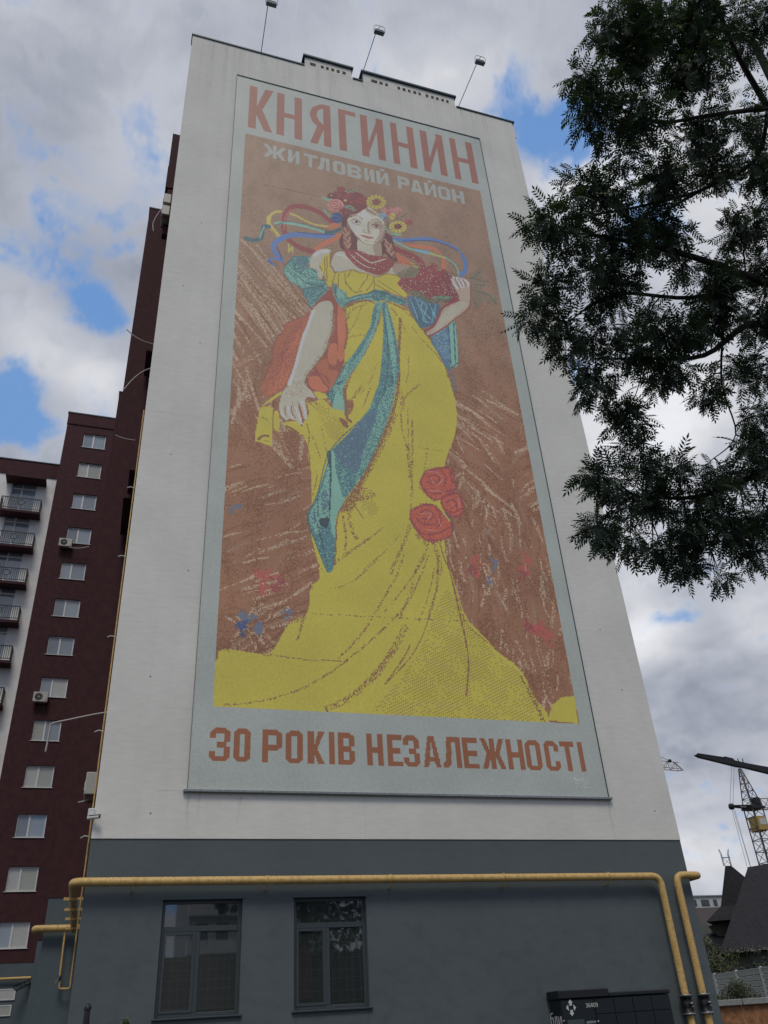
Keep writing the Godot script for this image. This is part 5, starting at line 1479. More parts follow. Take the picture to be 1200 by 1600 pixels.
# ------------------------------------------------------------------ the tall building
func mural_building() -> void:
	var b := thing("apartment_block", "tall white gable-ended apartment block with grey base and maroon side", "building", Vector3(7.5, 0, -14))
	part("gable_wall", MB.new().span(0, 5.46, -0.35, 15, 37.95, 0), M.white, b)
	var base := MB.new()
	base.span(0, 0, -0.35, 15, 2.05, -0.02)
	base.span(0, 2.05, -0.35, 1.626, 4.22, -0.02).span(3.33, 2.05, -0.35, 4.474, 4.22, -0.02).span(6.152, 2.05, -0.35, 15, 4.22, -0.02)
	base.span(0, 4.22, -0.35, 15, 5.457, -0.02)
	base.span(0, 0, -30, 0.3, 5.457, -0.352).span(14.7, 0, -30, 15, 5.457, -0.352)
	part("base_wall", base, M.grey, b)
	part("side_wall", MB.new().span(0.001, 5.46, -30, 14.999, 37.6, -0.352), M.red, b)
	part("room", MB.new().span(0.302, 0.02, -4.4, 14.698, 5.45, -4.2).span(0.302, 0.0, -4.2, 14.698, 0.3, -0.352), M.room, b)
	# side attic strip seen past the right corner
	part("attic_edge", MB.new().span(15.002, 36.85, -9, 15.1, 37.95, -0.05), M.white, b)
	for s in [[-0.04, 4.86], [7.09, 7.56], [12.14, 15.12]]:
		part("coping", MB.new().span(s[0], 37.952, -0.45, s[1], 38.03, 0.05), M.coping, b)
	# the two raised parapet pieces with their row of openings
	var rows := [[4.9, 7.05, [5.13, 5.39, 5.62, 5.76, 5.86, 5.99, 6.1, 6.25, 6.35, 6.5, 6.62, 6.78]], [7.6, 12.1, [7.98, 8.27, 8.37, 8.54, 8.65, 8.79, 9.25, 9.38, 9.5, 9.65, 9.76, 9.89, 10.02, 10.17, 10.28, 10.4, 10.63, 10.77, 10.9, 11.04, 11.15, 11.29, 11.41, 11.55, 11.66, 11.79]]]
	for r in rows:
		var p := MB.new()
		p.span(r[0], 37.953, -0.12, r[1], 38.13, 0)
		p.span(r[0], 38.37, -0.12, r[1], 38.67, 0)
		var x: float = r[0]
		for k in range(0, r[2].size(), 2):
			p.span(x, 38.13, -0.12, r[2][k], 38.37, 0)
			x = r[2][k + 1]
		p.span(x, 38.13, -0.12, r[1], 38.37, 0)
		var pp := part("parapet_block", p, M.white, b)
		var inner := MB.new()
		inner.span(r[0], 37.953, -1.6, r[0] + 0.1, 38.67, -0.122).span(r[1] - 0.1, 37.953, -1.6, r[1], 38.67, -0.122).span(r[0] + 0.102, 37.953, -1.6, r[1] - 0.102, 38.67, -1.5)
		part("parapet_side", inner, M.coping, pp)
		part("parapet_cap", MB.new().span(r[0] - 0.1, 38.672, -1.7, r[1] + 0.08, 38.78, 0.1), M.coping, pp)
	# maroon bays and narrow balcony stacks that stand out from the long side
	for s in [["side_bay", -1.08, -12.2, 36.94, -8.5], ["side_bay", -1.2, -16, 36.9, -12.25], ["side_bay", -1.78, -24, 34.4, -20.0], ["side_bay", -0.3, -3.55, 0, 0]]:
		if s[3] == 0:
			continue
		var bay := part(s[0], MB.new().span(s[1], 5.46, s[2], -0.001, s[3], s[4]), M.red, b)
		part("bay_base", MB.new().span(s[1] + 0.02, 0, s[2] + 0.02, -0.001, 5.457, s[4] - 0.02), M.plain_grey, bay)
		part("bay_cap", MB.new().span(s[1] - 0.03, s[3] + 0.002, s[2], -0.001, s[3] + 0.06, s[4] + 0.03), M.coping, bay)
	for s in [[-0.36, -5.6, 32.9, 36.75, -4.0], [-0.42, -8.3, 17.9, 36.7, -5.7], [-0.27, -5.6, 29.9, 32.8, -4.02], [-0.27, -5.5, 23.4, 29.6, -4.05], [-0.3, -5.5, 17.95, 20.4, -4.0]]:
		part("balcony_stack", MB.new().span(s[0], s[2], s[1], -0.001, s[3], s[4]), M.red, b)
	# two windows in the base
	for k in 2:
		var x0: float = [1.626, 4.474][k]
		var x1: float = [3.33, 6.152][k]
		base_window(b, x0, x1, 2.05, 4.22)
	part("red_partition", MB.new().span(4.3, 2.3, -1.4, 5.15, 3.35, -1.35), M.room_red, b)
	# little pits that anchors left in the plaster
	rng.seed = 77
	for p in [[1.6, 12.2], [0.9, 9.2], [1.2, 6.0], [0.85, 15.9], [1.4, 20.4], [14.4, 6.2], [14.2, 9.6], [13.8, 14.8], [1.1, 26.1], [14.3, 24.7], [13.9, 11.5], [0.7, 22.8]]:
		part("anchor_pit", MB.new().lathe(Vector3(p[0], p[1], 0.001), [[0.0, 0.005], [0.02, 0.003], [0.024, 0.0]], 7, Vector3.BACK), M.stone, b)
	# hairline cracks under the mosaic
	for p in [[[3.15, 6.3], [3.17, 6.05], [3.14, 5.8]], [[1.94, 6.5], [1.6, 6.51], [1.3, 6.49]], [[6.2, 6.2], [6.22, 5.8], [6.2, 5.48]]]:
		var path := []
		for v in p:
			path.append(Vector3(v[0], v[1], -0.001))
		part("crack", MB.new().tube(path, 0.004, 4), M.far_white, b)


func base_window(b: Node3D, x0: float, x1: float, y0: float, y1: float) -> void:
	var z0 := -0.2
	var z1 := -0.13
	var f := MB.new()
	var g := 0.075
	var ty := 3.66
	var mx := lerpf(x0, x1, 0.465)
	for s in [[x0, y0, x0 + g, y1], [x1 - g, y0, x1, y1], [x0 + g, y1 - g, x1 - g, y1], [x0 + g, y0, x1 - g, y0 + g], [x0 + g, ty - 0.055, x1 - g, ty + 0.055], [mx - 0.05, y0 + g, mx + 0.05, ty - 0.055]]:
		f.soft(Vector3((s[0] + s[2]) / 2, (s[1] + s[3]) / 2, (z0 + z1) / 2), Vector3(s[2] - s[0], s[3] - s[1], z1 - z0), 0.008)
	var w := part("window", f, M.frame_dark, b)
	var sash := MB.new()
	var e := 0.055
	for s in [[x0 + g, mx - 0.05]]:
		sash.span(s[0], y0 + g, -0.185, s[0] + e, ty - 0.055, -0.118)
		sash.span(s[1] - e, y0 + g, -0.185, s[1], ty - 0.055, -0.118)
		sash.span(s[0] + e, y0 + g, -0.185, s[1] - e, y0 + g + e, -0.118)
		sash.span(s[0] + e, ty - 0.055 - e, -0.185, s[1] - e, ty - 0.055, -0.118)
	part("sash", sash, M.frame_dark, w)
	for s in [[x0 + g, ty + 0.055, x1 - g, y1 - g], [x0 + g + e, y0 + g + e, mx - 0.05 - e, ty - 0.055 - e], [mx + 0.05, y0 + g, x1 - g, ty - 0.055]]:
		# double glazing: two sheets with two faces each
		var gl := MB.new()
		for z in [-0.15, -0.154, -0.168, -0.172]:
			gl.quad(Vector3(s[0], s[1], z), Vector3(s[2], s[1], z), Vector3(s[2], s[3], z), Vector3(s[0], s[3], z))
		part("pane", gl, M.glass, w)
	# a loose net of wire hangs behind the lower panes
	var net := MB.new()
	rng.seed = int(x0 * 100)
	var x := x0 + g + 0.06
	while x < x1 - g:
		var d := rng.randf_range(-0.02, 0.02)
		net.tube([Vector3(x, y0 + g, -0.28), Vector3(x + d, (y0 + ty) / 2, -0.3), Vector3(x - d, ty, -0.27)], 0.001, 4, false)
		x += rng.randf_range(0.13, 0.19)
	var y := y0 + g + 0.08
	while y < ty - 0.1:
		var d := rng.randf_range(-0.03, 0.03)
		net.tube([Vector3(x0 + g, y, -0.28), Vector3((x0 + x1) / 2, y - 0.02 + d, -0.3), Vector3(x1 - g, y + d, -0.28)], 0.001, 4, false)
		y += rng.randf_range(0.15, 0.22)
	part("wire_net", net, M.wire, w)
	part("sill", MB.new().soft(Vector3((x0 + x1) / 2, y0 - 0.022, -0.06), Vector3(x1 - x0 + 0.1, 0.035, 0.2), 0.006), M.frame_dark, w)
	part("reveal", MB.new().span(x0 - 0.05, y1 + 0.001, -0.06, x1 + 0.05, y1 + 0.03, 0.0), M.plain_grey, w)


func mural_panel() -> void:
	var x0 := 1.977
	var x1 := 13.006
	var y0 := 6.527
	var y1 := 35.75
	var o := thing("mosaic_mural", "tall tiled mural of a woman in a yellow dress holding red berries", "mural", Vector3(7.49, y0, 0))
	var st := SurfaceTool.new()
	st.begin(Mesh.PRIMITIVE_TRIANGLES)
	var p := [Vector3(x0, y0, 0.05), Vector3(x0, y1, 0.05), Vector3(x1, y1, 0.05), Vector3(x1, y0, 0.05)]
	var u := [Vector2(0, 1), Vector2(0, 0), Vector2(1, 0), Vector2(1, 1)]
	for k in [0, 1, 2, 0, 2, 3]:
		st.set_normal(Vector3.BACK)
		st.set_uv(u[k])
		st.add_vertex(p[k])
	var m := StandardMaterial3D.new()
	m.resource_name = "mosaic_tiles"
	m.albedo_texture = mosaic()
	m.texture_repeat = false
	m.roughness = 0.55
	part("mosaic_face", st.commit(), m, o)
	part("backing_board", MB.new().span(x0, y0, 0.001, x1, y1, 0.047), M.stone, o)
	part("top_trim", MB.new().span(x0 - 0.02, y1 + 0.001, 0.001, x1 + 0.02, y1 + 0.05, 0.075), M.coping, o)
	part("side_trim", MB.new().span(x1 + 0.001, y0, 0.001, x1 + 0.03, y1, 0.06), M.coping, o)
	part("side_trim", MB.new().span(x0 - 0.02, y0, 0.001, x0 - 0.001, y1, 0.055), M.stone, o)
	part("drip_rail", MB.new().soft(Vector3((x0 + x1) / 2, y0 - 0.035, 0.055), Vector3(x1 - x0 + 0.2, 0.06, 0.1), 0.01), M.steel, o)


# ------------------------------------------------------------------ the wings on the left
# a white two-sash window: frame mesh with its panes under it
func wing_window(b: Node3D, x0: float, x1: float, y0: float, y1: float, z: float, split: float, pa: int, pb: int, top := 0.0) -> void:
	var f := MB.new()
	var g := 0.06
	var mx := lerpf(x0, x1, split)
	f.span(x0, y0, z - 0.06, x0 + g, y1, z).span(x1 - g, y0, z - 0.06, x1, y1, z)
	f.span(x0 + g, y1 - g, z - 0.06, x1 - g, y1, z).span(x0 + g, y0, z - 0.06, x1 - g, y0 + g, z)
	f.span(mx - 0.045, y0 + g, z - 0.06, mx + 0.045, y1 - g, z)
	if top > 0.0:
		f.span(x0 + g, y1 - top - 0.05, z - 0.06, mx - 0.046, y1 - top + 0.05, z).span(mx + 0.046, y1 - top - 0.05, z - 0.06, x1 - g, y1 - top + 0.05, z)
	var w := part("window", f, M.frame_white, b)
	var n := 0
	for s in [[x0 + g, mx - 0.045, pa], [mx + 0.045, x1 - g, pb]]:
		part("pane", MB.new().quad(Vector3(s[0], y0 + g, z - 0.04), Vector3(s[1], y0 + g, z - 0.04 + 0.004 * n), Vector3(s[1], y1 - g, z - 0.04), Vector3(s[0], y1 - g, z - 0.04)), M.panes[s[2]], w)
		n += 1
	part("sill", MB.new().span(x0 - 0.06, y0 - 0.03, z - 0.05, x1 + 0.06, y0 - 0.002, z + 0.15), M.frame_white, w)


func far_wing() -> void:
	var b := thing("maroon_wing", "dark maroon stair wing with one column of small white windows", "building", Vector3(-3.5, 0, -31))
	var tops := [38.45, 35.94, 33.37, 30.72, 28.09, 25.49, 22.97, 20.33, 17.76, 15.17, 12.56, 9.92, 7.3]
	var wall := MB.new()
	var xl := -4.2
	var xr := -2.72
	wall.span(-5.42, 5.46, -40, -0.05, 40.05, -30.3)
	wall.span(-5.42, 5.46, -30.298, xl, 39.1, -30).span(xr, 5.46, -30.298, -0.05, 39.1, -30)
	var y := 39.1
	for t in tops:
		wall.span(xl, t, -30.298, xr, y, -30)
		y = t - 1.2
	wall.span(xl, 5.46, -30.298, xr, y, -30)
	part("wall", wall, M.red, b)
	part("base_wall", MB.new().span(-5.4, 0, -39.9, -0.05, 5.457, -30.02), M.plain_grey, b)
	var par := part("parapet", MB.new().span(-5.45, 39.102, -30.296, -0.05, 40.05, -29.94), M.red, b)
	part("parapet_cap", MB.new().span(-5.5, 40.052, -40, -0.05, 40.13, -29.9), M.coping, par)
	var look := [[0, 1], [3, 4], [1, 0], [2, 1], [1, 0], [2, 1], [2, 0], [0, 3], [4, 0], [3, 4], [2, 1], [3, 4], [1, 3]]
	for k in tops.size():
		wing_window(b, xl, xr, tops[k] - 1.2, tops[k], -30.1, 0.42 if k % 3 else 0.45, look[k][0], look[k][1])
	for s in [[-5.2, -2.9, 3.86, 4.34, 3], [-5.2, -2.98, 3.2, 3.66, 4]]:
		var f := MB.new()
		f.span(s[0], s[2], -30.018, s[1], s[2] + 0.04, -29.97).span(s[0], s[3] - 0.04, -30.018, s[1], s[3], -29.97).span(s[1] - 0.05, s[2] + 0.04, -30.018, s[1], s[3] - 0.04, -29.97)
		var w := part("ground_window", f, M.frame_white, b)
		part("pane", MB.new().span(s[0], s[2] + 0.04, -30.016, s[1] - 0.05, s[3] - 0.04, -29.99), M.panes[s[4]], w)


func balcony_wing() -> void:
	var b := thing("balcony_wing", "white wing with railed balconies under a maroon roof band", "building", Vector3(-9, 0, -32))
	var wall := MB.new()
	var x0 := -8.22
	var x1 := -6.66
	wall.span(-16, 5.46, -41, -5.43, 34.95, -31.3)
	wall.span(-16, 5.46, -31.298, x0, 34.95, -31).span(x1, 5.46, -31.298, -5.43, 34.95, -31)
	var y := 34.95
	for k in 11:
		var t := 34.33 - k * 2.62
		wall.span(x0, t, -31.298, x1, y, -31)
		y = t - 2.2
	wall.span(x0, 5.46, -31.298, x1, y, -31)
	part("wall", wall, M.wing_white, b)
	part("base_wall", MB.new().span(-16, 0, -40.9, -5.45, 5.457, -31.02), M.plain_grey, b)
	var band := part("roof_band", MB.new().span(-16.05, 34.952, -41, -5.43, 36.1, -30.93), M.red, b)
	part("roof_cap", MB.new().span(-16.1, 36.102, -41, -5.43, 36.17, -30.88), M.coping, band)
	part("canopy_slab", MB.new().span(-8.6, 34.2, -30.998, -6.1, 34.42, -30.0), M.red, band)
	for k in 11:
		var t := 34.33 - k * 2.62
		wing_window(b, x0, x1, t - 2.2, t, -31.1, 0.42, k % 3, (k + 1) % 2, 0.42)
		var s := 31.44 - k * 2.6
		var slab := part("balcony", MB.new().soft(Vector3(-7.35, s + 0.18, -30.58), Vector3(2.5, 0.2, 0.83), 0.02), M.red, b)
		var rail := MB.new()
		var ry := s + 1.16
		rail.span(-8.58, ry, -30.2, -6.12, ry + 0.05, -30.16).span(-8.58, s + 0.36, -30.2, -6.12, s + 0.4, -30.16)
		for e in [-8.58, -6.16]:
			rail.span(e, ry, -30.99, e + 0.04, ry + 0.05, -30.202).span(e, s + 0.36, -30.99, e + 0.04, s + 0.4, -30.202)
			rail.span(e, s + 0.282, -30.2, e + 0.04, ry, -30.16)
			for q in 8:
				rail.span(e + 0.01, s + 0.4, -30.93 + q * 0.09, e + 0.03, ry, -30.91 + q * 0.09)
		for q in 21:
			var x := -8.46 + q * 0.114
			if q == 10 or q == 11:
				continue
			rail.span(x, s + 0.4, -30.19, x + 0.032, ry, -30.17)
		rail.tube(ring(Vector3(-7.33, s + 0.86, -30.18), 0.2), 0.025, 5, false).tube(ring(Vector3(-7.33, s + 0.58, -30.18), 0.1), 0.02, 5, false)
		part("railing", rail, M.black, slab)


func ring(c: Vector3, r: float, n := 16) -> Array:
	var a := []
	for k in n + 1:
		a.append(c + Vector3(cos(TAU * k / n) * r, sin(TAU * k / n) * r, 0))
	return a


# ------------------------------------------------------------------ gas pipes
func valve(parent: Node3D, x: float) -> void:
	var z := 0.2
	var y := 1.7
	for s in [[1.9, 0.15], [1.52, 0.15]]:
		part("flange", MB.new().lathe(Vector3(x, s[0] - 0.018, z), [[0.0, 0.0], [s[1], 0.0], [s[1], 0.036], [0.0, 0.036]], 18), M.steel, parent)
	var v := part("valve", MB.new().lathe(Vector3(x, 1.54, z), [[0.135, 0.0], [0.135, 0.03], [0.1, 0.035], [0.125, 0.12], [0.13, 0.17], [0.12, 0.22], [0.1, 0.3], [0.135, 0.305], [0.135, 0.335]], 16), M.black, parent)
	part("spindle", MB.new().tube([Vector3(x, y, z + 0.1), Vector3(x, y, z + 0.2)], 0.03, 8), M.black, v)
	part("tag", MB.new().span(x + 0.01, y - 0.04, z + 0.132, x + 0.06, y + 0.05, z + 0.14), M.print, v)
	for k in 8:
		var a := TAU * (k + 0.5) / 8
		part("bolt", MB.new().rod(Vector3(x + cos(a) * 0.125, 1.47, z + sin(a) * 0.125), Vector3(x + cos(a) * 0.125, 1.95, z + sin(a) * 0.125), 0.007, 5), M.black, parent)


func gas_pipes() -> void:
	var r := 0.088
	var y := 4.56
	var o := thing("gas_pipe", "long yellow gas pipe running along the grey base above both windows", "gas pipe", Vector3(7, 0, 0.2))
	var top := bends([Vector3(-0.24, y, -8.22), Vector3(-0.24, y, 0.2), Vector3(13.96, y - 0.02, 0.2), Vector3(13.96, 1.92, 0.2)], 0.24)
	part("pipe", MB.new().tube(top, r, 16), M.yellow, o)
	part("lower_pipe", MB.new().tube(bends([Vector3(13.96, 1.5, 0.2), Vector3(13.97, 1.15, 0.2), Vector3(14.1, 0.9, 0.6), Vector3(14.1, -0.2, 0.62)], 0.15), r, 16), M.yellow, o)
	valve(o, 13.96)
	for x in [0.95, 3.82, 6.7, 9.57, 12.45]:
		bracket(o, Vector3(x, y - 0.005, 0.2), r)
	for yy in [3.52, 2.4]:
		part("weld_seam", MB.new().lathe(Vector3(13.96, yy, 0.2), [[r, -0.012], [r + 0.007, 0.0], [r, 0.012]], 16), M.yellow, o)
	for z in [-1.2, -2.9, -4.6, -6.6]:
		part("bracket", MB.new().span(-0.42, y - 0.16, z - 0.03, -0.002, y - 0.1, z + 0.03), M.yellow, o)
	# second pipe: up by the right corner and away round it
	var p := thing("gas_pipe", "short yellow gas pipe that turns round the right corner of the block", "gas pipe", Vector3(14.46, 0, 0.2))
	part("pipe", MB.new().tube(bends([Vector3(14.46, 1.92, 0.2), Vector3(14.46, y, 0.2), Vector3(15.2, y, 0.2), Vector3(15.22, y, -20)], 0.2), r, 16), M.yellow, p)
	part("lower_pipe", MB.new().tube(bends([Vector3(14.46, 1.5, 0.2), Vector3(14.46, 1.1, 0.2), Vector3(14.5, 0.85, 0.6), Vector3(14.5, -0.2, 0.62)], 0.15), r, 16), M.yellow, p)
	valve(p, 14.46)
	part("weld_seam", MB.new().lathe(Vector3(14.46, 3.52, 0.2), [[r, -0.012], [r + 0.007, 0.0], [r, 0.012]], 16), M.yellow, p)
	part("weld_seam", MB.new().lathe(Vector3(14.46, 4.28, 0.2), [[r, -0.01], [r + 0.006, 0.0], [r, 0.01]], 16), M.yellow, p)
	# across the front of the maroon bay
	var q := thing("gas_pipe", "yellow gas pipe crossing the grey foot of the maroon bay", "gas pipe", Vector3(-0.8, 0, -8.3))
	part("pipe", MB.new().tube(bends([Vector3(-0.1, 4.62, -8.3), Vector3(-1.3, 4.62, -8.3), Vector3(-1.3, 4.62, -8.8), Vector3(-1.0, 4.62, -8.8)], 0.12), 0.095, 14), M.yellow, q)
	part("branch", MB.new().tube([Vector3(-0.47, 4.55, -8.3), Vector3(-0.45, 3.42, -8.3)], 0.028, 8), M.yellow, q)
	part("tap", MB.new().tube([Vector3(-0.45, 3.42, -8.3), Vector3(-0.45, 3.38, -8.3), Vector3(-0.47, 3.3, -8.26)], [0.03, 0.055, 0.045], 8), M.black, q)
	part("tap_handle", MB.new().rod(Vector3(-0.47, 3.34, -8.2), Vector3(-0.55, 3.22, -8.2), 0.014), M.steel, q)
	part("riser", MB.new().tube(bends([Vector3(-0.43, 3.3, -8.3), Vector3(-0.43, 3.09, -8.3), Vector3(-0.14, 3.08, -8.3), Vector3(-0.125, 22.0, -8.3)], 0.06), 0.028, 8), M.yellow, q)
	# thin pipe up the left edge of the gable
	var t := thing("gas_riser", "thin yellow gas riser up the left edge of the white gable", "gas pipe", Vector3(-0.05, 5, -0.3))
	part("pipe", MB.new().tube([Vector3(-0.045, 3.5, -0.3), Vector3(-0.04, 17.6, -0.3)], 0.016, 8), M.yellow, t)
	for h in [5.55, 7.9, 10.3, 12.6, 14.8]:
		part("clip", MB.new().tube([Vector3(-0.02, h, -0.3), Vector3(-0.14, h + 0.02, -0.3), Vector3(-0.22, h - 0.03, -0.28)], 0.016, 6), M.plastic, t)
	var w := thing("gas_pipe", "thin yellow gas pipe on the far wing beside its lowest window", "gas pipe", Vector3(-4, 4.75, -29.85))
	part("pipe", MB.new().tube([Vector3(-9, 4.74, -29.85), Vector3(-2.3, 4.78, -29.85)], 0.06, 8), M.yellow, w)


func bracket(o: Node3D, c: Vector3, r: float) -> void:
	part("clamp", MB.new().lathe(c + Vector3(-0.02, 0, 0), [[r + 0.001, 0.0], [r + 0.01, 0.0], [r + 0.01, 0.04], [r + 0.001, 0.04]], 16, Vector3.RIGHT), M.yellow, o)
	part("bracket", MB.new().tube([c + Vector3(0, -r + 0.01, 0), c + Vector3(0, -r - 0.06, -0.02), c + Vector3(0, -r - 0.09, -0.1), c + Vector3(0, -r - 0.09, -0.22)], 0.016, 6), M.yellow, o)


# ------------------------------------------------------------------ small things on the walls
func floodlight(base: Vector3, tip: Vector3, label: String) -> void:
	var o := thing("floodlight", label, "floodlight", base, "floodlights on arms over the gable")
	part("arm", MB.new().tube([base + Vector3(0, -0.02, -0.3), base, tip], 0.017, 8), M.lamp, o)
	var d := (tip - base).normalized()
	var right := Vector3.RIGHT
	var up := right.cross(-d).normalized()
	var b := Basis(right, up, right.cross(up)).rotated(Vector3.RIGHT, 0.3)
	var c := tip + Vector3(0.14, 0.03, 0.0)
	part("housing", MB.new().box(c, Vector3(0.44, 0.1, 0.18), b), M.lamp, o)
	part("cooling_fin", MB.new().box(c + b * Vector3(0, 0.1, 0), Vector3(0.36, 0.07, 0.14), b), M.lamp, o)
	part("lens", MB.new().box(c + b * Vector3(0, -0.07, 0), Vector3(0.4, 0.012, 0.15), b), M.screen, o)
	part("yoke", MB.new().tube([c + Vector3(-0.25, 0, 0), c + Vector3(-0.25, 0.22, 0.1), c + Vector3(-0.18, 0.3, 0.13), c + Vector3(0.18, 0.3, 0.13), c + Vector3(0.25, 0.22, 0.1), c + Vector3(0.25, 0, 0)], 0.012, 6), M.steel, o)
	part("stay", MB.new().rod(tip + Vector3(0, -0.02, 0), c + Vector3(0.02, 0.3, 0.13), 0.014), M.lamp, o)


func ac_unit(at: Vector3, turn: float, label: String, s := 1.0) -> void:
	var o := thing("air_conditioner", label, "air conditioner", at, "outdoor air conditioner units")
	o.rotation.y = turn
	var add := func(called: String, b: MB, m: Material, par: Node3D) -> MeshInstance3D:
		var q := MeshInstance3D.new()
		q.name = called
		q.mesh = b.mesh()
		q.material_override = m
		par.add_child(q, true)
		return q
	var casing: MeshInstance3D = add.call("casing", MB.new().soft(Vector3(0, 0.3, 0), Vector3(0.8, 0.58, 0.3) * s, 0.02), M.plastic, o)
	add.call("fan_opening", MB.new().lathe(Vector3(-0.1, 0.3, 0.146) * s + Vector3(0, 0.3 * (1 - s), 0), [[0.0, 0.006], [0.22 * s, 0.006], [0.23 * s, 0.0]], 20, Vector3.BACK), M.dark, casing)
	for k in [0.08, 0.14, 0.2]:
		add.call("fan_guard", MB.new().tube(ring(Vector3(-0.1 * s, 0.3, 0.16), k * s), 0.006, 4, false), M.plastic, casing)
	add.call("fan_hub", MB.new().lathe(Vector3(-0.1 * s, 0.3, 0.15), [[0.05, 0.0], [0.045, 0.012], [0.0, 0.014]], 10, Vector3.BACK), M.plastic, casing)
	add.call("service_cover", MB.new().soft(Vector3(0.3, 0.22, 0.15) * s, Vector3(0.12, 0.22, 0.04) * s, 0.01), M.plastic, casing)
	for x in [-0.26, 0.26]:
		add.call("bracket", MB.new().span(x - 0.02, -0.06, -0.24, x + 0.02, 0.0, 0.16).span(x - 0.02, -0.3, -0.24, x + 0.02, -0.062, -0.2), M.rust, o)


func hose(called: String, label: String, pts: Array, r: float, category := "hose") -> void:
	tag(part(called, MB.new().tube(curve(pts), r, 7), M.hose), label, category)


func wall_fittings() -> void:
	floodlight(Vector3(2.93, 38.03, 0.0), Vector3(2.86, 38.28, 1.98), "floodlight on an arm above the left end of the roof edge")
	floodlight(Vector3(7.45, 38.03, 0.0), Vector3(7.62, 38.5, 2.0), "floodlight on an arm in the gap between the two vented parapets")
	floodlight(Vector3(12.25, 38.03, 0.0), Vector3(12.42, 38.45, 2.0), "floodlight on an arm right of the longer vented parapet")
	ac_unit(Vector3(-4.15, 29.0, -29.72), 0.0, "pale air conditioner under the fourth window from the top of the maroon wing")
	ac_unit(Vector3(-4.05, 18.68, -29.72), 0.0, "pale air conditioner below the eighth window from the top of the maroon wing")
	ac_unit(Vector3(-0.2, 7.25, -4.0), -PI / 2, "pale air conditioner low on the left corner above the security camera")
	ac_unit(Vector3(-0.22, 31.25, -3.9), -PI / 2, "pale air conditioner high on the left corner, upper of a pair")
	ac_unit(Vector3(-0.22, 30.5, -3.9), -PI / 2, "pale air conditioner high on the left corner, lower of a pair")
	hose("drain_hose", "bent white drain pipe reaching out before the maroon wing's ninth window", [Vector3(-0.02, 9.61, -4), Vector3(-0.41, 9.52, -4), Vector3(-0.98, 9.36, -4), Vector3(-1.43, 9.22, -4), Vector3(-1.46, 9.05, -4), Vector3(-1.48, 8.45, -4)], 0.026)
	hose("drain_hose", "short straight white drain pipe under the lowest corner air conditioner", [Vector3(-0.03, 7.28, -4), Vector3(-0.25, 7.2, -4), Vector3(-0.48, 7.14, -4)], 0.018)
	hose("cable", "thin loose cable with its free end up against the sky", [Vector3(-0.02, 23.62, -3.9), Vector3(-0.41, 23.7, -3.9), Vector3(-0.75, 23.87, -3.9), Vector3(-1.05, 24.13, -3.9)], 0.02, "cable")
	hose("cable", "thick pale cable sagging from the corner down the maroon bay", [Vector3(-0.02, 22.45, -3.9), Vector3(-0.31, 22.2, -3.9), Vector3(-0.62, 21.74, -3.9), Vector3(-0.85, 21.24, -3.9)], 0.024, "cable")
	hose("drain_hose", "short pale drain pipe level with the top of the maroon wing", [Vector3(-0.25, 19.18, -4), Vector3(-0.6, 19.2, -4), Vector3(-0.91, 19.29, -4)], 0.02)
	hose("drain_hose", "thin brown drain pipe beside the fourth window's air conditioner", [Vector3(-3.85, 28.95, -29.6), Vector3(-3.3, 28.95, -29.6), Vector3(-2.7, 29.15, -29.6)], 0.03)
	hose("cable", "short looped cable beside the upper corner air conditioners", [Vector3(-0.3, 31.5, -3.9), Vector3(-0.5, 31.0, -3.9), Vector3(-0.66, 30.3, -3.9), Vector3(-0.6, 29.8, -3.9)], 0.02, "cable")
	var c := thing("security_camera", "small white bullet camera at the corner where white meets grey", "camera", Vector3(0, 5.9, 0.1))
	part("mount", MB.new().soft(Vector3(-0.06, 5.98, 0.0), Vector3(0.14, 0.2, 0.12), 0.015), M.print, c)
	part("body", MB.new().tube([Vector3(-0.12, 5.86, 0.08), Vector3(0.12, 5.875, 0.18)], 0.04, 12), M.print, c)
	part("lens", MB.new().tube([Vector3(0.12, 5.875, 0.18), Vector3(0.13, 5.876, 0.185)], 0.034, 12), M.dark, c)
	part("hood", MB.new().box(Vector3(0.02, 5.918, 0.14), Vector3(0.27, 0.012, 0.09), Basis(Vector3.UP, -0.4)), M.print, c)
	var a := thing("slatted_bracket", "dark slatted rack slanting out below the far wing's thin pipe", "rack", Vector3(-2.6, 4.5, -29.6))
	var fr := MB.new()
	fr.rod(Vector3(-2.25, 4.72, -29.95), Vector3(-3.0, 4.4, -29.2), 0.03).rod(Vector3(-2.2, 4.6, -29.95), Vector3(-2.85, 4.2, -29.2), 0.03)
	fr.rod(Vector3(-2.2, 4.7, -29.97), Vector3(-2.2, 4.15, -29.97), 0.04)
	part("frame", fr, M.black, a)
	for k in 5:
		var u := k / 4.0
		part("slat", MB.new().box(Vector3(-2.3, 4.65, -29.85).lerp(Vector3(-2.92, 4.3, -29.25), u), Vector3(0.1, 0.22, 0.05), Basis(Vector3.BACK, 0.9)), M.frame_dark, a)
	# two things whose tops rise in front of the grey base
	var post := thing("post", "black round-topped post before the left end of the grey base", "post", Vector3(0.335, 0, 0.8))
	part("shaft", MB.new().lathe(Vector3(0.335, 0, 0.8), [[0.065, 0.0], [0.06, 2.0], [0.055, 2.24]], 12), M.black, post)
	part("cap", MB.new().lathe(Vector3(0.335, 2.24, 0.8), [[0.07, 0.0], [0.072, 0.03], [0.06, 0.07], [0.03, 0.1], [0.0, 0.11]], 12), M.black, post)
	var sh := thing("slim_shrub", "tip of a bright green shrub in front of the left window", "shrub", Vector3(1.05, 0, 0.9))
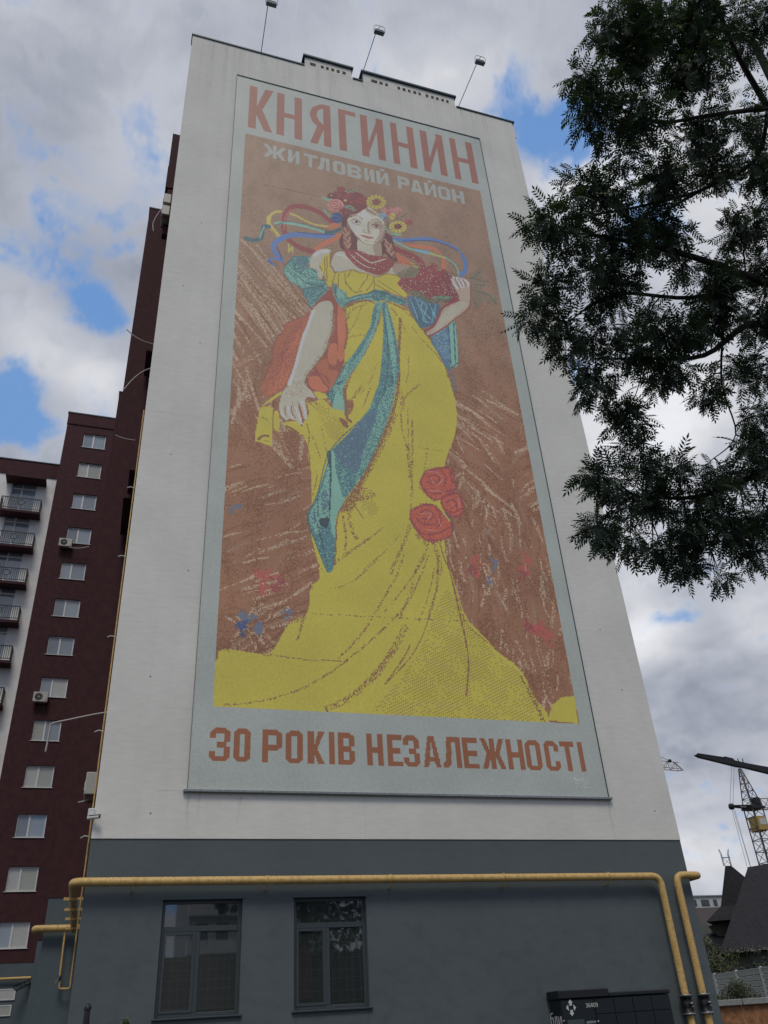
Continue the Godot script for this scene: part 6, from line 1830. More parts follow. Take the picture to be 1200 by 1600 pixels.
	leaf_cloud(sh, "foliage", [[Vector3(1.05, 0.6, 0.9), 0.3], [Vector3(1.03, 1.2, 0.9), 0.26], [Vector3(1.05, 1.65, 0.9), 0.19], [Vector3(1.04, 1.92, 0.9), 0.11], [Vector3(1.06, 2.03, 0.9), 0.06]], 2600.0, blade_mesh(0.07, 0.018), leaf_mat(Color(0.1, 0.17, 0.04)), 50)
	part("stem", MB.new().tube([Vector3(1.05, 0, 0.9), Vector3(1.05, 1.9, 0.9)], [0.02, 0.006], 6), M.bark, sh)


# ------------------------------------------------------------------ parcel locker
func words(called: String, text: String, size: float, at: Vector3, turn: Basis, m: Material, parent: Node3D) -> void:
	var t := TextMesh.new()
	var f := SystemFont.new()
	f.font_names = PackedStringArray(["Droid Sans"])
	f.font_weight = 400
	t.font = f
	t.text = text
	t.font_size = 64
	t.pixel_size = size / 64.0
	t.depth = 0.004
	var o := MeshInstance3D.new()
	o.name = called
	o.mesh = t
	o.material_override = m
	parent.add_child(o, true)
	o.transform = Transform3D(turn, at - parent.global_position)


func parcel_locker() -> void:
	var x0 := 10.4
	var x1 := 13.23
	var zf := 0.6
	var o := thing("parcel_locker", "black parcel locker with white arrow emblem against the grey base", "parcel locker", Vector3(11.8, 0, 0.3))
	part("body", MB.new().soft(Vector3((x0 + x1) / 2, 0.985, 0.32), Vector3(x1 - x0, 1.93, 0.54), 0.012), M.locker, o)
	part("roof", MB.new().soft(Vector3(11.0, 2.045, 0.335), Vector3(1.28, 0.17, 0.62), 0.02), M.locker_roof, o)
	part("roof", MB.new().soft(Vector3(12.46, 2.0, 0.33), Vector3(1.62, 0.09, 0.6), 0.02), M.locker_roof, o)
	# doors in four columns; the left part holds the emblem and the control panel
	var w := (x1 - 11.24) / 4
	for c in 4:
		for r in 6:
			var y1 := 1.93 - r * 0.3
			part("door", MB.new().soft(Vector3(11.24 + w * (c + 0.5), y1 - 0.145, zf), Vector3(w - 0.012, 0.285, 0.03), 0.006), M.locker, o)
	part("front_panel", MB.new().soft(Vector3((x0 + 11.23) / 2, 0.98, zf), Vector3(11.23 - x0 - 0.02, 1.9, 0.03), 0.006), M.locker, o)
	var cx := 10.63
	var cy := 1.79
	var zz := zf + 0.016
	var e := MB.new()
	for s in [1, -1]:
		e.plate(PackedVector2Array([Vector2(0, s * 0.16), Vector2(0.06, s * 0.095), Vector2(0.03, s * 0.095), Vector2(0.03, s * 0.042), Vector2(-0.03, s * 0.042), Vector2(-0.03, s * 0.095), Vector2(-0.06, s * 0.095)]), Vector3(cx, cy, zz), Vector3.RIGHT, Vector3.UP, 0.004)
		e.plate(PackedVector2Array([Vector2(s * 0.125, 0), Vector2(s * 0.065, 0.062), Vector2(s * 0.065, -0.062)]), Vector3(cx, cy, zz), Vector3.RIGHT, Vector3.UP, 0.004)
	part("emblem", e, M.print, o)
	words("number", "36409", 0.115, Vector3(11.16, 1.815, zz + 0.001), Basis(), M.print, o)
	part("screen", MB.new().soft(Vector3(10.7, 1.46, zf + 0.01), Vector3(0.42, 0.2, 0.03), 0.005), M.screen, o)
	part("scanner", MB.new().soft(Vector3(11.08, 1.49, zf + 0.01), Vector3(0.24, 0.05, 0.03), 0.005), M.steel, o)
	part("indicator", MB.new().lathe(Vector3(11.26, 1.5, zf + 0.016), [[0.018, 0.0], [0.016, 0.006], [0.0, 0.007]], 10, Vector3.BACK), M.print, o)
	words("lettering", "бли-", 0.34, Vector3(x0 - 0.004, 1.58, 0.33), Basis(Vector3.UP, -PI / 2), M.print, o)


# ------------------------------------------------------------------ foliage
func leaf_mat(c: Color, back := 0.25) -> StandardMaterial3D:
	var m := mat("leaves", c, 0.55)
	m.vertex_color_use_as_albedo = true
	m.backlight_enabled = true
	m.backlight = Color(back, back * 1.1, back * 0.5)
	return m


func blade_mesh(l: float, w: float) -> ArrayMesh:
	var b := MB.new()
	for s in [-1, 1]:
		var side := Vector3(s * w, -l * 0.04, l * 0.45)
		b.tri(Vector3.ZERO, side, Vector3(0, l * 0.03, l * 0.5)).tri(side, Vector3(0, -l * 0.05, l), Vector3(0, l * 0.03, l * 0.5))
	return b.mesh()


# a feathered leaf: pairs of narrow leaflets along a stalk and one at its end
func ash_leaf(l: float, pairs: int, droop: float) -> ArrayMesh:
	var b := MB.new()
	var ll := l * 0.36
	var put := func(o: Vector3, dir: Vector3, size: float) -> void:
		var side := dir.cross(Vector3.UP).normalized()
		var nrm := side.cross(dir).normalized()
		var m := o + dir * size * 0.42
		var tip := o + dir * size - nrm * size * 0.1
		for s in [-1, 1]:
			var q: Vector3 = m + side * s * size * 0.17 - nrm * size * 0.03
			b.tri(o, q, m + nrm * size * 0.02)
			b.tri(q, tip, m + nrm * size * 0.02)
	var pos := func(t: float) -> Vector3:
		return Vector3(0, -droop * l * t * t, l * t)
	for k in pairs:
		var t := 0.25 + 0.62 * k / (pairs - 1)
		var p: Vector3 = pos.call(t)
		for s in [-1, 1]:
			put.call(p, Vector3(s * 0.86, -0.22 - droop * 0.3, 0.55).normalized(), ll * (1.0 - 0.25 * absf(t - 0.55)))
	put.call(pos.call(0.95), Vector3(0, -0.3 - droop, 1).normalized(), ll)
	b.tube([pos.call(0.0), pos.call(0.5), pos.call(0.97)], 0.0018, 3, false)
	return b.mesh()


# strews leaves through balls; [centre, radius] each
func leaf_cloud(parent: Node3D, called: String, balls: Array, per_area: float, mesh: Mesh, m: Material, sd: int, flat := 0.85, hang := 0.3) -> void:
	var r := RandomNumberGenerator.new()
	r.seed = sd
	var xf := []
	var cols := []
	var tone := FastNoiseLite.new()
	tone.seed = sd
	tone.frequency = 0.9
	for c in balls:
		var n := int(per_area * c[1] * c[1] * PI)
		for k in n:
			var v := Vector3(r.randfn(), r.randfn(), r.randfn()).normalized()
			var q := pow(r.randf(), 0.45)
			if r.randf() < 0.12:
				q *= r.randf_range(1.0, 1.3)
			var p: Vector3 = c[0] + Vector3(v.x, v.y * flat, v.z) * c[1] * q
			var dir := (v * 0.8 + Vector3(r.randfn(), r.randfn() - hang, r.randfn()) * 0.75).normalized()
			var up := Vector3(r.randfn() * 0.5, 1.0, r.randfn() * 0.5).normalized()
			var x := up.cross(dir).normalized()
			var b := Basis(x, dir.cross(x), dir).scaled(Vector3.ONE * r.randf_range(0.75, 1.2))
			xf.append(Transform3D(b, p - parent.global_position))
			var t := r.randf_range(0.65, 1.25) * (1.0 + 0.3 * tone.get_noise_3dv(p * 2.0))
			cols.append(Color(t * r.randf_range(0.85, 1.25), t, t * r.randf_range(0.8, 1.3)))
	var mm := MultiMesh.new()
	mm.transform_format = MultiMesh.TRANSFORM_3D
	mm.use_colors = true
	mm.mesh = mesh
	mm.instance_count = xf.size()
	for k in xf.size():
		mm.set_instance_transform(k, xf[k])
		mm.set_instance_color(k, cols[k])
	var o := MultiMeshInstance3D.new()
	o.name = called
	o.multimesh = mm
	o.material_override = m
	o.set_meta("kind", "stuff")
	parent.add_child(o, true)


func ash_tree() -> void:
	var clumps := [
		[Vector3(4.87, 10.74, 16.24), 0.345],
		[Vector3(5.69, 11.27, 16.26), 0.486],
		[Vector3(6.66, 11.61, 16.20), 0.384],
		[Vector3(4.65, 10.22, 16.07), 0.309],
		[Vector3(5.63, 10.72, 15.87), 0.455],
		[Vector3(6.75, 10.69, 15.62), 0.256],
		[Vector3(4.27, 9.74, 15.86), 0.209],
		[Vector3(4.06, 9.81, 15.96), 0.109],
		[Vector3(4.12, 9.48, 15.76), 0.120],
		[Vector3(4.82, 9.67, 15.76), 0.309],
		[Vector3(5.86, 10.27, 15.53), 0.368],
		[Vector3(6.85, 10.22, 15.34), 0.320],
		[Vector3(4.66, 9.22, 15.65), 0.176],
		[Vector3(4.46, 9.50, 15.77), 0.192],
		[Vector3(4.31, 10.34, 16.15), 0.089],
		[Vector3(4.40, 10.54, 16.31), 0.100],
		[Vector3(4.65, 9.02, 15.26), 0.253],
		[Vector3(5.38, 9.50, 15.22), 0.327],
		[Vector3(6.22, 10.02, 15.24), 0.282],
		[Vector3(4.14, 8.48, 15.22), 0.226],
		[Vector3(3.84, 8.24, 15.21), 0.136],
		[Vector3(3.64, 8.26, 15.27), 0.067],
		[Vector3(4.10, 8.78, 15.41), 0.075],
		[Vector3(4.31, 8.80, 15.37), 0.120],
		[Vector3(4.76, 8.66, 14.94), 0.370],
		[Vector3(5.57, 9.09, 14.88), 0.330],
		[Vector3(6.70, 9.42, 15.00), 0.313],
		[Vector3(7.00, 9.10, 14.77), 0.253],
		[Vector3(4.07, 8.07, 14.93), 0.242],
		[Vector3(4.64, 8.19, 14.70), 0.338],
		[Vector3(3.83, 7.82, 14.80), 0.138],
		[Vector3(3.81, 7.63, 14.66), 0.085],
		[Vector3(5.36, 8.15, 14.43), 0.235],
		[Vector3(6.14, 8.77, 14.74), 0.291],
		[Vector3(5.75, 8.77, 14.73), 0.180],
		[Vector3(4.05, 7.71, 14.55), 0.163],
		[Vector3(4.23, 7.53, 14.50), 0.196],
		[Vector3(4.53, 7.39, 14.38), 0.187],
		[Vector3(4.64, 7.71, 14.51), 0.256],
		[Vector3(5.22, 7.75, 14.36), 0.230],
		[Vector3(5.72, 7.95, 14.43), 0.306],
		[Vector3(6.30, 8.32, 14.50), 0.352],
		[Vector3(6.96, 8.57, 14.53), 0.313],
		[Vector3(5.54, 7.56, 14.23), 0.081],
		[Vector3(5.73, 7.64, 14.35), 0.105],
		[Vector3(6.23, 7.70, 14.19), 0.144],
		[Vector3(6.19, 7.46, 14.14), 0.083],
		[Vector3(6.93, 7.96, 14.23), 0.248],
		[Vector3(4.62, 7.16, 14.26), 0.077],
		[Vector3(4.94, 6.93, 14.09), 0.111],
		[Vector3(5.16, 6.96, 14.07), 0.090],
		[Vector3(4.91, 7.06, 14.17), 0.056],
		[Vector3(6.84, 7.30, 14.13), 0.108],
		[Vector3(6.66, 7.00, 14.00), 0.119],
		[Vector3(6.96, 7.10, 13.92), 0.213],
		[Vector3(6.38, 6.68, 13.81), 0.141],
		[Vector3(6.93, 6.80, 13.71), 0.273],
		[Vector3(5.31, 6.55, 13.85), 0.124],
		[Vector3(5.07, 6.66, 13.96), 0.078],
		[Vector3(4.83, 6.32, 13.78), 0.143],
		[Vector3(4.62, 6.32, 13.82), 0.065],
		[Vector3(5.78, 6.54, 13.76), 0.230],
		[Vector3(6.26, 6.51, 13.65), 0.294],
		[Vector3(5.05, 6.15, 13.61), 0.189],
		[Vector3(5.48, 6.27, 13.59), 0.273],
		[Vector3(4.78, 5.81, 13.54), 0.076],
		[Vector3(4.74, 5.87, 13.56), 0.054],
		[Vector3(6.00, 6.14, 13.44), 0.337],
		[Vector3(6.71, 6.32, 13.44), 0.330],
		[Vector3(5.18, 5.86, 13.47), 0.133],
		[Vector3(5.54, 5.86, 13.34), 0.182],
		[Vector3(6.11, 5.84, 13.28), 0.209],
		[Vector3(6.44, 5.70, 13.18), 0.129],
		[Vector3(6.99, 6.11, 13.27), 0.231],
		[Vector3(7.11, 6.53, 13.47), 0.245],
		[Vector3(5.82, 5.76, 13.25), 0.104],
	]
	var limbs := [
		[[Vector3(7.81, 9.72, 15.34), 0.075], [Vector3(6.85, 10.73, 15.81), 0.050], [Vector3(6.19, 11.26, 16.18), 0.035], [Vector3(5.71, 11.94, 16.59), 0.020]],
		[[Vector3(7.94, 8.73, 14.73), 0.090], [Vector3(6.88, 8.82, 14.79), 0.060], [Vector3(5.61, 8.77, 14.94), 0.040], [Vector3(4.57, 8.65, 14.99), 0.025], [Vector3(3.93, 8.40, 15.10), 0.010]],
		[[Vector3(8.01, 8.20, 14.40), 0.080], [Vector3(6.83, 8.33, 14.58), 0.050], [Vector3(6.08, 7.85, 14.36), 0.035], [Vector3(5.23, 7.66, 14.31), 0.022], [Vector3(4.61, 7.48, 14.35), 0.010]],
		[[Vector3(8.20, 7.28, 13.98), 0.070], [Vector3(7.07, 6.82, 13.77), 0.050], [Vector3(6.07, 6.40, 13.64), 0.030], [Vector3(5.22, 6.28, 13.64), 0.015]],
		[[Vector3(6.85, 10.73, 15.81), 0.040], [Vector3(5.96, 10.33, 15.72), 0.030], [Vector3(5.06, 9.84, 15.71), 0.020], [Vector3(4.27, 9.74, 15.86), 0.008]],
		[[Vector3(6.88, 8.82, 14.79), 0.045], [Vector3(5.93, 8.48, 14.61), 0.030], [Vector3(4.78, 8.12, 14.71), 0.020], [Vector3(4.18, 7.67, 14.57), 0.008]],
		[[Vector3(6.19, 11.26, 16.18), 0.030], [Vector3(5.46, 10.87, 16.04), 0.020], [Vector3(4.67, 10.53, 16.15), 0.008]],
		[[Vector3(6.32, 8.15, 14.52), 0.020], [Vector3(6.38, 7.63, 14.19), 0.014], [Vector3(6.56, 7.10, 13.97), 0.010], [Vector3(6.22, 6.78, 13.82), 0.006]],
		[[Vector3(5.25, 7.66, 14.31), 0.012], [Vector3(5.20, 7.39, 14.24), 0.008], [Vector3(5.09, 7.12, 14.15), 0.006], [Vector3(5.00, 6.95, 14.07), 0.003]],
		[[Vector3(6.04, 9.75, 15.12), 0.030], [Vector3(5.21, 9.24, 15.11), 0.020], [Vector3(4.21, 8.59, 15.20), 0.007]],
		[[Vector3(6.85, 10.73, 15.81), 0.030], [Vector3(6.78, 10.21, 15.43), 0.030], [Vector3(6.04, 9.75, 15.12), 0.025], [Vector3(5.54, 9.34, 15.04), 0.015]],
	]
	var o := thing("ash_tree", "large dark ash tree whose leafy branches hang over the right edge", "tree", Vector3(8.6, 0, 16.4))
	var trunk := [Vector3(8.6, 0, 16.4), Vector3(8.55, 2.0, 16.35), Vector3(8.45, 4.5, 16.1), Vector3(8.3, 7.0, 15.6), Vector3(8.1, 9.0, 15.3), Vector3(7.9, 11.0, 15.4), Vector3(7.6, 13.0, 15.6)]
	part("trunk", MB.new().tube(curve(trunk), range(37).map(func(k): return 0.24 - 0.0055 * k + (0.1 * exp(-k * 0.7))), 12), M.bark, o)
	var nodes := []
	for l in limbs:
		var pts := []
		var start: Vector3 = l[0][0]
		if l[0][1] >= 0.07:
			# joins the trunk below its first point
			pts.append(trunk[3].lerp(trunk[2], clampf((7.4 - start.y) * 0.3 + 0.3, 0.0, 1.0)))
		var rad := []
		if pts.size():
			rad.append(l[0][1] * 1.3)
		for v in l:
			pts.append(v[0])
			rad.append(v[1])
		var c := curve(pts, 5)
		var rr := []
		for k in c.size():
			var u := float(k) / 5.0
			var i := mini(int(u), rad.size() - 2)
			rr.append(lerpf(rad[i], rad[i + 1], u - i) * 0.8)
		part("limb", MB.new().tube(c, rr, 8), M.bark, o)
		for k in c.size():
			nodes.append([c[k], rr[k]])
	# thin branches from the nearest limb out to each spray of leaves
	rng.seed = 9
	var twigs := MB.new()
	var balls := []
	for c in clumps:
		var best := 1e9
		var from: Vector3
		for n in nodes:
			var d: float = n[0].distance_to(c[0])
			if d < best and n[1] > 0.004:
				best = d
				from = n[0]
		var mid: Vector3 = from.lerp(c[0], 0.5) + Vector3(0, 0.12 * best, 0)
		twigs.tube(curve([from, mid, c[0]], 4), range(9).map(func(k): return 0.011 - 0.0009 * k), 5, false)
		for k in 6:
			var v: Vector3 = Vector3(rng.randfn(), rng.randfn(), rng.randfn()).normalized() * c[1] * rng.randf_range(0.6, 1.0)
			var s: Vector3 = mid.lerp(c[0], rng.randf())
			twigs.tube([s, s.lerp(c[0] + v, 0.5) + Vector3(0, 0.03, 0), c[0] + v], [0.006, 0.004, 0.0025], 4, false)
		# each spray is several small tufts with gaps between
		var n := maxi(3, int(c[1] * c[1] * 102))
		for k in n:
			var v: Vector3 = Vector3(rng.randfn(), rng.randfn() * 0.85, rng.randfn()).normalized() * c[1] * sqrt(rng.randf()) * 0.86
			balls.append([c[0] + v, rng.randf_range(0.08, 0.16)])
	var tw := part("twigs", twigs, M.bark, o)
	tw.set_meta("kind", "stuff")
	var m := leaf_mat(Color(0.06, 0.1, 0.062), 0.6)
	leaf_cloud(o, "crown", balls, 290.0, ash_leaf(0.17, 5, 0.25), m, 21, 1.0, 0.35)
	leaf_cloud(o, "crown", balls, 170.0, ash_leaf(0.19, 5, 0.5), m, 22, 1.0, 0.6)
	# the rest of the crown, over the trunk and outside the view
	var rest := []
	for k in 26:
		var a := rng.randf() * TAU
		rest.append([Vector3(9.6 + cos(a) * 1.6, rng.randf_range(6.5, 13.5), 16.4 + sin(a) * 2.0), rng.randf_range(0.5, 0.9)])
	leaf_cloud(o, "crown", rest, 60.0, ash_leaf(0.24, 4, 0.5), m, 23, 1.0, 0.5)


func bush(called: String, label: String, at: Vector3, balls: Array, c: Color, per := 500.0, l := 0.1, category := "bush") -> void:
	var o := thing(called, label, category, at)
	leaf_cloud(o, "foliage", balls, per, blade_mesh(l, l * 0.3), leaf_mat(c), int(at.x * 10))
	var st := MB.new()
	for k in mini(5, balls.size()):
		st.tube([at, at.lerp(balls[k][0], 0.5) + Vector3(0.03, 0, 0), balls[k][0]], [0.05, 0.03, 0.01], 5)
	part("stem", st, M.bark, o)


# ------------------------------------------------------------------ right of the block
func right_side() -> void:
	# fence of level sheets between posts, standing on the raised ground
	var a := Vector3(34.6, 1.6, -28.0)
	var d := (Vector3(33.06, 1.6, -20.27) - Vector3(34.04, 1.6, -25.3)).normalized()
	var o := thing("sheet_fence", "grey fence of ribbed horizontal sheets above the retaining wall", "fence", a)
	var turn := Basis(Vector3.UP, atan2(d.x, d.z))
	var top := 3.2
	for k in 7:
		var p := a + d * (k * 2.62 + 0.15)
		part("post", MB.new().box(Vector3(p.x, (1.6 + top + 0.08) / 2, p.z), Vector3(0.12, top + 0.08 - 1.6, 0.14), turn), M.fence, o)
	for k in 6:
		var p := a + d * (k * 2.62 + 0.15 + 1.31)
		for r in 6:
			var y := top - 0.14 - r * 0.255
			part("slat", MB.new().box(Vector3(p.x, y, p.z), Vector3(0.05, 0.21, 2.5), turn * Basis(Vector3.BACK, 0.25)), M.fence, o)
		part("top_rail", MB.new().box(Vector3(p.x, top, p.z), Vector3(0.1, 0.06, 2.5), turn), M.steel, o)
	bush("round_bush", "round dark bush on the raised ground before the grey fence", Vector3(25.1, 1.6, -12), [[Vector3(25.1, 2.0, -12), 0.55], [Vector3(24.55, 1.9, -12), 0.42], [Vector3(25.6, 1.85, -12.1), 0.4], [Vector3(25.1, 2.25, -12.1), 0.36], [Vector3(24.8, 2.15, -11.9), 0.34], [Vector3(24.1, 1.8, -12.1), 0.3], [Vector3(26.0, 1.75, -12), 0.22]], Color(0.06, 0.075, 0.03), 1000.0, 0.075)
	bush("leafy_shrub", "tall green shrub behind the fence beside the corner of the block", Vector3(35.4, 1.6, -26.6), [[Vector3(35.4, 3.2, -26.8), 0.9], [Vector3(35.5, 4.2, -26.9), 0.7], [Vector3(35.3, 4.9, -27.0), 0.45], [Vector3(36.2, 3.4, -26.7), 0.75], [Vector3(34.6, 3.6, -27), 0.8], [Vector3(36.6, 4.2, -26.6), 0.4]], Color(0.085, 0.105, 0.035), 260.0, 0.15, "shrub")
	bush("dark_hedge", "dark overgrown hedge in the shade under the big dark roof", Vector3(38.5, 1.6, -25.6), [[Vector3(37.4, 2.9, -25.7), 1.0], [Vector3(38.6, 2.8, -25.5), 1.0], [Vector3(39.8, 2.9, -25.4), 1.0], [Vector3(41, 2.9, -25.4), 1.0], [Vector3(42.4, 2.8, -25.4), 1.0], [Vector3(40.2, 3.5, -25.5), 0.7], [Vector3(38.2, 3.5, -25.7), 0.6]], Color(0.03, 0.04, 0.02), 110.0, 0.2, "hedge")
	# house with two steep dark roofs
	var h := thing("dark_roofed_house", "house with two very steep dark shingle roofs behind the fence", "house", Vector3(44, 1.6, -31))
	part("wall", MB.new().span(39.2, 1.6, -36.5, 51, 4.5, -28.2).span(43.0, 1.6, -39, 47, 6.9, -36.6), M.house_wall, h)
	var big := MB.new()
	var e := [Vector3(36.1, 4.36, -27), Vector3(51, 4.9, -27), Vector3(55, 4.9, -37.5), Vector3(44.6, 4.6, -37.5)]
	var r0 := Vector3(43.2, 9.74, -31)
	var r1 := Vector3(49.5, 10.5, -31.4)
	big.quad(e[0], e[1], r1, r0).tri(e[1], e[2], r1).quad(e[2], e[3], r0, r1).tri(e[3], e[0], r0).quad(e[3], e[2], e[1], e[0])
	part("roof", big, M.roof, h)
	part("eaves_board", MB.new().tube([e[3] + Vector3(0, -0.06, 0), e[0] + Vector3(0, -0.06, 0), e[1] + Vector3(0, -0.06, 0)], 0.08, 5), M.black, h)
	var small := MB.new()
	var tp := [Vector3(44.5, 10.47, -34.9), Vector3(45.05, 10.47, -34.9), Vector3(45.4, 10.47, -35.3), Vector3(44.85, 10.47, -35.3)]
	var md := [Vector3(43.0, 7.75, -34.6), Vector3(47.6, 7.75, -34.2), Vector3(49.4, 7.75, -38.0), Vector3(46.3, 7.75, -38.0)]
	var lo := [Vector3(41.0, 6.72, -34.0), Vector3(49.2, 7.0, -33.6), Vector3(51.6, 7.0, -39.4), Vector3(46.0, 6.8, -39.4)]
	for k in 4:
		var j := (k + 1) % 4
		small.quad(md[k], md[j], tp[j], tp[k]).quad(lo[k], lo[j], md[j], md[k])
	small.quad(tp[0], tp[1], tp[2], tp[3]).quad(lo[3], lo[2], lo[1], lo[0])
	part("roof", small, M.roof, h)
	part("gable_panel", MB.new().plate(PackedVector2Array([Vector2(41.7, 6.5), Vector2(43.4, 6.75), Vector2(43.4, 6.0), Vector2(42.6, 5.6)]), Vector3(0, 0, -34.9), Vector3.RIGHT, Vector3.UP, 0.1), M.house_wall, h)
	part("lean_to_roof", MB.new().quad(Vector3(39.4, 5.1, -33.2), Vector3(42.9, 4.6, -33.2), Vector3(43.5, 5.9, -35), Vector3(40.2, 6.2, -35)), M.black, h)
	var vine := thing("flowering_vine", "pale flowering creeper along the lower edge of the big dark roof", "vine", Vector3(40, 4.5, -26.9))
	var vb := []
	rng.seed = 15
	for k in 16:
		vb.append([Vector3(37.4 + k * 0.42, 4.42 + k * 0.014 + rng.randf_range(-0.1, 0.12), -26.8), rng.randf_range(0.12, 0.24)])
	leaf_cloud(vine, "foliage", vb, 300.0, blade_mesh(0.13, 0.04), leaf_mat(Color(0.17, 0.17, 0.13)), 16)
	var fr := thing("roof_frame", "small open metal frame standing on the narrow roof peak", "frame", Vector3(44.8, 10.47, -35.1))
	var fm := MB.new()
	for x in [44.46, 45.08]:
		for z in [-35.0, -34.9]:
			fm.rod(Vector3(x, 10.47, z), Vector3(x - 0.02, 11.3, z), 0.025).rod(Vector3(x - 0.02, 11.3, z), Vector3(x + (0.12 if x > 44.8 else -0.12), 11.62, z), 0.02)
	for y in [11.02, 11.05]:
		fm.rod(Vector3(44.42, y, -34.9), Vector3(45.12, y, -34.9), 0.02)
	fm.rod(Vector3(44.42, 10.5, -34.9), Vector3(45.12, 11.02, -34.9), 0.015).rod(Vector3(45.12, 10.5, -34.9), Vector3(44.42, 11.02, -34.9), 0.015)
	part("bars", fm, M.steel, fr)
	# farther off
	var f := thing("white_building", "distant white flat-roofed building seen past the block's corner", "building", Vector3(90, 1.6, -95))
	part("wall", MB.new().span(80, 1.6, -110, 100, 15.3, -90), M.far_white, f)
	part("roof_edge", MB.new().span(79.8, 15.3, -110, 100.2, 15.45, -89.8), M.stone, f)
	for s in [[83.4, 84.75], [85.5, 86.1], [81.3, 82.6], [87.5, 89]]:
		for y in [14.05, 10.8]:
			var w := part("window", MB.new().span(s[0], y, -89.99, s[1], y + 0.85, -89.95), M.frame_dark, f)
			part("pane", MB.new().span(s[0] + 0.08, y + 0.08, -89.94, s[1] - 0.08, y + 0.77, -89.92), M.pane_dark, w)
	var g := thing("brown_roofed_house", "brown roofed house between the block and the steep dark roofs", "house", Vector3(62, 1.6, -62))
	part("wall", MB.new().span(56, 1.6, -68, 70, 8.0, -61.5), M.house_wall, g)
	part("roof", MB.new().quad(Vector3(55, 7.6, -60.4), Vector3(71, 7.6, -60.4), Vector3(70, 11.0, -64), Vector3(56, 10.9, -64)).quad(Vector3(71, 7.6, -68), Vector3(55, 7.6, -68), Vector3(56, 10.9, -64), Vector3(70, 11.0, -64)).tri(Vector3(55, 7.6, -68), Vector3(55, 7.6, -60.4), Vector3(56, 10.9, -64)).tri(Vector3(71, 7.6, -60.4), Vector3(71, 7.6, -68), Vector3(70, 11, -64)), M.brown_roof, g)


# ------------------------------------------------------------------ tower cranes
func truss(b: MB, a: Vector3, c: Vector3, w: float, h: float, n: int, r: float) -> void:
	var d := (c - a).normalized()
	var s := d.cross(Vector3.UP).normalized() * w / 2
	var u := s.cross(d).normalized() * h
	var p: Vector3
	b.rod(a + s, c + s, r, 5).rod(a - s, c - s, r, 5).rod(a + u, c + u, r, 5)
	for k in n:
		p = a.lerp(c, float(k) / n)
		var q := a.lerp(c, (k + 0.5) / n)
		var e := a.lerp(c, (k + 1.0) / n)
		for t in [s, -s]:
			b.rod(p + t, q + u, r * 0.6, 4).rod(q + u, e + t, r * 0.6, 4)
		b.rod(p + s, p - s, r * 0.6, 4)


func mast(b: MB, x0: float, x1: float, z0: float, z1: float, y0: float, y1: float, n: int) -> void:
	var c := [Vector3(x0, 0, z0), Vector3(x1, 0, z0), Vector3(x1, 0, z1), Vector3(x0, 0, z1)]
	for k in 4:
		b.rod(c[k] + Vector3(0, y0, 0), c[k] + Vector3(0, y1, 0), 0.09, 5)
	for s in n:
		var ya := lerpf(y0, y1, float(s) / n)
		var yb := lerpf(y0, y1, (s + 1.0) / n)
		for k in 4:
			var p: Vector3 = c[k]
			var q: Vector3 = c[(k + 1) % 4]
			b.rod(p + Vector3(0, ya, 0), q + Vector3(0, ya, 0), 0.05, 4)
			if s % 2 == 0:
				b.rod(p + Vector3(0, ya, 0), q + Vector3(0, yb, 0), 0.05, 4)
			else:
				b.rod(q + Vector3(0, ya, 0), p + Vector3(0, yb, 0), 0.05, 4)


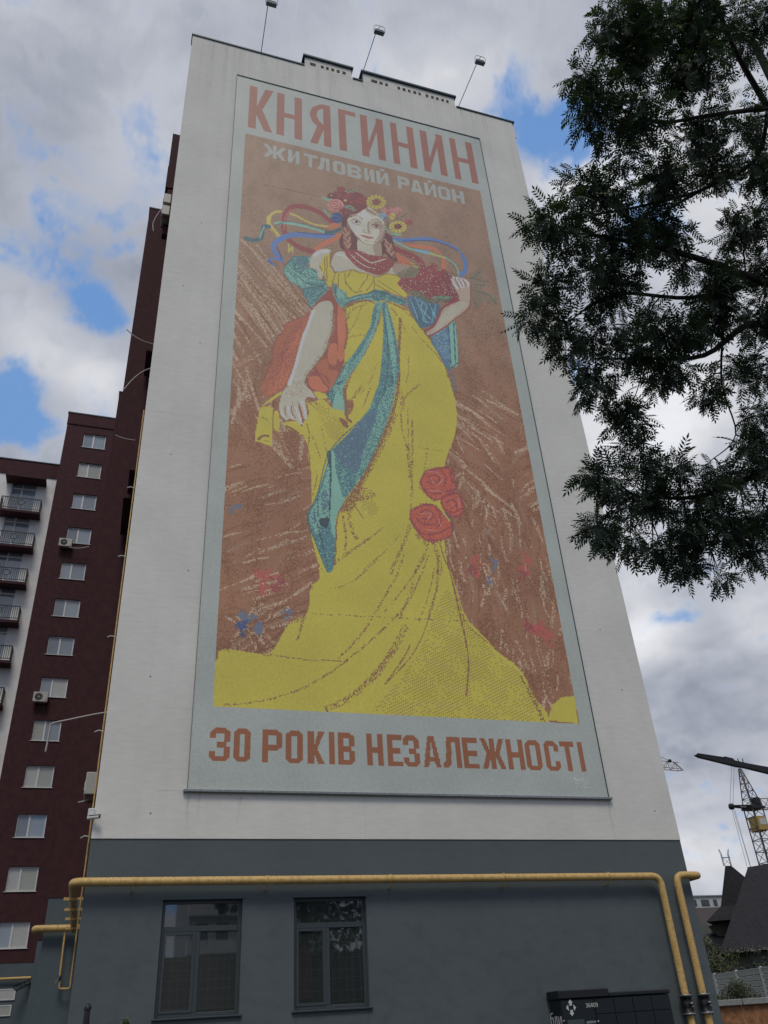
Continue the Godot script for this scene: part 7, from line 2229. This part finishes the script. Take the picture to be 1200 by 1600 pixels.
func cranes() -> void:
	var o := thing("tower_crane", "lattice tower crane with yellow cabin and dark boom beyond the roofs", "crane", Vector3(87.5, 1.6, -79))
	var m := MB.new()
	mast(m, 86.65, 88.4, -80, -78.2, 1.6, 25.4, 16)
	part("mast", m, M.crane_grey, o)
	var hd := MB.new()
	var apex := Vector3(87.15, 30.7, -79.1)
	var c := [Vector3(86.65, 25.4, -80), Vector3(88.5, 25.4, -80), Vector3(88.5, 25.4, -78.2), Vector3(86.65, 25.4, -78.2)]
	for k in 4:
		hd.rod(c[k], apex + (c[k] - Vector3(87.5, 25.4, -79.1)) * 0.12, 0.08, 5)
		for s in 5:
			var t := s / 5.0
			var t2 := (s + 1) / 5.0
			hd.rod(c[k].lerp(apex, t), c[(k + 1) % 4].lerp(apex, t2), 0.045, 4).rod(c[k].lerp(apex, t), c[(k + 1) % 4].lerp(apex, t), 0.045, 4)
	part("tower_head", hd, M.crane_grey, o)
	var boom := MB.new()
	boom.plate(PackedVector2Array([Vector2(80.0, 32.42), Vector2(84.8, 31.92), Vector2(84.85, 32.3), Vector2(86.2, 32.05), Vector2(86.4, 31.78), Vector2(88.6, 31.4), Vector2(93, 30.85), Vector2(108, 28.5), Vector2(108, 27.3), Vector2(92.65, 29.97), Vector2(88, 30.85), Vector2(86.8, 30.95), Vector2(80.7, 32.1)]), Vector3(0, 0, -79.4), Vector3.RIGHT, Vector3.UP, 0.7)
	part("boom", boom, M.crane_dark, o)
	var rungs := MB.new()
	for k in 16:
		var x := 80.5 + k * 0.27
		rungs.span(x, 32.2 - (x - 80.0) * 0.1, -79.3, x + 0.13, 32.72 - (x - 80.0) * 0.104, -78.8)
	for x in [87.25, 88.05]:
		rungs.span(x, 31.2, -79.1, x + 0.09, 32.15, -79.0)
	part("boom_fittings", rungs, M.crane_dark, o)
	var arm := MB.new()
	arm.rod(Vector3(84.0, 25.35, -79.1), Vector3(88.5, 25.2, -79.9), 0.13, 6).rod(Vector3(84.0, 25.45, -79.1), Vector3(88.5, 25.4, -78.3), 0.13, 6)
	arm.span(86.4, 25.0, -80.2, 88.7, 25.3, -78)
	part("counter_arm", arm, M.crane_dark, o)
	var jib := MB.new()
	truss(jib, Vector3(88.5, 25.1, -79.1), Vector3(112, 25.6, -79.1), 1.3, 1.4, 16, 0.07)
	part("jib", jib, M.crane_pale, o)
	part("winch", MB.new().soft(Vector3(88.0, 26.0, -78.6), Vector3(0.9, 1.0, 0.9), 0.1), M.crane_dark, o)
	part("counterweight", MB.new().lathe(Vector3(83.95, 24.9, -79.1), [[0.0, 0.0], [0.35, 0.12], [0.45, 0.45], [0.35, 0.78], [0.0, 0.9]], 10), M.crane_dark, o)
	for s in [[Vector3(83.7, 25.6, -79), Vector3(86.0, 31.5, -79)], [Vector3(84.2, 25.6, -79), Vector3(86.4, 31.4, -79)], [Vector3(83.8, 24.9, -79), Vector3(83.6, 2, -79)], [Vector3(84.0, 24.9, -78.7), Vector3(84.2, 2, -78.7)], [Vector3(84.3, 24.9, -79.3), Vector3(85.0, 2, -79.3)]]:
		part("rope", MB.new().rod(s[0], s[1], 0.03, 4), M.crane_grey, o)
	var cab := part("cabin", MB.new().soft(Vector3(87.45, 22.95, -78.8), Vector3(1.55, 1.9, 1.9), 0.08), M.crane_yellow, o)
	part("cabin_window", MB.new().soft(Vector3(87.5, 23.15, -77.85), Vector3(1.1, 0.9, 0.06), 0.02), M.panes[3], cab)
	var p := thing("tower_crane", "tip of a pale lattice crane jib beside the white gable", "crane", Vector3(64, 1.6, -80))
	var j := MB.new()
	truss(j, Vector3(62, 31.4, -80), Vector3(77.6, 30.5, -80), 1.0, 1.05, 12, 0.06)
	j.rod(Vector3(76.7, 31.6, -80), Vector3(78.1, 30.5, -80), 0.06).rod(Vector3(77.5, 30.5, -80.5), Vector3(78.1, 30.5, -80), 0.06).rod(Vector3(77.5, 30.5, -79.5), Vector3(78.1, 30.5, -80), 0.06)
	part("jib", j, M.crane_pale, p)
	part("jib_pulley", MB.new().soft(Vector3(76.2, 31.75, -80), Vector3(0.5, 0.4, 0.4), 0.08), M.crane_dark, p)
	part("stay", MB.new().rod(Vector3(76, 31.8, -80), Vector3(64, 37, -80), 0.04, 4), M.crane_grey, p)
	var mm := MB.new()
	mast(mm, 63.2, 64.8, -80.8, -79.2, 1.6, 37, 20)
	part("mast", mm, M.crane_pale, p)


# ------------------------------------------------------------------ behind the photographer, seen in the window glass
func yard_behind() -> void:
	var o := thing("tower_block", "grey balconied tower block across the yard, mirrored in the window", "building", Vector3(13, 0, 62))
	var core := MB.new().span(8.2, 0, 59, 20, 34, 72)
	part("wall", core, M.far_white, o)
	for k in 11:
		var y := 2.2 + k * 2.9
		part("balcony_slab", MB.new().span(8.0, y - 0.25, 57.6, 14.8, y + 0.75, 58.998), M.wing_white, o)
		for x in [8.7, 10.4, 12.2, 13.6, 16.2, 18.0]:
			var w := part("window", MB.new().span(x, y + 0.78, 58.94, x + 1.2, y + 2.3, 58.99), M.frame_white, o)
			part("pane", MB.new().span(x + 0.08, y + 0.86, 58.9, x + 1.12, y + 2.22, 58.936), M.pane_dark, w)
	var h := thing("brick_house", "low brown roofed house across the yard, mirrored in the window", "house", Vector3(8, 0, 48))
	part("wall", MB.new().span(3.4, 0, 46, 30, 3.6, 54), M.brown_wall, h)
	part("roof", MB.new().quad(Vector3(30.5, 3.4, 45.2), Vector3(3, 3.4, 45.2), Vector3(3.6, 7.0, 50), Vector3(30, 7.0, 50)).quad(Vector3(3, 3.4, 54.8), Vector3(30.5, 3.4, 54.8), Vector3(30, 7.0, 50), Vector3(3.6, 7.0, 50)).tri(Vector3(3, 3.4, 45.2), Vector3(3, 3.4, 54.8), Vector3(3.6, 7, 50)).tri(Vector3(30.5, 3.4, 54.8), Vector3(30.5, 3.4, 45.2), Vector3(30, 7, 50)), M.brown_roof, h)
	bush("yard_tree", "dark leafy tree across the yard, mirrored in the window", Vector3(18, 0, 42), [[Vector3(16, 8, 42), 3.2], [Vector3(20, 9, 43), 3.4], [Vector3(18, 12.5, 42), 3.2], [Vector3(22, 12, 44), 3.0], [Vector3(15, 11, 43), 2.6], [Vector3(18, 16, 43), 2.6]], Color(0.03, 0.04, 0.02), 26.0, 0.5, "tree")
